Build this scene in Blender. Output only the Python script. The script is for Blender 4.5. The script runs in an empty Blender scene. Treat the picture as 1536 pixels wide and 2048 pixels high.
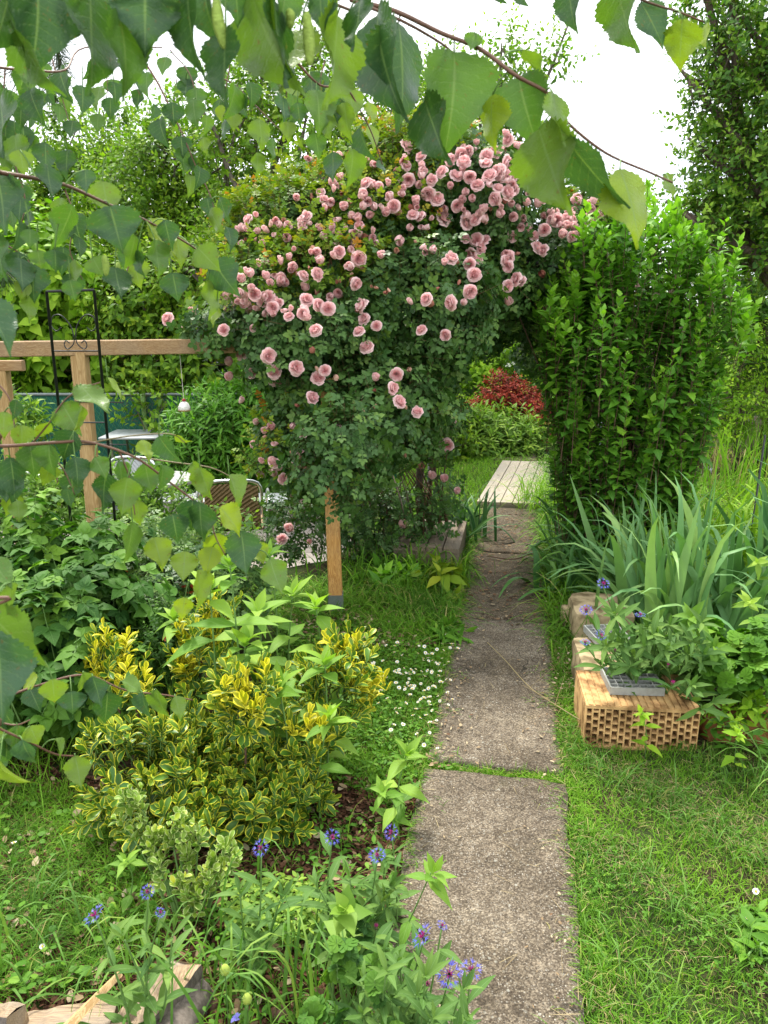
import bpy, math, random
import numpy as np
from mathutils import Vector
R = math.radians
rng = np.random.default_rng(7)
random.seed(7)
scene = bpy.context.scene
COL = scene.collection

# ------------------------------------------------------------------ camera, sky, sun, exposure
CAM_H, PITCH, F = 1.65, R(14.6), 1540.0
cam_d = bpy.data.cameras.new('camera'); cam = bpy.data.objects.new('camera', cam_d); COL.objects.link(cam)
cam.location = (0, 0, CAM_H); cam.rotation_euler = (R(90) - PITCH, 0, 0)
cam_d.sensor_fit = 'HORIZONTAL'; cam_d.sensor_width = 36; cam_d.lens = 36 * F / 1536
cam_d.clip_start = 0.02; cam_d.clip_end = 800
cam_d.dof.use_dof = True; cam_d.dof.focus_distance = 3.4; cam_d.dof.aperture_fstop = 26
scene.camera = cam
scene.view_settings.view_transform = 'Standard'; scene.view_settings.look = 'None'
scene.view_settings.exposure = 1.42; scene.view_settings.gamma = 1
SUN_EL, SUN_AZ = R(58), R(-20)
w = bpy.data.worlds.new('World'); scene.world = w; w.use_nodes = True
nt = w.node_tree; nt.nodes.clear()
def WN(t): return nt.nodes.new(t)
sky = WN('ShaderNodeTexSky'); sky.sky_type = 'NISHITA'; sky.sun_disc = False; sky.sun_elevation = SUN_EL; sky.sun_rotation = SUN_AZ
tc = WN('ShaderNodeTexCoord'); noi = WN('ShaderNodeTexNoise'); noi.inputs['Scale'].default_value = 1.6; noi.inputs['Detail'].default_value = 5
mp = WN('ShaderNodeMapping'); mp.inputs['Scale'].default_value = (1, 1, 2.5); mp.inputs['Location'].default_value = (.3, .2, .6)
nt.links.new(tc.outputs['Generated'], mp.inputs[0]); nt.links.new(mp.outputs[0], noi.inputs[0])
rmp = WN('ShaderNodeValToRGB'); rmp.color_ramp.elements[0].position = .35; rmp.color_ramp.elements[0].color = (.78, .83, .9, 1)
rmp.color_ramp.elements[1].position = .62; rmp.color_ramp.elements[1].color = (1, 1, .97, 1)
nt.links.new(noi.outputs[0], rmp.inputs[0])
gain = WN('ShaderNodeVectorMath'); gain.operation = 'SCALE'; gain.inputs[3].default_value = 9.0
nt.links.new(rmp.outputs[0], gain.inputs[0])
mx = WN('ShaderNodeMix'); mx.data_type = 'RGBA'; mx.inputs[0].default_value = .94
nt.links.new(sky.outputs[0], mx.inputs[6]); nt.links.new(gain.outputs[0], mx.inputs[7])
bg = WN('ShaderNodeBackground'); bg.inputs[1].default_value = 0.11; wo = WN('ShaderNodeOutputWorld')
nt.links.new(mx.outputs[2], bg.inputs[0]); nt.links.new(bg.outputs[0], wo.inputs[0])
sl = bpy.data.lights.new('sun', 'SUN'); sl.energy = 2.6; sl.angle = R(11); sl.color = (1, .95, .86)
so = bpy.data.objects.new('sun', sl); COL.objects.link(so); so.rotation_euler = (R(90) - SUN_EL, 0, R(180) - SUN_AZ + R(0))
scene.cycles.max_bounces = 6; scene.cycles.diffuse_bounces = 2; scene.cycles.glossy_bounces = 2
scene.cycles.transmission_bounces = 4; scene.cycles.transparent_max_bounces = 6; scene.cycles.caustics_reflective = False

# ------------------------------------------------------------------ placing helpers (photo-sized 1536 x 2048)
cp, sp = math.cos(PITCH), math.sin(PITCH)
def ray(px, py):
    x = (px - 768) / F; v = -(py - 1024) / F
    return np.array([x, cp + v * sp, -sp + v * cp])
CAMP = np.array([0, 0, CAM_H])
def P(px, py, Y):
    d = ray(px, py); return CAMP + d * (Y / d[1])
def G(px, py, z=0.0):
    d = ray(px, py); return CAMP + d * ((z - CAM_H) / d[2])
def depth(p): return (p[1]) * cp - (p[2] - CAM_H) * sp
def nrmz(a):
    return a / np.maximum(np.linalg.norm(a, axis=-1, keepdims=True), 1e-9)

# ------------------------------------------------------------------ objects
def tag(o, label=None, cat=None, group=None, kind=None):
    if label: o['label'] = label
    if cat: o['category'] = cat
    if group: o['group'] = group
    if kind: o['kind'] = kind
    return o
def thing(name, label, cat, loc=(0, 0, 0), group=None):
    o = bpy.data.objects.new(name, None); COL.objects.link(o); o.location = tuple(float(v) for v in loc)
    o.empty_display_size = .1
    return tag(o, label, cat, group)
def world_loc(o):
    v = np.zeros(3)
    while o is not None:
        v = v + np.array(o.location); o = o.parent
    return v
class Acc:
    """collects quads with three numbers per vertex: rnd, edge, along"""
    def __init__(s): s.V = []; s.F = []; s.r = []; s.e = []; s.t = []; s.n = 0
    def add(s, V, Fq, r, e=None, t=None):
        V = np.asarray(V, float).reshape(-1, 3); m = len(V)
        s.V.append(V); s.F.append(np.asarray(Fq, np.int64).reshape(-1, 4) + s.n); s.n += m
        s.r.append(np.broadcast_to(np.asarray(r, float), (m,)))
        s.e.append(np.broadcast_to(np.asarray(0 if e is None else e, float), (m,)))
        s.t.append(np.broadcast_to(np.asarray(0 if t is None else t, float), (m,)))
    def mesh(s, name, mat, origin=(0, 0, 0), smooth=True):
        me = bpy.data.meshes.new(name)
        V = np.concatenate(s.V) - np.asarray(origin); Q = np.concatenate(s.F)
        me.vertices.add(len(V)); me.vertices.foreach_set('co', V.astype(np.float32).ravel())
        me.loops.add(Q.size); me.polygons.add(len(Q))
        me.loops.foreach_set('vertex_index', Q.astype(np.int32).ravel())
        me.polygons.foreach_set('loop_start', np.arange(0, Q.size, 4, dtype=np.int32))
        for k, a in (('rnd', s.r), ('edge', s.e), ('along', s.t)):
            me.attributes.new(k, 'FLOAT', 'POINT').data.foreach_set('value', np.concatenate(a).astype(np.float32))
        me.update(calc_edges=True); me.validate()
        if smooth: me.shade_smooth()
        else: me.shade_flat()
        me.materials.append(mat)
        return me
    def build(s, name, mat, parent=None, loc=None, smooth=True):
        if not s.V: return None
        org = world_loc(parent) if parent else (np.asarray(loc, float) if loc is not None else np.zeros(3))
        o = bpy.data.objects.new(name, s.mesh(name, mat, org, smooth)); COL.objects.link(o)
        if parent: o.parent = parent
        elif loc is not None: o.location = tuple(float(v) for v in loc)
        return o
def children(o): return [c for c in bpy.data.objects if c.parent == o]
def copy_tree(o, parent=None):
    c = o.copy(); COL.objects.link(c)
    if parent: c.parent = parent
    for ch in children(o): copy_tree(ch, c)
    return c

# ------------------------------------------------------------------ materials
def new_mat(name):
    m = bpy.data.materials.new(name); m.use_nodes = True; m.node_tree.nodes.clear(); return m, m.node_tree
class NB:
    def __init__(s, nt): s.nt = nt
    def n(s, t, **kw):
        x = s.nt.nodes.new(t)
        for k, v in kw.items(): setattr(x, k, v)
        return x
    def put(s, node, i, v):
        if isinstance(v, bpy.types.NodeSocket): s.nt.links.new(v, node.inputs[i])
        else: node.inputs[i].default_value = v
    def attr(s, name): return s.n('ShaderNodeAttribute', attribute_name=name).outputs['Fac']
    def math(s, op, a, b=0.0, c=0.0, clamp=False):
        x = s.n('ShaderNodeMath', operation=op, use_clamp=clamp); s.put(x, 0, a); s.put(x, 1, b)
        if op in ('SMOOTH_MIN', 'MULTIPLY_ADD', 'COMPARE'): s.put(x, 2, c)
        return x.outputs[0]
    def step(s, v, a, b):
        x = s.n('ShaderNodeMapRange', interpolation_type='SMOOTHSTEP'); s.put(x, 0, v); s.put(x, 1, a); s.put(x, 2, b); return x.outputs[0]
    def mix(s, f, a, b, blend='MIX'):
        x = s.n('ShaderNodeMix', data_type='RGBA', blend_type=blend); s.put(x, 0, f)
        s.put(x, 6, c4(a)); s.put(x, 7, c4(b)); return x.outputs[2]
    def ramp(s, f, stops):
        x = s.n('ShaderNodeValToRGB'); s.put(x, 0, f); el = x.color_ramp.elements
        while len(el) < len(stops): el.new(.5)
        for i, (p, c) in enumerate(stops): el[i].position = p; el[i].color = c4(c)
        return x.outputs[0]
    def coord(s, scale=(1, 1, 1), kind='Object'):
        x = s.n('ShaderNodeTexCoord'); m = s.n('ShaderNodeMapping'); s.nt.links.new(x.outputs[kind], m.inputs[0]); m.inputs['Scale'].default_value = scale
        return m.outputs[0]
    def noise(s, co, scale, detail=3, rough=.55, dist=0.0):
        x = s.n('ShaderNodeTexNoise'); s.put(x, 'Vector', co); x.inputs['Scale'].default_value = scale
        x.inputs['Detail'].default_value = detail; x.inputs['Roughness'].default_value = rough; x.inputs['Distortion'].default_value = dist
        return x.outputs[0]
    def vor(s, co, scale, out='Distance', feature='F1'):
        x = s.n('ShaderNodeTexVoronoi', feature=feature); s.put(x, 'Vector', co); x.inputs['Scale'].default_value = scale; return x.outputs[out]
    def bump(s, h, strength=.3, dist=.01):
        x = s.n('ShaderNodeBump'); s.put(x, 'Height', h); x.inputs['Strength'].default_value = strength; x.inputs['Distance'].default_value = dist; return x.outputs[0]
    def princ(s, col, rough=.6, spec=.4, normal=None, metal=0.0, **kw):
        x = s.n('ShaderNodeBsdfPrincipled'); s.put(x, 'Base Color', c4(col)); s.put(x, 'Roughness', rough)
        s.put(x, 'Specular IOR Level', spec); s.put(x, 'Metallic', metal)
        if normal is not None: s.put(x, 'Normal', normal)
        for k, v in kw.items(): s.put(x, k, v)
        return x.outputs[0]
    def out(s, sh):
        o = s.n('ShaderNodeOutputMaterial'); s.nt.links.new(sh, o.inputs[0])
def c4(c):
    if isinstance(c, bpy.types.NodeSocket): return c
    return (*c, 1) if len(c) == 3 else c
def s2l(r, g, b):
    f = lambda v: (v / 255 / 12.92) if v <= 10 else ((v / 255 + .055) / 1.055) ** 2.4
    return (f(r), f(g), f(b))

def leaf_mat(name, stops, edge=None, elo=.55, ehi=.75, vein=None, trans=.35, rough=.45, spec=.35, tcol=None, side=0, sidef=.3, tmul=(1.25, 1.5, .5), gm=(1.22, 1.06, .68), spots=0):
    m, t = new_mat(name); b = NB(t)
    r = b.attr('rnd'); e = b.attr('edge'); al = b.attr('along')
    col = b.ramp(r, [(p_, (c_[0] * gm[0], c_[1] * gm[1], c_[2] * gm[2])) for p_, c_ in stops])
    co = b.coord()
    nz = b.noise(co, 35, 2)
    col = b.mix(b.math('MULTIPLY', nz, .35), col, b.mix(1.0, col, (.55, .6, .5), 'MULTIPLY'))
    if spots: col = b.mix(b.math('MULTIPLY', b.step(b.noise(co, 260, 2), .66, .72), spots), col, (.16, .1, .03))
    if edge is not None:
        ez = b.math('ADD', e, b.math('MULTIPLY', b.math('SUBTRACT', b.noise(co, 90, 2), .5), .5))
        col = b.mix(b.step(ez, elo, ehi), col, edge)
    nrm = None
    if vein is not None:
        mid = b.step(e, .07, .0)
        f = b.math('MULTIPLY', mid, .6)
        if side:
            wv = b.math('FRACT', b.math('SUBTRACT', b.math('MULTIPLY', al, side), b.math('MULTIPLY', e, 1.6)))
            ln = b.step(b.math('ABSOLUTE', b.math('SUBTRACT', wv, .5)), .1, .0)
            f = b.math('MAXIMUM', f, b.math('MULTIPLY', ln, sidef))
            fine = b.vor(co, 420, 'Distance', 'DISTANCE_TO_EDGE')
            nrm = b.bump(b.math('ADD', b.math('MULTIPLY', ln, -1.0), b.math('MULTIPLY', fine, 2.0)), .35, .0006)
            ne = b.step(b.noise(co, 14, 3), .4, .65)
            col = b.mix(b.math('MULTIPLY', ne, .35), col, b.mix(1.0, col, (1.3, 1.25, .7), 'MULTIPLY'))
        col = b.mix(f, col, vein)
    p = b.princ(col, rough + .08, spec * .55, nrm)
    tr = b.n('ShaderNodeBsdfTranslucent'); tc_ = tcol or b.mix(1.0, col, tmul, 'MULTIPLY'); b.put(tr, 0, c4(tc_))
    ms = b.n('ShaderNodeMixShader'); ms.inputs[0].default_value = trans * .85
    t.links.new(p, ms.inputs[1]); t.links.new(tr.outputs[0], ms.inputs[2]); b.out(ms.outputs[0])
    return m
def plain(name, col, rough=.6, spec=.4, var=.25, scale=20, bump=0.0, metal=0.0, dark=(.6, .58, .55), stretch=(1, 1, 1)):
    m, t = new_mat(name); b = NB(t); co = b.coord(stretch)
    nz = b.noise(co, scale, 5)
    c = b.mix(b.math('MULTIPLY', b.step(nz, .35, .7), var * 2), col, b.mix(1.0, col, dark, 'MULTIPLY'))
    b.out(b.princ(c, rough, spec, b.bump(nz, bump, .004) if bump else None, metal)); return m
def bark(name, c1, c2, scale=30, stretch=(1, 1, .25)):
    m, t = new_mat(name); b = NB(t); co = b.coord(stretch)
    n1 = b.noise(co, scale, 6, .65); n2 = b.noise(co, scale * 4, 3)
    c = b.ramp(b.math('ADD', b.math('MULTIPLY', n1, .75), b.math('MULTIPLY', n2, .25)), [(.35, c1), (.65, c2)])
    b.out(b.princ(c, .85, .2, b.bump(n1, .6, .006))); return m
def wood(name, light, dark, axis='Z', weather=0.0, grey=(.3, .27, .23)):
    st = {'X': (.8, 14, 14), 'Y': (14, .8, 14), 'Z': (14, 14, .8)}[axis]
    m, t = new_mat(name); b = NB(t); co = b.coord(st)
    n1 = b.noise(co, 3, 4, .6, .6); wv = b.math('FRACT', b.math('MULTIPLY', n1, 9.0))
    g = b.step(b.math('ABSOLUTE', b.math('SUBTRACT', wv, .5)), .05, .5)
    c = b.mix(g, dark, light)
    fi = b.noise(b.coord(tuple(v * 4 for v in st)), 8, 3); c = b.mix(b.math('MULTIPLY', fi, .4), c, b.mix(1.0, c, (.7, .65, .6), 'MULTIPLY'))
    big = b.noise(b.coord(), 5, 4)
    kn = b.vor(b.coord({'X': (2.2, 9, 9), 'Y': (9, 2.2, 9), 'Z': (9, 9, 2.2)}[axis]), 1.0); c = b.mix(b.math('MULTIPLY', b.step(kn, .13, .05), .8), c, b.mix(1.0, dark, (.35, .3, .28), 'MULTIPLY'))
    c = b.mix(b.math('MULTIPLY', b.step(b.noise(b.coord(tuple(v * .5 for v in st)), 2.2, 5, .7), .5, .75), .4), c, b.mix(1.0, c, (.5, .47, .46), 'MULTIPLY'))
    if weather: c = b.mix(b.math('MULTIPLY', b.step(big, .3, .65), weather), c, b.mix(fi, grey, b.mix(1.0, grey, (.6, .6, .6), 'MULTIPLY')))
    b.out(b.princ(c, .65, .3, b.bump(b.math('ADD', fi, g), .35, .002))); return m

M = {}
M['birch'] = leaf_mat('birch_leaf', [(0, (.06, .14, .075)), (.2, (.035, .1, .035)), (.45, (.09, .2, .05)), (.68, (.16, .27, .05)), (1, (.27, .38, .03))], gm=(1.05, 1, .9),  # first stop, tone b: blue-grey sky gloss put into the leaf colour
                      vein=(.2, .3, .12), trans=.42, rough=.3, spec=.7, side=8.5, sidef=.2, spots=.6, tmul=(1.15, 1.25, .35))
M['rose'] = leaf_mat('rose_leaf', [(0, (.03, .09, .035)), (.5, (.06, .15, .05)), (1, (.12, .23, .06))], vein=(.12, .22, .08), trans=.22, rough=.38, spec=.45)
M['rose_new'] = leaf_mat('rose_new_leaf', [(0, (.08, .19, .03)), (.5, (.16, .29, .03)), (.88, (.26, .34, .04)), (1, (.34, .18, .05))], trans=.35, tmul=(1.2, 1.2, .4))
M['hib'] = leaf_mat('hibiscus_leaf', [(0, (.055, .18, .03)), (.5, (.11, .3, .04)), (1, (.2, .43, .05))], vein=(.18, .38, .06), trans=.34, rough=.4, spec=.4)
M['euo'] = leaf_mat('variegated_leaf', [(0, (.04, .12, .02)), (.5, (.09, .2, .025)), (1, (.3, .38, .04))], edge=(.68, .66, .05), elo=.62, ehi=.95, gm=(1, 1, .8), trans=.2, rough=.3, spec=.5, tmul=(1, 1, .5))
M['euo2'] = leaf_mat('pale_variegated_leaf', [(0, (.1, .22, .05)), (.7, (.2, .34, .06)), (1, (.42, .48, .08))], edge=(.42, .5, .18), elo=.6, ehi=.85, trans=.2, rough=.35, spec=.45)
M['artichoke'] = leaf_mat('stalk_leaf', [(0, (.06, .17, .035)), (.5, (.11, .26, .05)), (1, (.24, .42, .09))], vein=(.24, .38, .12), trans=.35, rough=.5, side=4.5)
M['corn'] = leaf_mat('cornflower_leaf', [(0, (.04, .12, .04)), (.5, (.08, .18, .06)), (1, (.14, .26, .08))], vein=(.2, .3, .14), trans=.25, rough=.55, spec=.25)
M['rasp'] = leaf_mat('raspberry_leaf', [(0, (.022, .085, .025)), (.5, (.055, .16, .03)), (1, (.13, .28, .04))], vein=(.12, .24, .06), trans=.3, rough=.5, side=7)
M['redleaf'] = leaf_mat('red_young_leaf', [(0, (.3, .05, .02)), (1, (.5, .1, .05))], trans=.35, tmul=(1.2, .9, .7))
M['iris'] = leaf_mat('iris_leaf', [(0, (.06, .18, .06)), (.5, (.13, .29, .1)), (1, (.27, .46, .14))], gm=(1.1, 1, 1), trans=.2, rough=.42, spec=.4)
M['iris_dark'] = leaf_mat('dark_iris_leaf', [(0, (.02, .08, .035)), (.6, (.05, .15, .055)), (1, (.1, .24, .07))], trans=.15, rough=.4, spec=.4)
M['strap'] = leaf_mat('daylily_leaf', [(0, (.12, .28, .03)), (1, (.28, .5, .06))], trans=.35, rough=.45)
M['grass'] = leaf_mat('grass_blade', [(0, (.05, .13, .018)), (.4, (.11, .25, .025)), (.78, (.19, .36, .035)), (.9, (.26, .29, .09)), (1, (.36, .31, .17))], gm=(1.05, 1.05, .8), trans=.32, rough=.55, spec=.25)
M['grass_near'] = leaf_mat('long_grass_blade', [(0, (.05, .14, .04)), (.6, (.1, .24, .06)), (1, (.2, .33, .09))], trans=.3, rough=.5, spec=.3)
M['weed'] = leaf_mat('clover_leaf', [(0, (.045, .15, .02)), (.6, (.09, .24, .03)), (1, (.17, .33, .05))], trans=.3, rough=.5)
M['bright'] = leaf_mat('bright_tree_leaf', [(0, (.1, .24, .02)), (.5, (.19, .4, .035)), (1, (.34, .55, .07))], trans=.4, rough=.45)
M['pear'] = leaf_mat('orchard_leaf', [(0, (.06, .16, .02)), (.5, (.13, .28, .03)), (1, (.28, .44, .05))], trans=.38, rough=.4)
M['darktree'] = leaf_mat('dark_tree_leaf', [(0, (.035, .11, .025)), (.5, (.075, .2, .035)), (1, (.18, .34, .05))], trans=.3, rough=.4)
M['plum'] = leaf_mat('purple_hedge_leaf', [(0, (.02, .008, .012)), (.6, (.05, .018, .022)), (1, (.13, .05, .035))], gm=(1, 1, 1), trans=.2)
M['redbush'] = leaf_mat('red_shrub_leaf', [(0, (.14, .018, .012)), (.4, (.32, .04, .025)), (.85, (.46, .09, .045)), (1, (.3, .35, .04))], gm=(1, 1, 1), trans=.25, tmul=(1.2, .8, .7))
M['herb'] = leaf_mat('perennial_leaf', [(0, (.05, .14, .03)), (.5, (.12, .26, .05)), (1, (.24, .4, .08))], trans=.35)
M['dryleaf'] = leaf_mat('dry_leaf', [(0, (.08, .04, .025)), (.4, (.17, .1, .06)), (.8, (.3, .22, .13)), (1, (.46, .38, .25))], gm=(1, 1, 1), trans=.12, rough=.8, spec=.15, tmul=(1.1, .9, .6))
M['chip'] = leaf_mat('bark_chip', gm=(1, 1, 1), stops=[(0, (.025, .012, .008)), (.5, (.09, .042, .025)), (.85, (.2, .11, .065)), (1, (.34, .22, .13))], trans=.0, rough=.9, spec=.1)
M['straw'] = leaf_mat('dry_stalk', [(0, (.22, .16, .08)), (1, (.42, .34, .18))], gm=(1, 1, 1), trans=.1, rough=.7)
M['petal'] = leaf_mat('rose_petal', [(0, (.9, .42, .44)), (.5, (.97, .58, .6)), (1, (.98, .72, .72))], edge=(.98, .8, .79), elo=.5, ehi=1.2, gm=(1, 1, 1), trans=.42, rough=.55, spec=.2, tmul=(1.0, .85, .84))
M['blue'] = leaf_mat('cornflower_floret', [(0, (.07, .06, .4)), (.6, (.12, .13, .6)), (1, (.3, .27, .75))], gm=(1, 1, 1), trans=.3, rough=.6, tmul=(1, 1, 1.1))
M['magenta'] = leaf_mat('cornflower_centre', [(0, (.25, .01, .12)), (1, (.6, .05, .32))], gm=(1, 1, 1), trans=.2, rough=.6, tmul=(1.1, 1, 1))
M['white'] = leaf_mat('daisy_petal', [(0, (.8, .8, .76)), (1, (.85, .85, .82))], gm=(1, 1, 1), edge=(.82, .6, .05), elo=1.2, ehi=1.3, trans=.2, rough=.6, tmul=(1, 1, 1))
M['yolk'] = plain('daisy_centre', (.75, .5, .05), .7)
M['nigella'] = leaf_mat('seed_pod', [(0, (.25, .4, .1)), (1, (.45, .55, .2))], trans=.3)
M['catkin'] = plain('catkin', (.3, .42, .08), .7, .2, .3, 300, .5)
M['needle'] = leaf_mat('pine_needle', [(0, (.012, .035, .018)), (1, (.04, .09, .035))], trans=.1)
M['stem'] = plain('green_stem', (.13, .24, .06), .6, .3, .2)
M['redstem'] = plain('reddish_stem', (.17, .09, .045), .6, .3, .3)
M['twig'] = plain('brown_twig', (.12, .07, .045), .75, .25, .3, 60)
M['bark'] = bark('tree_bark', (.05, .038, .03), (.17, .13, .1))
M['barkgrey'] = bark('grey_bark', (.08, .065, .055), (.24, .2, .17))
M['barklite'] = bark('light_bark', (.14, .1, .07), (.35, .28, .2), 40)
# concrete of the path: grey-brown aggregate with pale lichen flecks
def concrete(name, tint=(1, 1, 1), shift=0.0):
    m, t = new_mat(name); b = NB(t); co = b.coord(); co2 = b.n('ShaderNodeMapping'); b.put(co2, 0, co); co2.inputs['Location'].default_value = (shift, shift * .7, 0); co = co2.outputs[0]
    big = b.noise(co, 3.2, 5, .6); mid = b.noise(co, 22, 5, .65); fine = b.noise(co, 170, 4, .7)
    base = b.ramp(b.math('ADD', b.math('MULTIPLY', big, .55), b.math('MULTIPLY', mid, .45)), [(.34, (.095, .078, .055)), (.5, (.18, .15, .112)), (.66, (.3, .26, .2))])
    base = b.mix(b.step(fine, .38, .68), b.mix(1.0, base, (.5, .47, .45), 'MULTIPLY'), base)
    v0 = b.n('ShaderNodeTexVoronoi'); b.put(v0, 'Vector', co); v0.inputs['Scale'].default_value = 230
    s0 = b.n('ShaderNodeSeparateColor'); b.put(s0, 0, v0.outputs['Color'])
    base = b.mix(.8, base, b.mix(1.0, base, b.ramp(s0.outputs[0], [(0, (.45, .42, .4)), (.5, (.95, .93, .9)), (1, (2.1, 2.1, 2.05))]), 'MULTIPLY'))
    vo = b.n('ShaderNodeTexVoronoi'); b.put(vo, 'Vector', co); vo.inputs['Scale'].default_value = 150
    sep = b.n('ShaderNodeSeparateColor'); b.put(sep, 0, vo.outputs['Color'])
    pick = b.step(sep.outputs[0], .42, .62); shape = b.step(vo.outputs['Distance'], .42, .26)
    patch = b.step(b.noise(co, 9, 5, .7), .42, .6)
    base = b.mix(b.math('MULTIPLY', b.math('MULTIPLY', pick, shape), b.math('MULTIPLY_ADD', patch, .55, .4)), base, b.mix(sep.outputs[1], (.26, .22, .17), (.46, .43, .37)))
    dk = b.math('MULTIPLY', b.step(sep.outputs[2], .8, .85), shape)
    base = b.mix(b.math('MULTIPLY', dk, .7), base, (.035, .028, .024))
    v2 = b.n('ShaderNodeTexVoronoi'); b.put(v2, 'Vector', co); v2.inputs['Scale'].default_value = 62
    s2 = b.n('ShaderNodeSeparateColor'); b.put(s2, 0, v2.outputs['Color'])
    li = b.math('MULTIPLY', b.math('MULTIPLY', b.step(s2.outputs[0], .74, .9), b.step(b.math('ADD', v2.outputs['Distance'], b.math('MULTIPLY', fine, .35)), .5, .36)), patch)
    base = b.mix(b.math('MULTIPLY', li, .6), base, (.44, .43, .37))
    stn = b.step(b.noise(co, 1.7, 6, .7, .4), .48, .62); base = b.mix(b.math('MULTIPLY', stn, .45), base, b.mix(1.0, base, (.5, .47, .42), 'MULTIPLY'))
    moss = b.step(b.noise(co, 6, 5, .7), .58, .75)
    base = b.mix(b.math('MULTIPLY', moss, .35), base, (.06, .06, .025))
    wc = b.n('ShaderNodeVectorMath', operation='ADD'); b.put(wc, 0, co); nzc = b.n('ShaderNodeTexNoise'); b.put(nzc, 'Vector', co); nzc.inputs['Scale'].default_value = 9; nzc.inputs['Detail'].default_value = 5
    sc_ = b.n('ShaderNodeVectorMath', operation='SCALE'); b.put(sc_, 0, nzc.outputs['Color']); sc_.inputs[3].default_value = .16; b.put(wc, 1, sc_.outputs[0])
    crack = b.math('MULTIPLY', b.step(b.vor(wc.outputs[0], 1.15, 'Distance', 'DISTANCE_TO_EDGE'), .006, .0015), b.step(b.noise(co, 2.6, 3), .45, .55)); base = b.mix(b.math('MULTIPLY', crack, .8), base, (.03, .026, .018))
    pale = b.step(b.noise(co, 4.3, 5, .65), .52, .7); base = b.mix(b.math('MULTIPLY', pale, .3), base, b.mix(1.0, base, (1.7, 1.65, 1.5), 'MULTIPLY'))
    base = b.mix(1.0, base, tint, 'MULTIPLY')
    h = b.math('ADD', b.math('MULTIPLY', fine, .6), b.math('MULTIPLY', b.math('MULTIPLY', pick, shape), .6))
    b.out(b.princ(base, .9, .2, b.bump(h, .7, .004))); return m
M['slab'] = concrete('slab_concrete', (.84, .84, .83)); M['slab_shaded'] = concrete('slab_concrete_shaded', (.66, .64, .58), 3.3)  # far slabs: shade of the plants alongside is darkened into the tint
def ground_mat():
    m, t = new_mat('soil_and_turf'); b = NB(t); co = b.coord()
    n1 = b.noise(co, 2.1, 5, .6); n2 = b.noise(co, 80, 6, .75)
    soil = b.ramp(n2, [(.38, (.016, .01, .007)), (.52, (.055, .034, .022)), (.66, (.13, .085, .055))])
    turf = b.ramp(n2, [(.3, (.02, .04, .01)), (.6, (.055, .085, .022)), (.8, (.12, .12, .045))])
    b.out(b.princ(b.mix(b.step(n1, .35, .6), soil, turf), .95, .1, b.bump(n2, .8, .02))); return m
M['ground'] = ground_mat()
M['paving'] = plain('terrace_paving', (.34, .3, .26), .8, .3, .3, 9)
M['beam'] = wood('pine_beam', (.42, .27, .13), (.3, .17, .07), 'X', .25)
M['post'] = wood('pine_post', (.6, .34, .1), (.42, .2, .05), 'Z', .3, (.36, .26, .14))
M['post2'] = wood('pine_post_pale', (.5, .34, .16), (.36, .22, .09), 'Z')
M['deck'] = wood('weathered_deck', (.46, .4, .3), (.3, .25, .18), 'Y', .7, (.36, .32, .26))
M['deckold'] = wood('weathered_box', (.28, .22, .15), (.16, .12, .08), 'Y', .6, (.2, .17, .13))
M['log'] = wood('split_wood', (.46, .33, .19), (.25, .16, .09), 'X', .6, (.3, .27, .23)); M['log2'] = wood('split_wood_lengthwise', (.42, .3, .17), (.24, .15, .08), 'Y', .6, (.3, .27, .23))
M['splinter'] = wood('fresh_splinter', (.58, .4, .2), (.42, .26, .11), 'Y')
M['brick'] = plain('hollow_brick', (.64, .4, .18), .9, .15, .5, 13, .6, dark=(.3, .25, .22))
M['brickred'] = plain('old_brick', (.3, .13, .055), .95, .1, .5, 16, .6, dark=(.35, .32, .3))
M['stone'] = plain('pale_stone', (.46, .36, .21), .9, .2, .5, 11, .9, dark=(.3, .28, .24))
M['cavity_shade'] = plain('painted_cavity_shade', (.12, .045, .02), .95, .1)  # dark colour stands for the shade inside the brick slots
M['steel'] = plain('galvanised_steel', (.32, .36, .38), .4, .5, .2, 40, 0, .8)
M['alu'] = plain('aluminium_tube', (.62, .64, .66), .3, .5, .1, 40, 0, .9)
M['black'] = plain('black_metal', (.012, .013, .014), .5, .5, .1)
M['whitepaint'] = plain('pale_table_top', (.36, .38, .39), .35, .5, .08)
M['tray'] = plain('grey_plastic', (.34, .35, .33), .5, .4, .2, 60)
M['wicker'] = plain('wicker_weave', (.3, .2, .1), .7, .3, .35, 80, .8)
M['cushion'] = plain('tan_seat', (.5, .3, .13), .7, .3, .2)
M['darkcloth'] = plain('dark_seat', (.03, .035, .04), .7)
M['rail'] = plain('fence_rail', (.3, .33, .34), .45, .5, .2, 20, 0, .5)
M['water'] = plain('pond_water', (.02, .018, .01), .05, .6, .1)
M['roof'] = plain('roof_tiles', (.16, .1, .08), .8); M['wallpaint'] = plain('house_wall', (.45, .52, .53), .8, .2, .1)
M['string'] = plain('string', (.5, .48, .4), .8); M['porcelain'] = plain('white_porcelain', (.75, .74, .7), .3, .5, .1)
M['faded'] = leaf_mat('faded_rose_petal', [(0, (.4, .14, .1)), (.6, (.6, .3, .22)), (1, (.75, .5, .38))], trans=.3, rough=.6, gm=(1, 1, 1), tmul=(1, .8, .7))
M['seeds'] = plain('bird_seed', (.45, .28, .1), .8, .2, .5, 200); M['redcap'] = plain('red_cap', (.35, .03, .03), .5)
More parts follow.
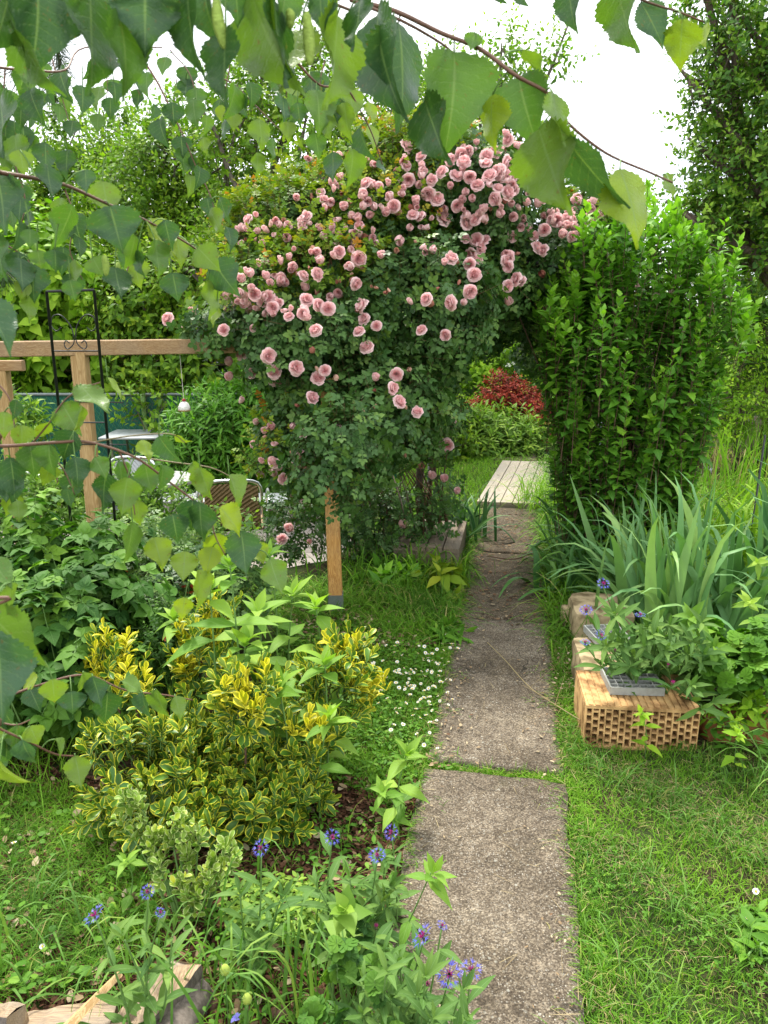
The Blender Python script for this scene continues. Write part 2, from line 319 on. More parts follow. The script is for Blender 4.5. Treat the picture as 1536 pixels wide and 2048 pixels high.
def screen_mat():
    m, t = new_mat('green_screen'); b = NB(t); co = b.coord()
    ck = b.n('ShaderNodeTexWave', wave_type='BANDS', bands_direction='DIAGONAL'); b.put(ck, 'Vector', co); ck.inputs['Scale'].default_value = 9
    c = b.mix(b.step(ck.outputs[1], .86, .96), (.006, .095, .062), (.018, .15, .1))
    f = b.noise(co, 2.5, 3); c = b.mix(b.math('MULTIPLY', f, .6), c, (.004, .06, .042))
    b.out(b.princ(c, .6, .3)); return m
M['screen'] = screen_mat()
def birchbark():
    m, t = new_mat('birch_bark'); b = NB(t); n1 = b.noise(b.coord((1, 1, 6)), 9, 5, .7)
    b.out(b.princ(b.ramp(n1, [(.36, (.03, .028, .025)), (.44, (.6, .58, .54)), (.8, (.72, .7, .66))]), .7, .3)); return m
M['birchbark'] = birchbark()

# ------------------------------------------------------------------ leaf shapes
def make_leaf(prof, n=5, cols=3, fold=.15, curl=.2, serr=0, nser=0, wave=0):
    t = np.linspace(0, 1, n); wdt = np.interp(t, [p[0] for p in prof], [p[1] for p in prof])
    if serr: wdt = wdt * (1 + serr * (np.where(np.arange(n) % 2 == 0, -1, 1)) * (1 + .6 * np.sin(np.arange(n) * 1.9)) + (.03 * np.sin(np.arange(n) * .8) if n > 20 else 0))
    c = np.linspace(-1, 1, cols); X = wdt[:, None] * c[None]; Y = np.repeat(t[:, None], cols, 1)
    if serr: Y = Y + .02 * np.abs(c)[None] * np.where(np.arange(n) % 2 == 0, 0, -1)[:, None]
    Z = fold * np.abs(X) - curl * Y ** 2 + wave * np.sin(t * 11)[:, None] * np.abs(c)[None] * .5
    V = np.stack([X, Y, Z], -1).reshape(-1, 3)
    Q = [(i * cols + j, i * cols + j + 1, (i + 1) * cols + j + 1, (i + 1) * cols + j) for i in range(n - 1) for j in range(cols - 1)]
    return dict(V=V, F=np.array(Q), e=np.tile(np.abs(c), n), t=np.repeat(t, cols))
def compound(leaf, spots, rachis=.02, rl=1.0):
    V, Fq, e, t = [], [], [], []; n = 0
    for (x, y, ang, sc) in spots:
        a = math.radians(ang); ca, sa = math.cos(a), math.sin(a); v = leaf['V'] * sc
        vv = np.stack([v[:, 0] * ca + v[:, 1] * sa + x, -v[:, 0] * sa + v[:, 1] * ca + y, v[:, 2] - .12 * abs(x) - .1 * y * y], -1)
        V.append(vv); Fq.append(leaf['F'] + n); n += len(vv); e.append(leaf['e']); t.append(leaf['t'])
    if rachis:
        V.append(np.array([(-rachis, -.12, 0), (rachis, -.12, 0), (rachis * .5, rl * .7, -.05), (-rachis * .5, rl * .7, -.05)])); Fq.append(np.array([(0, 1, 2, 3)]) + n)
        e.append(np.zeros(4)); t.append(np.zeros(4))
    return dict(V=np.concatenate(V), F=np.concatenate(Fq), e=np.concatenate(e), t=np.concatenate(t))
OV = [(0, .02), (.12, .16), (.35, .27), (.6, .24), (.85, .1), (1, .005)]
BR = [(0, .02), (.04, .13), (.12, .3), (.24, .41), (.34, .435), (.46, .4), (.6, .3), (.74, .18), (.86, .085), (.94, .03), (1, .004)]
TL = {}
TL['birch'] = [make_leaf(BR, 43, 7, f, c, .05, 1, wv) for f, c, wv in ((.15, .12, .05), (.35, .28, .08), (-.2, .2, .1), (.5, .4, .05), (.1, -.15, .12), (.25, .05, .14))]
TL['birch_s'] = [make_leaf(BR, 9, 3, .2, c) for c in (.1, .3)]
TL['oval'] = [make_leaf(OV, 5, 3, .25, c) for c in (.0, .25, .5)]
TL['oval4'] = [make_leaf([(0, .03), (.35, .3), (.7, .22), (1, .01)], 4, 2, 0, c) for c in (.1, .4)]
ob = [(0, .03), (.25, .12), (.55, .25), (.8, .24), (.95, .12), (1, .03)]
TL['euo'] = [make_leaf(ob, 7, 5, .45, c) for c in (-.25, .1, .4)]
lf = make_leaf([(0, .04), (.2, .26), (.5, .36), (.8, .22), (1, .02)], 5, 3, .2, .1)
TL['rose'] = [compound(lf, [(0, .62, 0, .42), (.03, .55, 62, .36), (-.03, .55, -62, .36), (.02, .22, 72, .32), (-.02, .22, -72, .32)])]
lf3 = make_leaf([(0, .04), (.15, .3), (.4, .4), (.7, .24), (1, .01)], 9, 3, .3, .25, .05, 1)
TL['rasp'] = [compound(lf3, [(0, .3, 0, .72), (.02, .25, 68, .6), (-.02, .25, -68, .6)]), compound(lf3, [(0, .3, 5, .7), (.02, .3, 60, .6), (-.02, .3, -75, .55), (.02, .1, 95, .5), (-.02, .1, -95, .5)])]
HB = [(0, .02), (.1, .05), (.25, .2), (.4, .31), (.46, .36), (.5, .24), (.6, .2), (.68, .26), (.72, .15), (.84, .12), (.88, .05), (1, .005)]
TL['hib'] = [make_leaf(HB, 15, 3, .25, c) for c in (.0, .2, .45)]
TL['lance'] = [make_leaf([(0, .035), (.15, .06), (.4, .125), (.65, .12), (.85, .06), (1, .005)], 9, 3, .35, c, 0, 0, .02) for c in (-.1, .25, .6)]
TL['big'] = [make_leaf([(0, .02), (.08, .05), (.15, .13), (.32, .22), (.55, .19), (.8, .09), (1, .004)], 11, 3, .3, c, .03, 1) for c in (.05, .3, .55)]
TL['heart'] = [make_leaf([(0, .12), (.08, .32), (.25, .42), (.5, .34), (.8, .13), (1, .005)], 6, 3, .15, c) for c in (.1, .35)]
TL['round'] = [make_leaf([(0, .1), (.15, .36), (.45, .48), (.75, .38), (1, .06)], 5, 3, -.2, .1)]
TL['clover'] = [compound(make_leaf([(0, .05), (.4, .3), (.8, .36), (1, .12)], 4, 2, 0, .1), [(0, 0, 0, .5), (0, 0, 120, .5), (0, 0, -120, .5)], 0)]
def fan(nl=5):
    lo = make_leaf([(0, .1), (.5, .34), (.8, .36), (.93, .25), (1, .1)], 6, 3, .15, .15)
    return compound(lo, [(0, 0, a, .62) for a in np.linspace(-115, 115, nl)], 0)
TL['fan'] = [fan(7)]
TL['needle'] = [make_leaf([(0, .012), (1, .004)], 3, 2, 0, .15)]
TL['chip'] = [make_leaf([(0, .12), (.3, .3), (.7, .26), (1, .1)], 4, 3, f, c) for f, c in ((.4, .0), (-.3, .15), (.1, -.1))]

def place(acc, T, pos, d, n, size, r, wsc=1.0, xe=None):
    """T: list of templates; arrays of positions, directions, normals, sizes, rnd"""
    pos = np.atleast_2d(pos); N = len(pos); d = nrmz(np.broadcast_to(d, (N, 3)).astype(float)); n = np.broadcast_to(n, (N, 3)).astype(float)
    size = np.broadcast_to(size, (N,)); r = np.broadcast_to(r, (N,)); wsc = np.broadcast_to(wsc, (N,))
    n = nrmz(n - (n * d).sum(1, keepdims=True) * d + 1e-6); x = np.cross(d, n)
    which = rng.integers(0, len(T), N)
    for k, tp in enumerate(T):
        idx = np.where(which == k)[0]
        if not len(idx): continue
        v = tp['V']; m = len(v)
        W = pos[idx, None] + size[idx, None, None] * (v[None, :, 0, None] * wsc[idx, None, None] * x[idx, None] + v[None, :, 1, None] * d[idx, None] + v[None, :, 2, None] * n[idx, None])
        Fq = (tp['F'][None] + (np.arange(len(idx)) * m)[:, None, None]).reshape(-1, 4)
        acc.add(W.reshape(-1, 3), Fq, np.repeat(r[idx], m), np.tile(tp['e'], len(idx)), np.tile(tp['t'], len(idx)))
def tube(acc, pts, rad, sides=6, r=.5):
    pts = np.asarray(pts, float); n = len(pts); rad = np.broadcast_to(rad, (n,))
    tg = nrmz(np.gradient(pts, axis=0)); ref = np.array([0, 0, 1.]) if abs(tg[0][2]) < .9 else np.array([1., 0, 0])
    a = nrmz(np.cross(tg, ref)); b = np.cross(tg, a); th = np.arange(sides) / sides * 2 * math.pi
    V = pts[:, None] + rad[:, None, None] * (np.cos(th)[None, :, None] * a[:, None] + np.sin(th)[None, :, None] * b[:, None])
    Q = [(i * sides + j, i * sides + (j + 1) % sides, (i + 1) * sides + (j + 1) % sides, (i + 1) * sides + j) for i in range(n - 1) for j in range(sides)]
    V = V.reshape(-1, 3); tt = np.repeat(np.linspace(0, 1, n), sides)
    V = np.concatenate([V, pts[:1], pts[-1:]]); c0 = n * sides
    Q += [(c0, (j + 1) % sides, j, j) if False else (c0, (j + 1) % sides, j, c0) for j in range(0)]
    for base, c in ((0, c0), ((n - 1) * sides, c0 + 1)):
        for j in range(0, sides - 1, 2): Q.append((c, base + j, base + j + 1, base + (j + 2) % sides))
    acc.add(V, Q, r, 0, np.concatenate([tt, [0, 1]]))
def spline(pts, n=12):
    pts = np.asarray(pts, float); k = len(pts)
    if k < 3: return np.array([pts[0] + (pts[-1] - pts[0]) * s for s in np.linspace(0, 1, max(3, n // 2))])
    out = []; ext = np.vstack([2 * pts[0] - pts[1], pts, 2 * pts[-1] - pts[-2]])
    per = max(2, n // (k - 1))
    for i in range(k - 1):
        p0, p1, p2, p3 = ext[i:i + 4]
        for s in np.arange(per) / per:
            out.append(.5 * ((2 * p1) + (-p0 + p2) * s + (2 * p0 - 5 * p1 + 4 * p2 - p3) * s * s + (-p0 + 3 * p1 - 3 * p2 + p3) * s ** 3))
    out.append(pts[-1]); return np.array(out)
def sticks(acc, A, B, ra, rb=None, r=.5):
    """many thin three-sided stems at once"""
    A = np.atleast_2d(A).astype(float); B = np.atleast_2d(B).astype(float); N = len(A); rb = ra if rb is None else rb
    d = nrmz(B - A); ref = np.where(np.abs(d[:, 2:3]) < .9, np.array([[0, 0, 1.]]), np.array([[1., 0, 0]])); a = nrmz(np.cross(d, ref)); b = np.cross(d, a)
    V = np.zeros((N, 6, 3)); ra = np.broadcast_to(ra, (N,)); rb = np.broadcast_to(rb, (N,))
    for k in range(3):
        o = math.cos(k * 2.094) * a + math.sin(k * 2.094) * b
        V[:, k] = A + o * ra[:, None]; V[:, k + 3] = B + o * rb[:, None]
    Q = np.array([(0, 1, 4, 3), (1, 2, 5, 4), (2, 0, 3, 5)])
    acc.add(V.reshape(-1, 3), (Q[None] + (np.arange(N) * 6)[:, None, None]).reshape(-1, 4), np.repeat(np.broadcast_to(r, (N,)), 6))
def ribbons(acc, P0, d0, L, W, bend, r, n=5, face=None, cols=2, power=1.5, kink=0.0, fold=.3):
    """strap leaves and grass: bend pulls the tip down"""
    P0 = np.atleast_2d(P0).astype(float); N = len(P0); d0 = nrmz(np.broadcast_to(d0, (N, 3)).astype(float)); L = np.broadcast_to(L, (N,)); W = np.broadcast_to(W, (N,)); bend = np.broadcast_to(bend, (N,))
    h = d0[:, :2] + rng.normal(0, .25, (N, 2)); h = nrmz(h)
    if face is None: face = rng.uniform(-1.2, 1.2, N)
    ca, sa = np.cos(face), np.sin(face)
    side = np.stack([-h[:, 1] * ca - h[:, 0] * sa, h[:, 0] * ca - h[:, 1] * sa, np.zeros(N)], 1)
    p = P0.copy(); S = np.linspace(0, 1, n); rows = []
    for i, s in enumerate(S):
        dd = nrmz(d0 + np.concatenate([h * (bend * s ** power * .6)[:, None], (-bend * s ** power * 1.6)[:, None]], 1))
        if i: p = p + dd * (L / (n - 1))[:, None]
        wd = W * .5 * (np.clip(1.15 * (1 - s ** 2.2), .03, 1) * (.75 + .5 * min(s * 2, .5)))
        nn = np.cross(side, dd)
        for c in np.linspace(-1, 1, cols): rows.append(p + side * (wd * c)[:, None] + nn * (abs(c) * wd * fold)[:, None])
    V = np.stack(rows, 1); m = n * cols
    Q = np.array([(i * cols + j, i * cols + j + 1, (i + 1) * cols + j + 1, (i + 1) * cols + j) for i in range(n - 1) for j in range(cols - 1)])
    acc.add(V.reshape(-1, 3), (Q[None] + (np.arange(N) * m)[:, None, None]).reshape(-1, 4), np.repeat(np.broadcast_to(r, (N,)), m),
            np.tile(np.tile(np.abs(np.linspace(-1, 1, cols)), n), N), np.tile(np.repeat(S, cols), N))
def sprigs(acc, T, C, D, L, k, size, stems=None, th=(75, 25), up=.4, r0=.3, r1=.4, rv=.25, droop=.0, wsc=1.0, srad=.002, opposite=False, tipp=1.0):
    C = np.atleast_2d(C); N = len(C); D = nrmz(D); L = np.broadcast_to(L, (N,)); size = np.broadcast_to(size, (N,))
    ref = np.where(np.abs(D[:, 2:3]) < .9, np.array([[0, 0, 1.]]), np.array([[1., 0, 0]])); a = nrmz(np.cross(D, ref)); b = np.cross(D, a)
    az0 = rng.uniform(0, 6.28, N); br = rng.normal(0, rv * .6, N); PP, DD, NN, SS, RR = [], [], [], [], []
    for i in range(k):
        s = (i + .5) / k
        if opposite: az = az0 + (i // 2) * 1.571 + (i % 2) * math.pi + rng.normal(0, .2, N); s = (i // 2 * 2 + 1) / k
        else: az = az0 + i * 2.4 + rng.normal(0, .25, N)
        rad = np.cos(az)[:, None] * a + np.sin(az)[:, None] * b; t = np.radians(th[0] + (th[1] - th[0]) * s) + rng.normal(0, .15, N)
        ld = np.cos(t)[:, None] * D + np.sin(t)[:, None] * rad; ld[:, 2] -= droop * (1.2 - s)
        nn = np.sin(t)[:, None] * D - np.cos(t)[:, None] * rad; nn[:, 2] += up; nn = nn + rng.normal(0, .22, (N, 3))
        PP.append(C + D * (L * s)[:, None]); DD.append(ld); NN.append(nn); SS.append(size * rng.uniform(.7, 1.15, N) * (1 - .35 * max(0, s - .5) * 2 * (1 if k > 4 else 0)))
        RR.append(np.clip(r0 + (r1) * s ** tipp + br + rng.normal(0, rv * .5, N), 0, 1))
    place(acc, T, np.concatenate(PP), np.concatenate(DD), np.concatenate(NN), np.concatenate(SS), np.concatenate(RR), wsc)
    if stems is not None: sticks(stems, C - D * (L * .3)[:, None], C + D * L[:, None], srad, srad * .5)
def blob(px, py, rx, ry, Y, rd):
    c = P(px, py, Y); s = depth(c) / F; return (c, np.array([rx * s, rd, ry * s]))
def sample(blobs, n, shell=2.2, inside=.62, lump=.15):
    """points near the skins of a union of ellipsoids, with outward directions"""
    wts = np.array([(b[1][0] * b[1][2] + b[1][1] * b[1][2] + b[1][0] * b[1][1]) for b in blobs]); wts /= wts.sum()
    out, nd = [], []; got = 0
    while got < n:
        m = n * 2; k = rng.choice(len(blobs), m, p=wts); u = nrmz(rng.normal(size=(m, 3)))
        rr = rng.uniform(0, 1, m) ** (1 / (3 * shell / 1.0)) * (1 + lump * np.sin(u[:, 0] * 7 + k) * np.sin(u[:, 2] * 9 + k * 2) * np.cos(u[:, 1] * 6))
        C = np.array([b[0] for b in blobs])[k]; S = np.array([b[1] for b in blobs])[k]; p = C + u * S * rr[:, None]
        keep = np.ones(m, bool)
        for j, b in enumerate(blobs):
            q = np.linalg.norm((p - b[0]) / b[1], axis=1); keep &= (q > inside) | (k == j)
        g = nrmz(u / S); out.append(p[keep]); nd.append(g[keep]); got += keep.sum()
    return np.concatenate(out)[:n], np.concatenate(nd)[:n]
def box(acc, lo, hi, bev=0.0, rot=0.0, c=None, r=.5):
    """chamfered box between corners, optionally turned about z at c"""
    lo = np.asarray(lo, float); hi = np.asarray(hi, float)
    if bev <= 0:
        V = np.array([(x, y, z) for z in (lo[2], hi[2]) for (x, y) in ((lo[0], lo[1]), (hi[0], lo[1]), (hi[0], hi[1]), (lo[0], hi[1]))])
        Q = [(0, 3, 2, 1), (4, 5, 6, 7), (0, 1, 5, 4), (1, 2, 6, 5), (2, 3, 7, 6), (3, 0, 4, 7)]
    else:
        V = []; 
        for (z, ins) in ((lo[2], bev), (lo[2] + bev, 0), (hi[2] - bev, 0), (hi[2], bev)):
            for (x, y) in ((lo[0] + ins, lo[1] + ins), (hi[0] - ins, lo[1] + ins), (hi[0] - ins, hi[1] - ins), (lo[0] + ins, hi[1] - ins)): V.append((x, y, z))
        V = np.array(V); Q = [(3, 2, 1, 0), (12, 13, 14, 15)]
        for k in range(3):
            for j in range(4): Q.append((k * 4 + j, k * 4 + (j + 1) % 4, k * 4 + 4 + (j + 1) % 4, k * 4 + 4 + j))
    if rot:
        c = (lo + hi) / 2 if c is None else np.asarray(c, float); ca, sa = math.cos(rot), math.sin(rot)
        x, y = V[:, 0] - c[0], V[:, 1] - c[1]; V = np.stack([c[0] + x * ca - y * sa, c[1] + x * sa + y * ca, V[:, 2]], 1)
    acc.add(V, Q, r)
def revolve(acc, prof, c, n=16, r=.5, axis=None):
    prof = np.asarray(prof, float); th = np.arange(n) / n * 2 * math.pi
    V = np.array([(c[0] + q[0] * math.cos(a), c[1] + q[0] * math.sin(a), c[2] + q[1]) for q in prof for a in th])
    Q = [(i * n + j, i * n + (j + 1) % n, (i + 1) * n + (j + 1) % n, (i + 1) * n + j) for i in range(len(prof) - 1) for j in range(n)]
    acc.add(V, Q, r)

# ------------------------------------------------------------------ ground, path, terrace, water
UX = np.array([.172, .985]); NX = np.array([.985, -.172]); O2 = np.array([-.034, 0.])
def path_xy(s, t): return O2 + UX * s + NX * t
def path_st(x, y):
    q = np.stack([np.asarray(x, float) - O2[0], np.asarray(y, float)], -1); return q @ UX, q @ NX
def sstep(v, a, b):
    k = np.clip((v - a) / (b - a), 0, 1); return k * k * (3 - 2 * k)
def gz(x, y):
    x = np.asarray(x, float); y = np.asarray(y, float); s, t = path_st(x, y)
    drop = -.45 * sstep(y, 4.75, 6.0) * sstep(-t, 1.0, 1.5)
    bumps = .012 * np.sin(x * 5.1 + 1) * np.cos(y * 4.3) + .008 * np.sin(x * 13 + y * 9)
    off = sstep(np.abs(t), .28, .6)
    pond = -.14 * np.clip(1 - ((x - 4.0) / 1.3) ** 2 - ((y - 8.4) / .9) ** 2, 0, 1) ** .5
    return drop + bumps * off + pond
u = np.linspace(-1, 1, 261); gx = np.sinh(u * 5.2) / np.sinh(5.2) * 300; gy = np.sinh(u * 5.2) / np.sinh(5.2) * 300 + 4
X, Y = np.meshgrid(gx, gy); A = Acc(); n = len(u); i = np.arange(n * (n - 1)).reshape(n - 1, n)[:, :-1].ravel()
A.add(np.stack([X, Y, gz(X, Y)], -1).reshape(-1, 3), np.stack([i, i + 1, i + n + 1, i + n], 1), 0)
tag(A.build('ground', M['ground']), kind='structure')
def slab(s0, s1, w, z, mat, seed, t0=0.0):
    q = np.random.default_rng(seed); nu, nv = 14, 50; us = np.linspace(-1, 1, nu); vs = np.linspace(0, 1, nv)
    eL = np.convolve(q.normal(0, .012, nv + 4), np.ones(5) / 5, 'valid'); eR = np.convolve(q.normal(0, .012, nv + 4), np.ones(5) / 5, 'valid')
    eF = np.convolve(q.normal(0, .01, nu + 2), np.ones(3) / 3, 'valid')
    rows = []
    for ins, zz in ((0, 0.0), (0, z - .006), (.006, z)):
        pass
    V = []; 
    for a, v in enumerate(vs):
        for b_, uu in enumerate(us):
            hw = w / 2 - .004; t = t0 + uu * hw + (eR[a] * max(uu, 0) + eL[a] * max(-uu, 0)) * abs(uu) ** 3
            s = s0 + (s1 - s0) * v + eF[b_] * (abs(2 * v - 1) ** 6) * (1 if v > .5 else -1)
            x, y = path_xy(s, t); edge = (a in (0, nv - 1)) or (b_ in (0, nu - 1)); V.append((x, y, z - (.006 if edge else 0) + .0015 * math.sin(s * 9 + t * 4)))
    V = np.array(V); i = np.arange(nu * (nv - 1)).reshape(nv - 1, nu)[:, :-1].ravel(); Q = [tuple(x) for x in np.stack([i, i + 1, i + nu + 1, i + nu], 1)]
    ring = [b_ for b_ in range(nu)] + [a * nu + nu - 1 for a in range(1, nv)] + [(nv - 1) * nu + b_ for b_ in range(nu - 2, -1, -1)] + [a * nu for a in range(nv - 2, 0, -1)]
    low = V[ring] - [0, 0, z + .05]; k = len(V)
    Q += [(ring[j], k + j, k + (j + 1) % len(ring), ring[(j + 1) % len(ring)]) for j in range(len(ring))]
    A = Acc(); A.add(np.vstack([V, low]), Q, 0); tag(A.build('path', mat), kind='structure')
slab(.75, 2.5, .515, .03, M['slab'], 1)
slab(2.56, 3.98, .5, .026, M['slab'], 2, .0)
slab(4.02, 5.2, .5, .022, M['slab_shaded'], 3)
slab(5.23, 6.5, .5, .02, M['slab_shaded'], 4)
slab(8.75, 11.5, .5, .02, M['slab_shaded'], 5)
# terrace paving: slabs with joints, sunk level
A = Acc(); q = np.random.default_rng(3)
for a in range(13):
    for b_ in range(9):
        x0 = -5.2 + a * .42; y0 = 5.95 + b_ * .3; st = (b_ % 2) * .2
        if x0 + st < .15: box(A, (x0 + st, y0, -.5), (x0 + st + .412, y0 + .292, -.425 + q.normal(0, .002)), .004, c=(0, 0))
tag(A.build('terrace', M['paving']), kind='structure')
A = Acc(); th = np.linspace(0, 2 * math.pi, 33)[:-1]; V = [(4.0, 8.4, -.035)] + [(4 + 1.45 * math.cos(a), 8.4 + 1.02 * math.sin(a), -.035) for a in th]
A.add(V, [(0, 1 + j, 1 + (j + 1) % 32, 1 + (j + 2) % 32) for j in range(0, 32, 2)], 0); tag(A.build('water', M['water']), kind='structure')

# ------------------------------------------------------------------ grass and ground litter
def inpoly(x, y, poly):
    c = np.zeros(len(x), bool); k = len(poly)
    for i in range(k):
        x0, y0 = poly[i]; x1, y1 = poly[(i + 1) % k]
        c ^= ((y0 > y) != (y1 > y)) & (x < (x1 - x0) * (y - y0) / (y1 - y0 + 1e-12) + x0)
    return c
def gpoly(pts): return [tuple(G(px, py)[:2]) for px, py in pts]
def scatter(n, poly, keep=None):
    poly = np.array(poly); lo, hi = poly.min(0), poly.max(0); out = []; tot = 0
    while tot < n:
        p = rng.uniform(lo, hi, (n * 2, 2)); m = inpoly(p[:, 0], p[:, 1], poly)
        s, t = path_st(p[:, 0], p[:, 1]); m &= ~((np.abs(t) < .252) & (s < 6.5) & (s > 0) & ~((s > 2.505) & (s < 2.555)))
        if keep is not None: m &= rng.uniform(0, 1, len(p)) < keep(p[:, 0], p[:, 1])
        out.append(p[m]); tot += m.sum()
        if m.sum() == 0: break
    return np.concatenate(out)[:n]
def patch(x, y, f=3.0, k=0): return .5 + .25 * np.sin(x * f + k) * np.cos(y * f * 1.3 + k * 2) + .25 * np.sin(x * f * 2.7 + y * f * 2.1 + k)
def lawn(name, poly, n, h, wd, r0=.35, label=None, keep=None, mat='grass', bend=(.1, 1.0), lean=.45, dry=.1, seg=4, patchy=.25):
    p = scatter(n, poly, keep); N = len(p); A = Acc(); z = gz(p[:, 0], p[:, 1]) - .003
    d = np.stack([rng.normal(0, lean, N), rng.normal(0, lean, N), np.ones(N)], 1)
    pt = patch(p[:, 0], p[:, 1], 4) ; tf = patch(p[:, 0], p[:, 1], 23, 1)
    L = rng.uniform(h[0], h[1], N) * (.6 + .8 * tf); r = np.clip(r0 + patchy * (pt - .5) * 2 + rng.normal(0, .13, N), 0, .8)
    r = np.where(rng.uniform(0, 1, N) < dry * (.4 + 1.2 * (1 - pt)), rng.uniform(.85, 1, N), r)
    ribbons(A, np.stack([p[:, 0], p[:, 1], z], 1), d, L, rng.uniform(wd[0], wd[1], N), rng.uniform(bend[0], bend[1], N), r, seg)
    return tag(A.build(name, M[mat], loc=(p[:, 0].mean(), p[:, 1].mean(), 0)), label or name, 'grass', kind='stuff')
RL = gpoly([(1137, 1552), (1172, 2120)]) + [(.35, .8), (2.6, .8), (3.2, 2.9), tuple(G(1536, 1500)[:2]), tuple(G(1400, 1498)[:2]), tuple(G(1175, 1500)[:2]), tuple(G(1155, 1380)[:2]), tuple(G(1145, 1260)[:2]), tuple(G(1100, 1230)[:2])]
lawn('lawn_grass', RL, 62000, (.025, .065), (.0018, .0036), .4, 'short green lawn grass right of the concrete path', dry=.1, lean=.38, patchy=.36)
lawn('long_grass', RL, 3000, (.07, .14), (.003, .005), .5, 'longer loose blades standing out of the lawn right of the path', lambda x, y: sstep(patch(x, y, 5, 2), .45, .7), 'grass_near', (.4, 1.4), .5, .0, 6)
LL = gpoly([(560, 1225), (940, 1225), (903, 1548), (850, 1560), (800, 1640), (660, 1560), (520, 1420)])
lawn('lawn_grass', LL, 34000, (.02, .05), (.0022, .004), .42, 'short lawn grass full of daisies left of the concrete path', lambda x, y: 1 - .75 * sstep(y, 3.25, 3.8), dry=.1)
BK = gpoly([(500, 1180), (935, 1130), (945, 1240), (900, 1290), (560, 1240)])
lawn('long_grass', BK, 9000, (.06, .2), (.003, .006), .3, 'long dark grass around the foot of the rose', None, 'grass', (.5, 1.6), .6, .12, 5)
FL = gpoly([(-260, 1560), (150, 1570), (270, 1680), (330, 1850), (200, 1960), (-300, 2100)])
lawn('lawn_grass', FL, 46000, (.035, .095), (.002, .0038), .33, 'fine grass in the lower left corner beside the logs', dry=.05, bend=(.3, 1.5), lean=.8)
JT = [tuple(path_xy(2.5, -.3)), tuple(path_xy(2.5, .3)), tuple(path_xy(2.565, .3)), tuple(path_xy(2.565, -.3))]
lawn('joint_grass', JT, 1800, (.02, .055), (.002, .0035), .45, 'grass growing in the joint between two path slabs', dry=.2)
def edge_strip(s0, s1, t0, t1): return [tuple(path_xy(s0, t0)), tuple(path_xy(s1, t0)), tuple(path_xy(s1, t1)), tuple(path_xy(s0, t1))]
lawn('edge_grass', edge_strip(1.0, 6.5, .25, .34), 9000, (.03, .09), (.002, .004), .4, 'grass leaning over the right edge of the path', dry=.12, bend=(.5, 1.6), lean=.7)
lawn('edge_grass', edge_strip(2.5, 6.5, -.33, -.25), 6500, (.025, .07), (.002, .004), .4, 'grass and dry blades along the left edge of the path', dry=.18, bend=(.5, 1.6), lean=.7)
lawn('long_grass', edge_strip(3.7, 6.4, -.62, -.25), 5000, (.08, .26), (.003, .007), .25, 'long dark grass leaning over the left edge of the far path', None, 'grass', (.7, 2.0), .6, .08, 6)
lawn('far_lawn', [(-.1, 5.6), (.85, 5.8), (2.6, 12), (1.0, 12), (.3, 9)], 26000, (.04, .09), (.004, .008), .62, 'bright green lawn seen through the rose arch', dry=.03, patchy=.1)
lawn('long_grass', edge_strip(3.7, 8.5, .24, .75), 8500, (.12, .42), (.004, .008), .35, 'long arching grass below the green shrub right of the path', None, 'grass', (.8, 2.0), .5, .05, 6)
lawn('far_lawn', [(-5.5, 8.6), (.3, 8.2), (.6, 11), (-6, 11)], 9000, (.08, .2), (.006, .012), .5, 'rough grass between the terrace and the green fence', dry=.04)
lawn('rough_grass', [(1.4, 4.2), (3.0, 3.6), (6.5, 6.5), (6.5, 10), (2.4, 8)], 15000, (.1, .3), (.005, .01), .5, 'rough grass around the pond on the right', lambda x, y: (((x - 4) / 1.45) ** 2 + ((y - 8.4) / 1.0) ** 2 > 1) * 1.0, 'grass', (.3, 1.4), .4, .1, 5)
lawn('field_grass', [(-12, 11), (12, 11), (18, 30), (-18, 30)], 14000, (.15, .4), (.02, .04), .4, 'rough grass beyond the garden', dry=.05)
# mixed weeds and grass over the flower bed on the left
BED = gpoly([(180, 1760), (560, 1640), (830, 1640), (800, 1800), (770, 2080), (200, 2100)])
lawn('bed_grass', BED, 1300, (.05, .16), (.002, .0045), .35, 'thin grass coming up through the bark mulch', lambda x, y: sstep(1.75 - y, 0, .5) * .8 + .2, 'grass', (.4, 1.6), .6, .12, 6)
BED2 = gpoly([(-100, 1250), (420, 1180), (560, 1240), (300, 1330), (120, 1560), (-200, 1560)])
lawn('bed_grass', BED2, 5000, (.12, .4), (.003, .006), .4, 'long grass between the raspberry canes and the yellow shrub', None, 'grass', (.4, 1.6), .5, .05, 6)
p_ = scatter(9000, RL, lambda x, y: .15 + .85 * sstep(patch(x, y, 3.7, 4), .5, .8)); A = Acc(); a_ = rng.uniform(0, 6.28, len(p_))
ribbons(A, np.column_stack([p_, gz(p_[:, 0], p_[:, 1]) + rng.uniform(.002, .022, len(p_))]), np.stack([np.cos(a_), np.sin(a_), rng.uniform(-.1, .3, len(p_))], 1), rng.uniform(.02, .06, len(p_)), .0016, .2, rng.uniform(0, .8, len(p_)), 4)
tag(A.build('thatch', M['straw'], loc=(1.0, 2, 0)), 'dry thatch lying in patches between the blades of the right lawn', 'grass', kind='stuff')
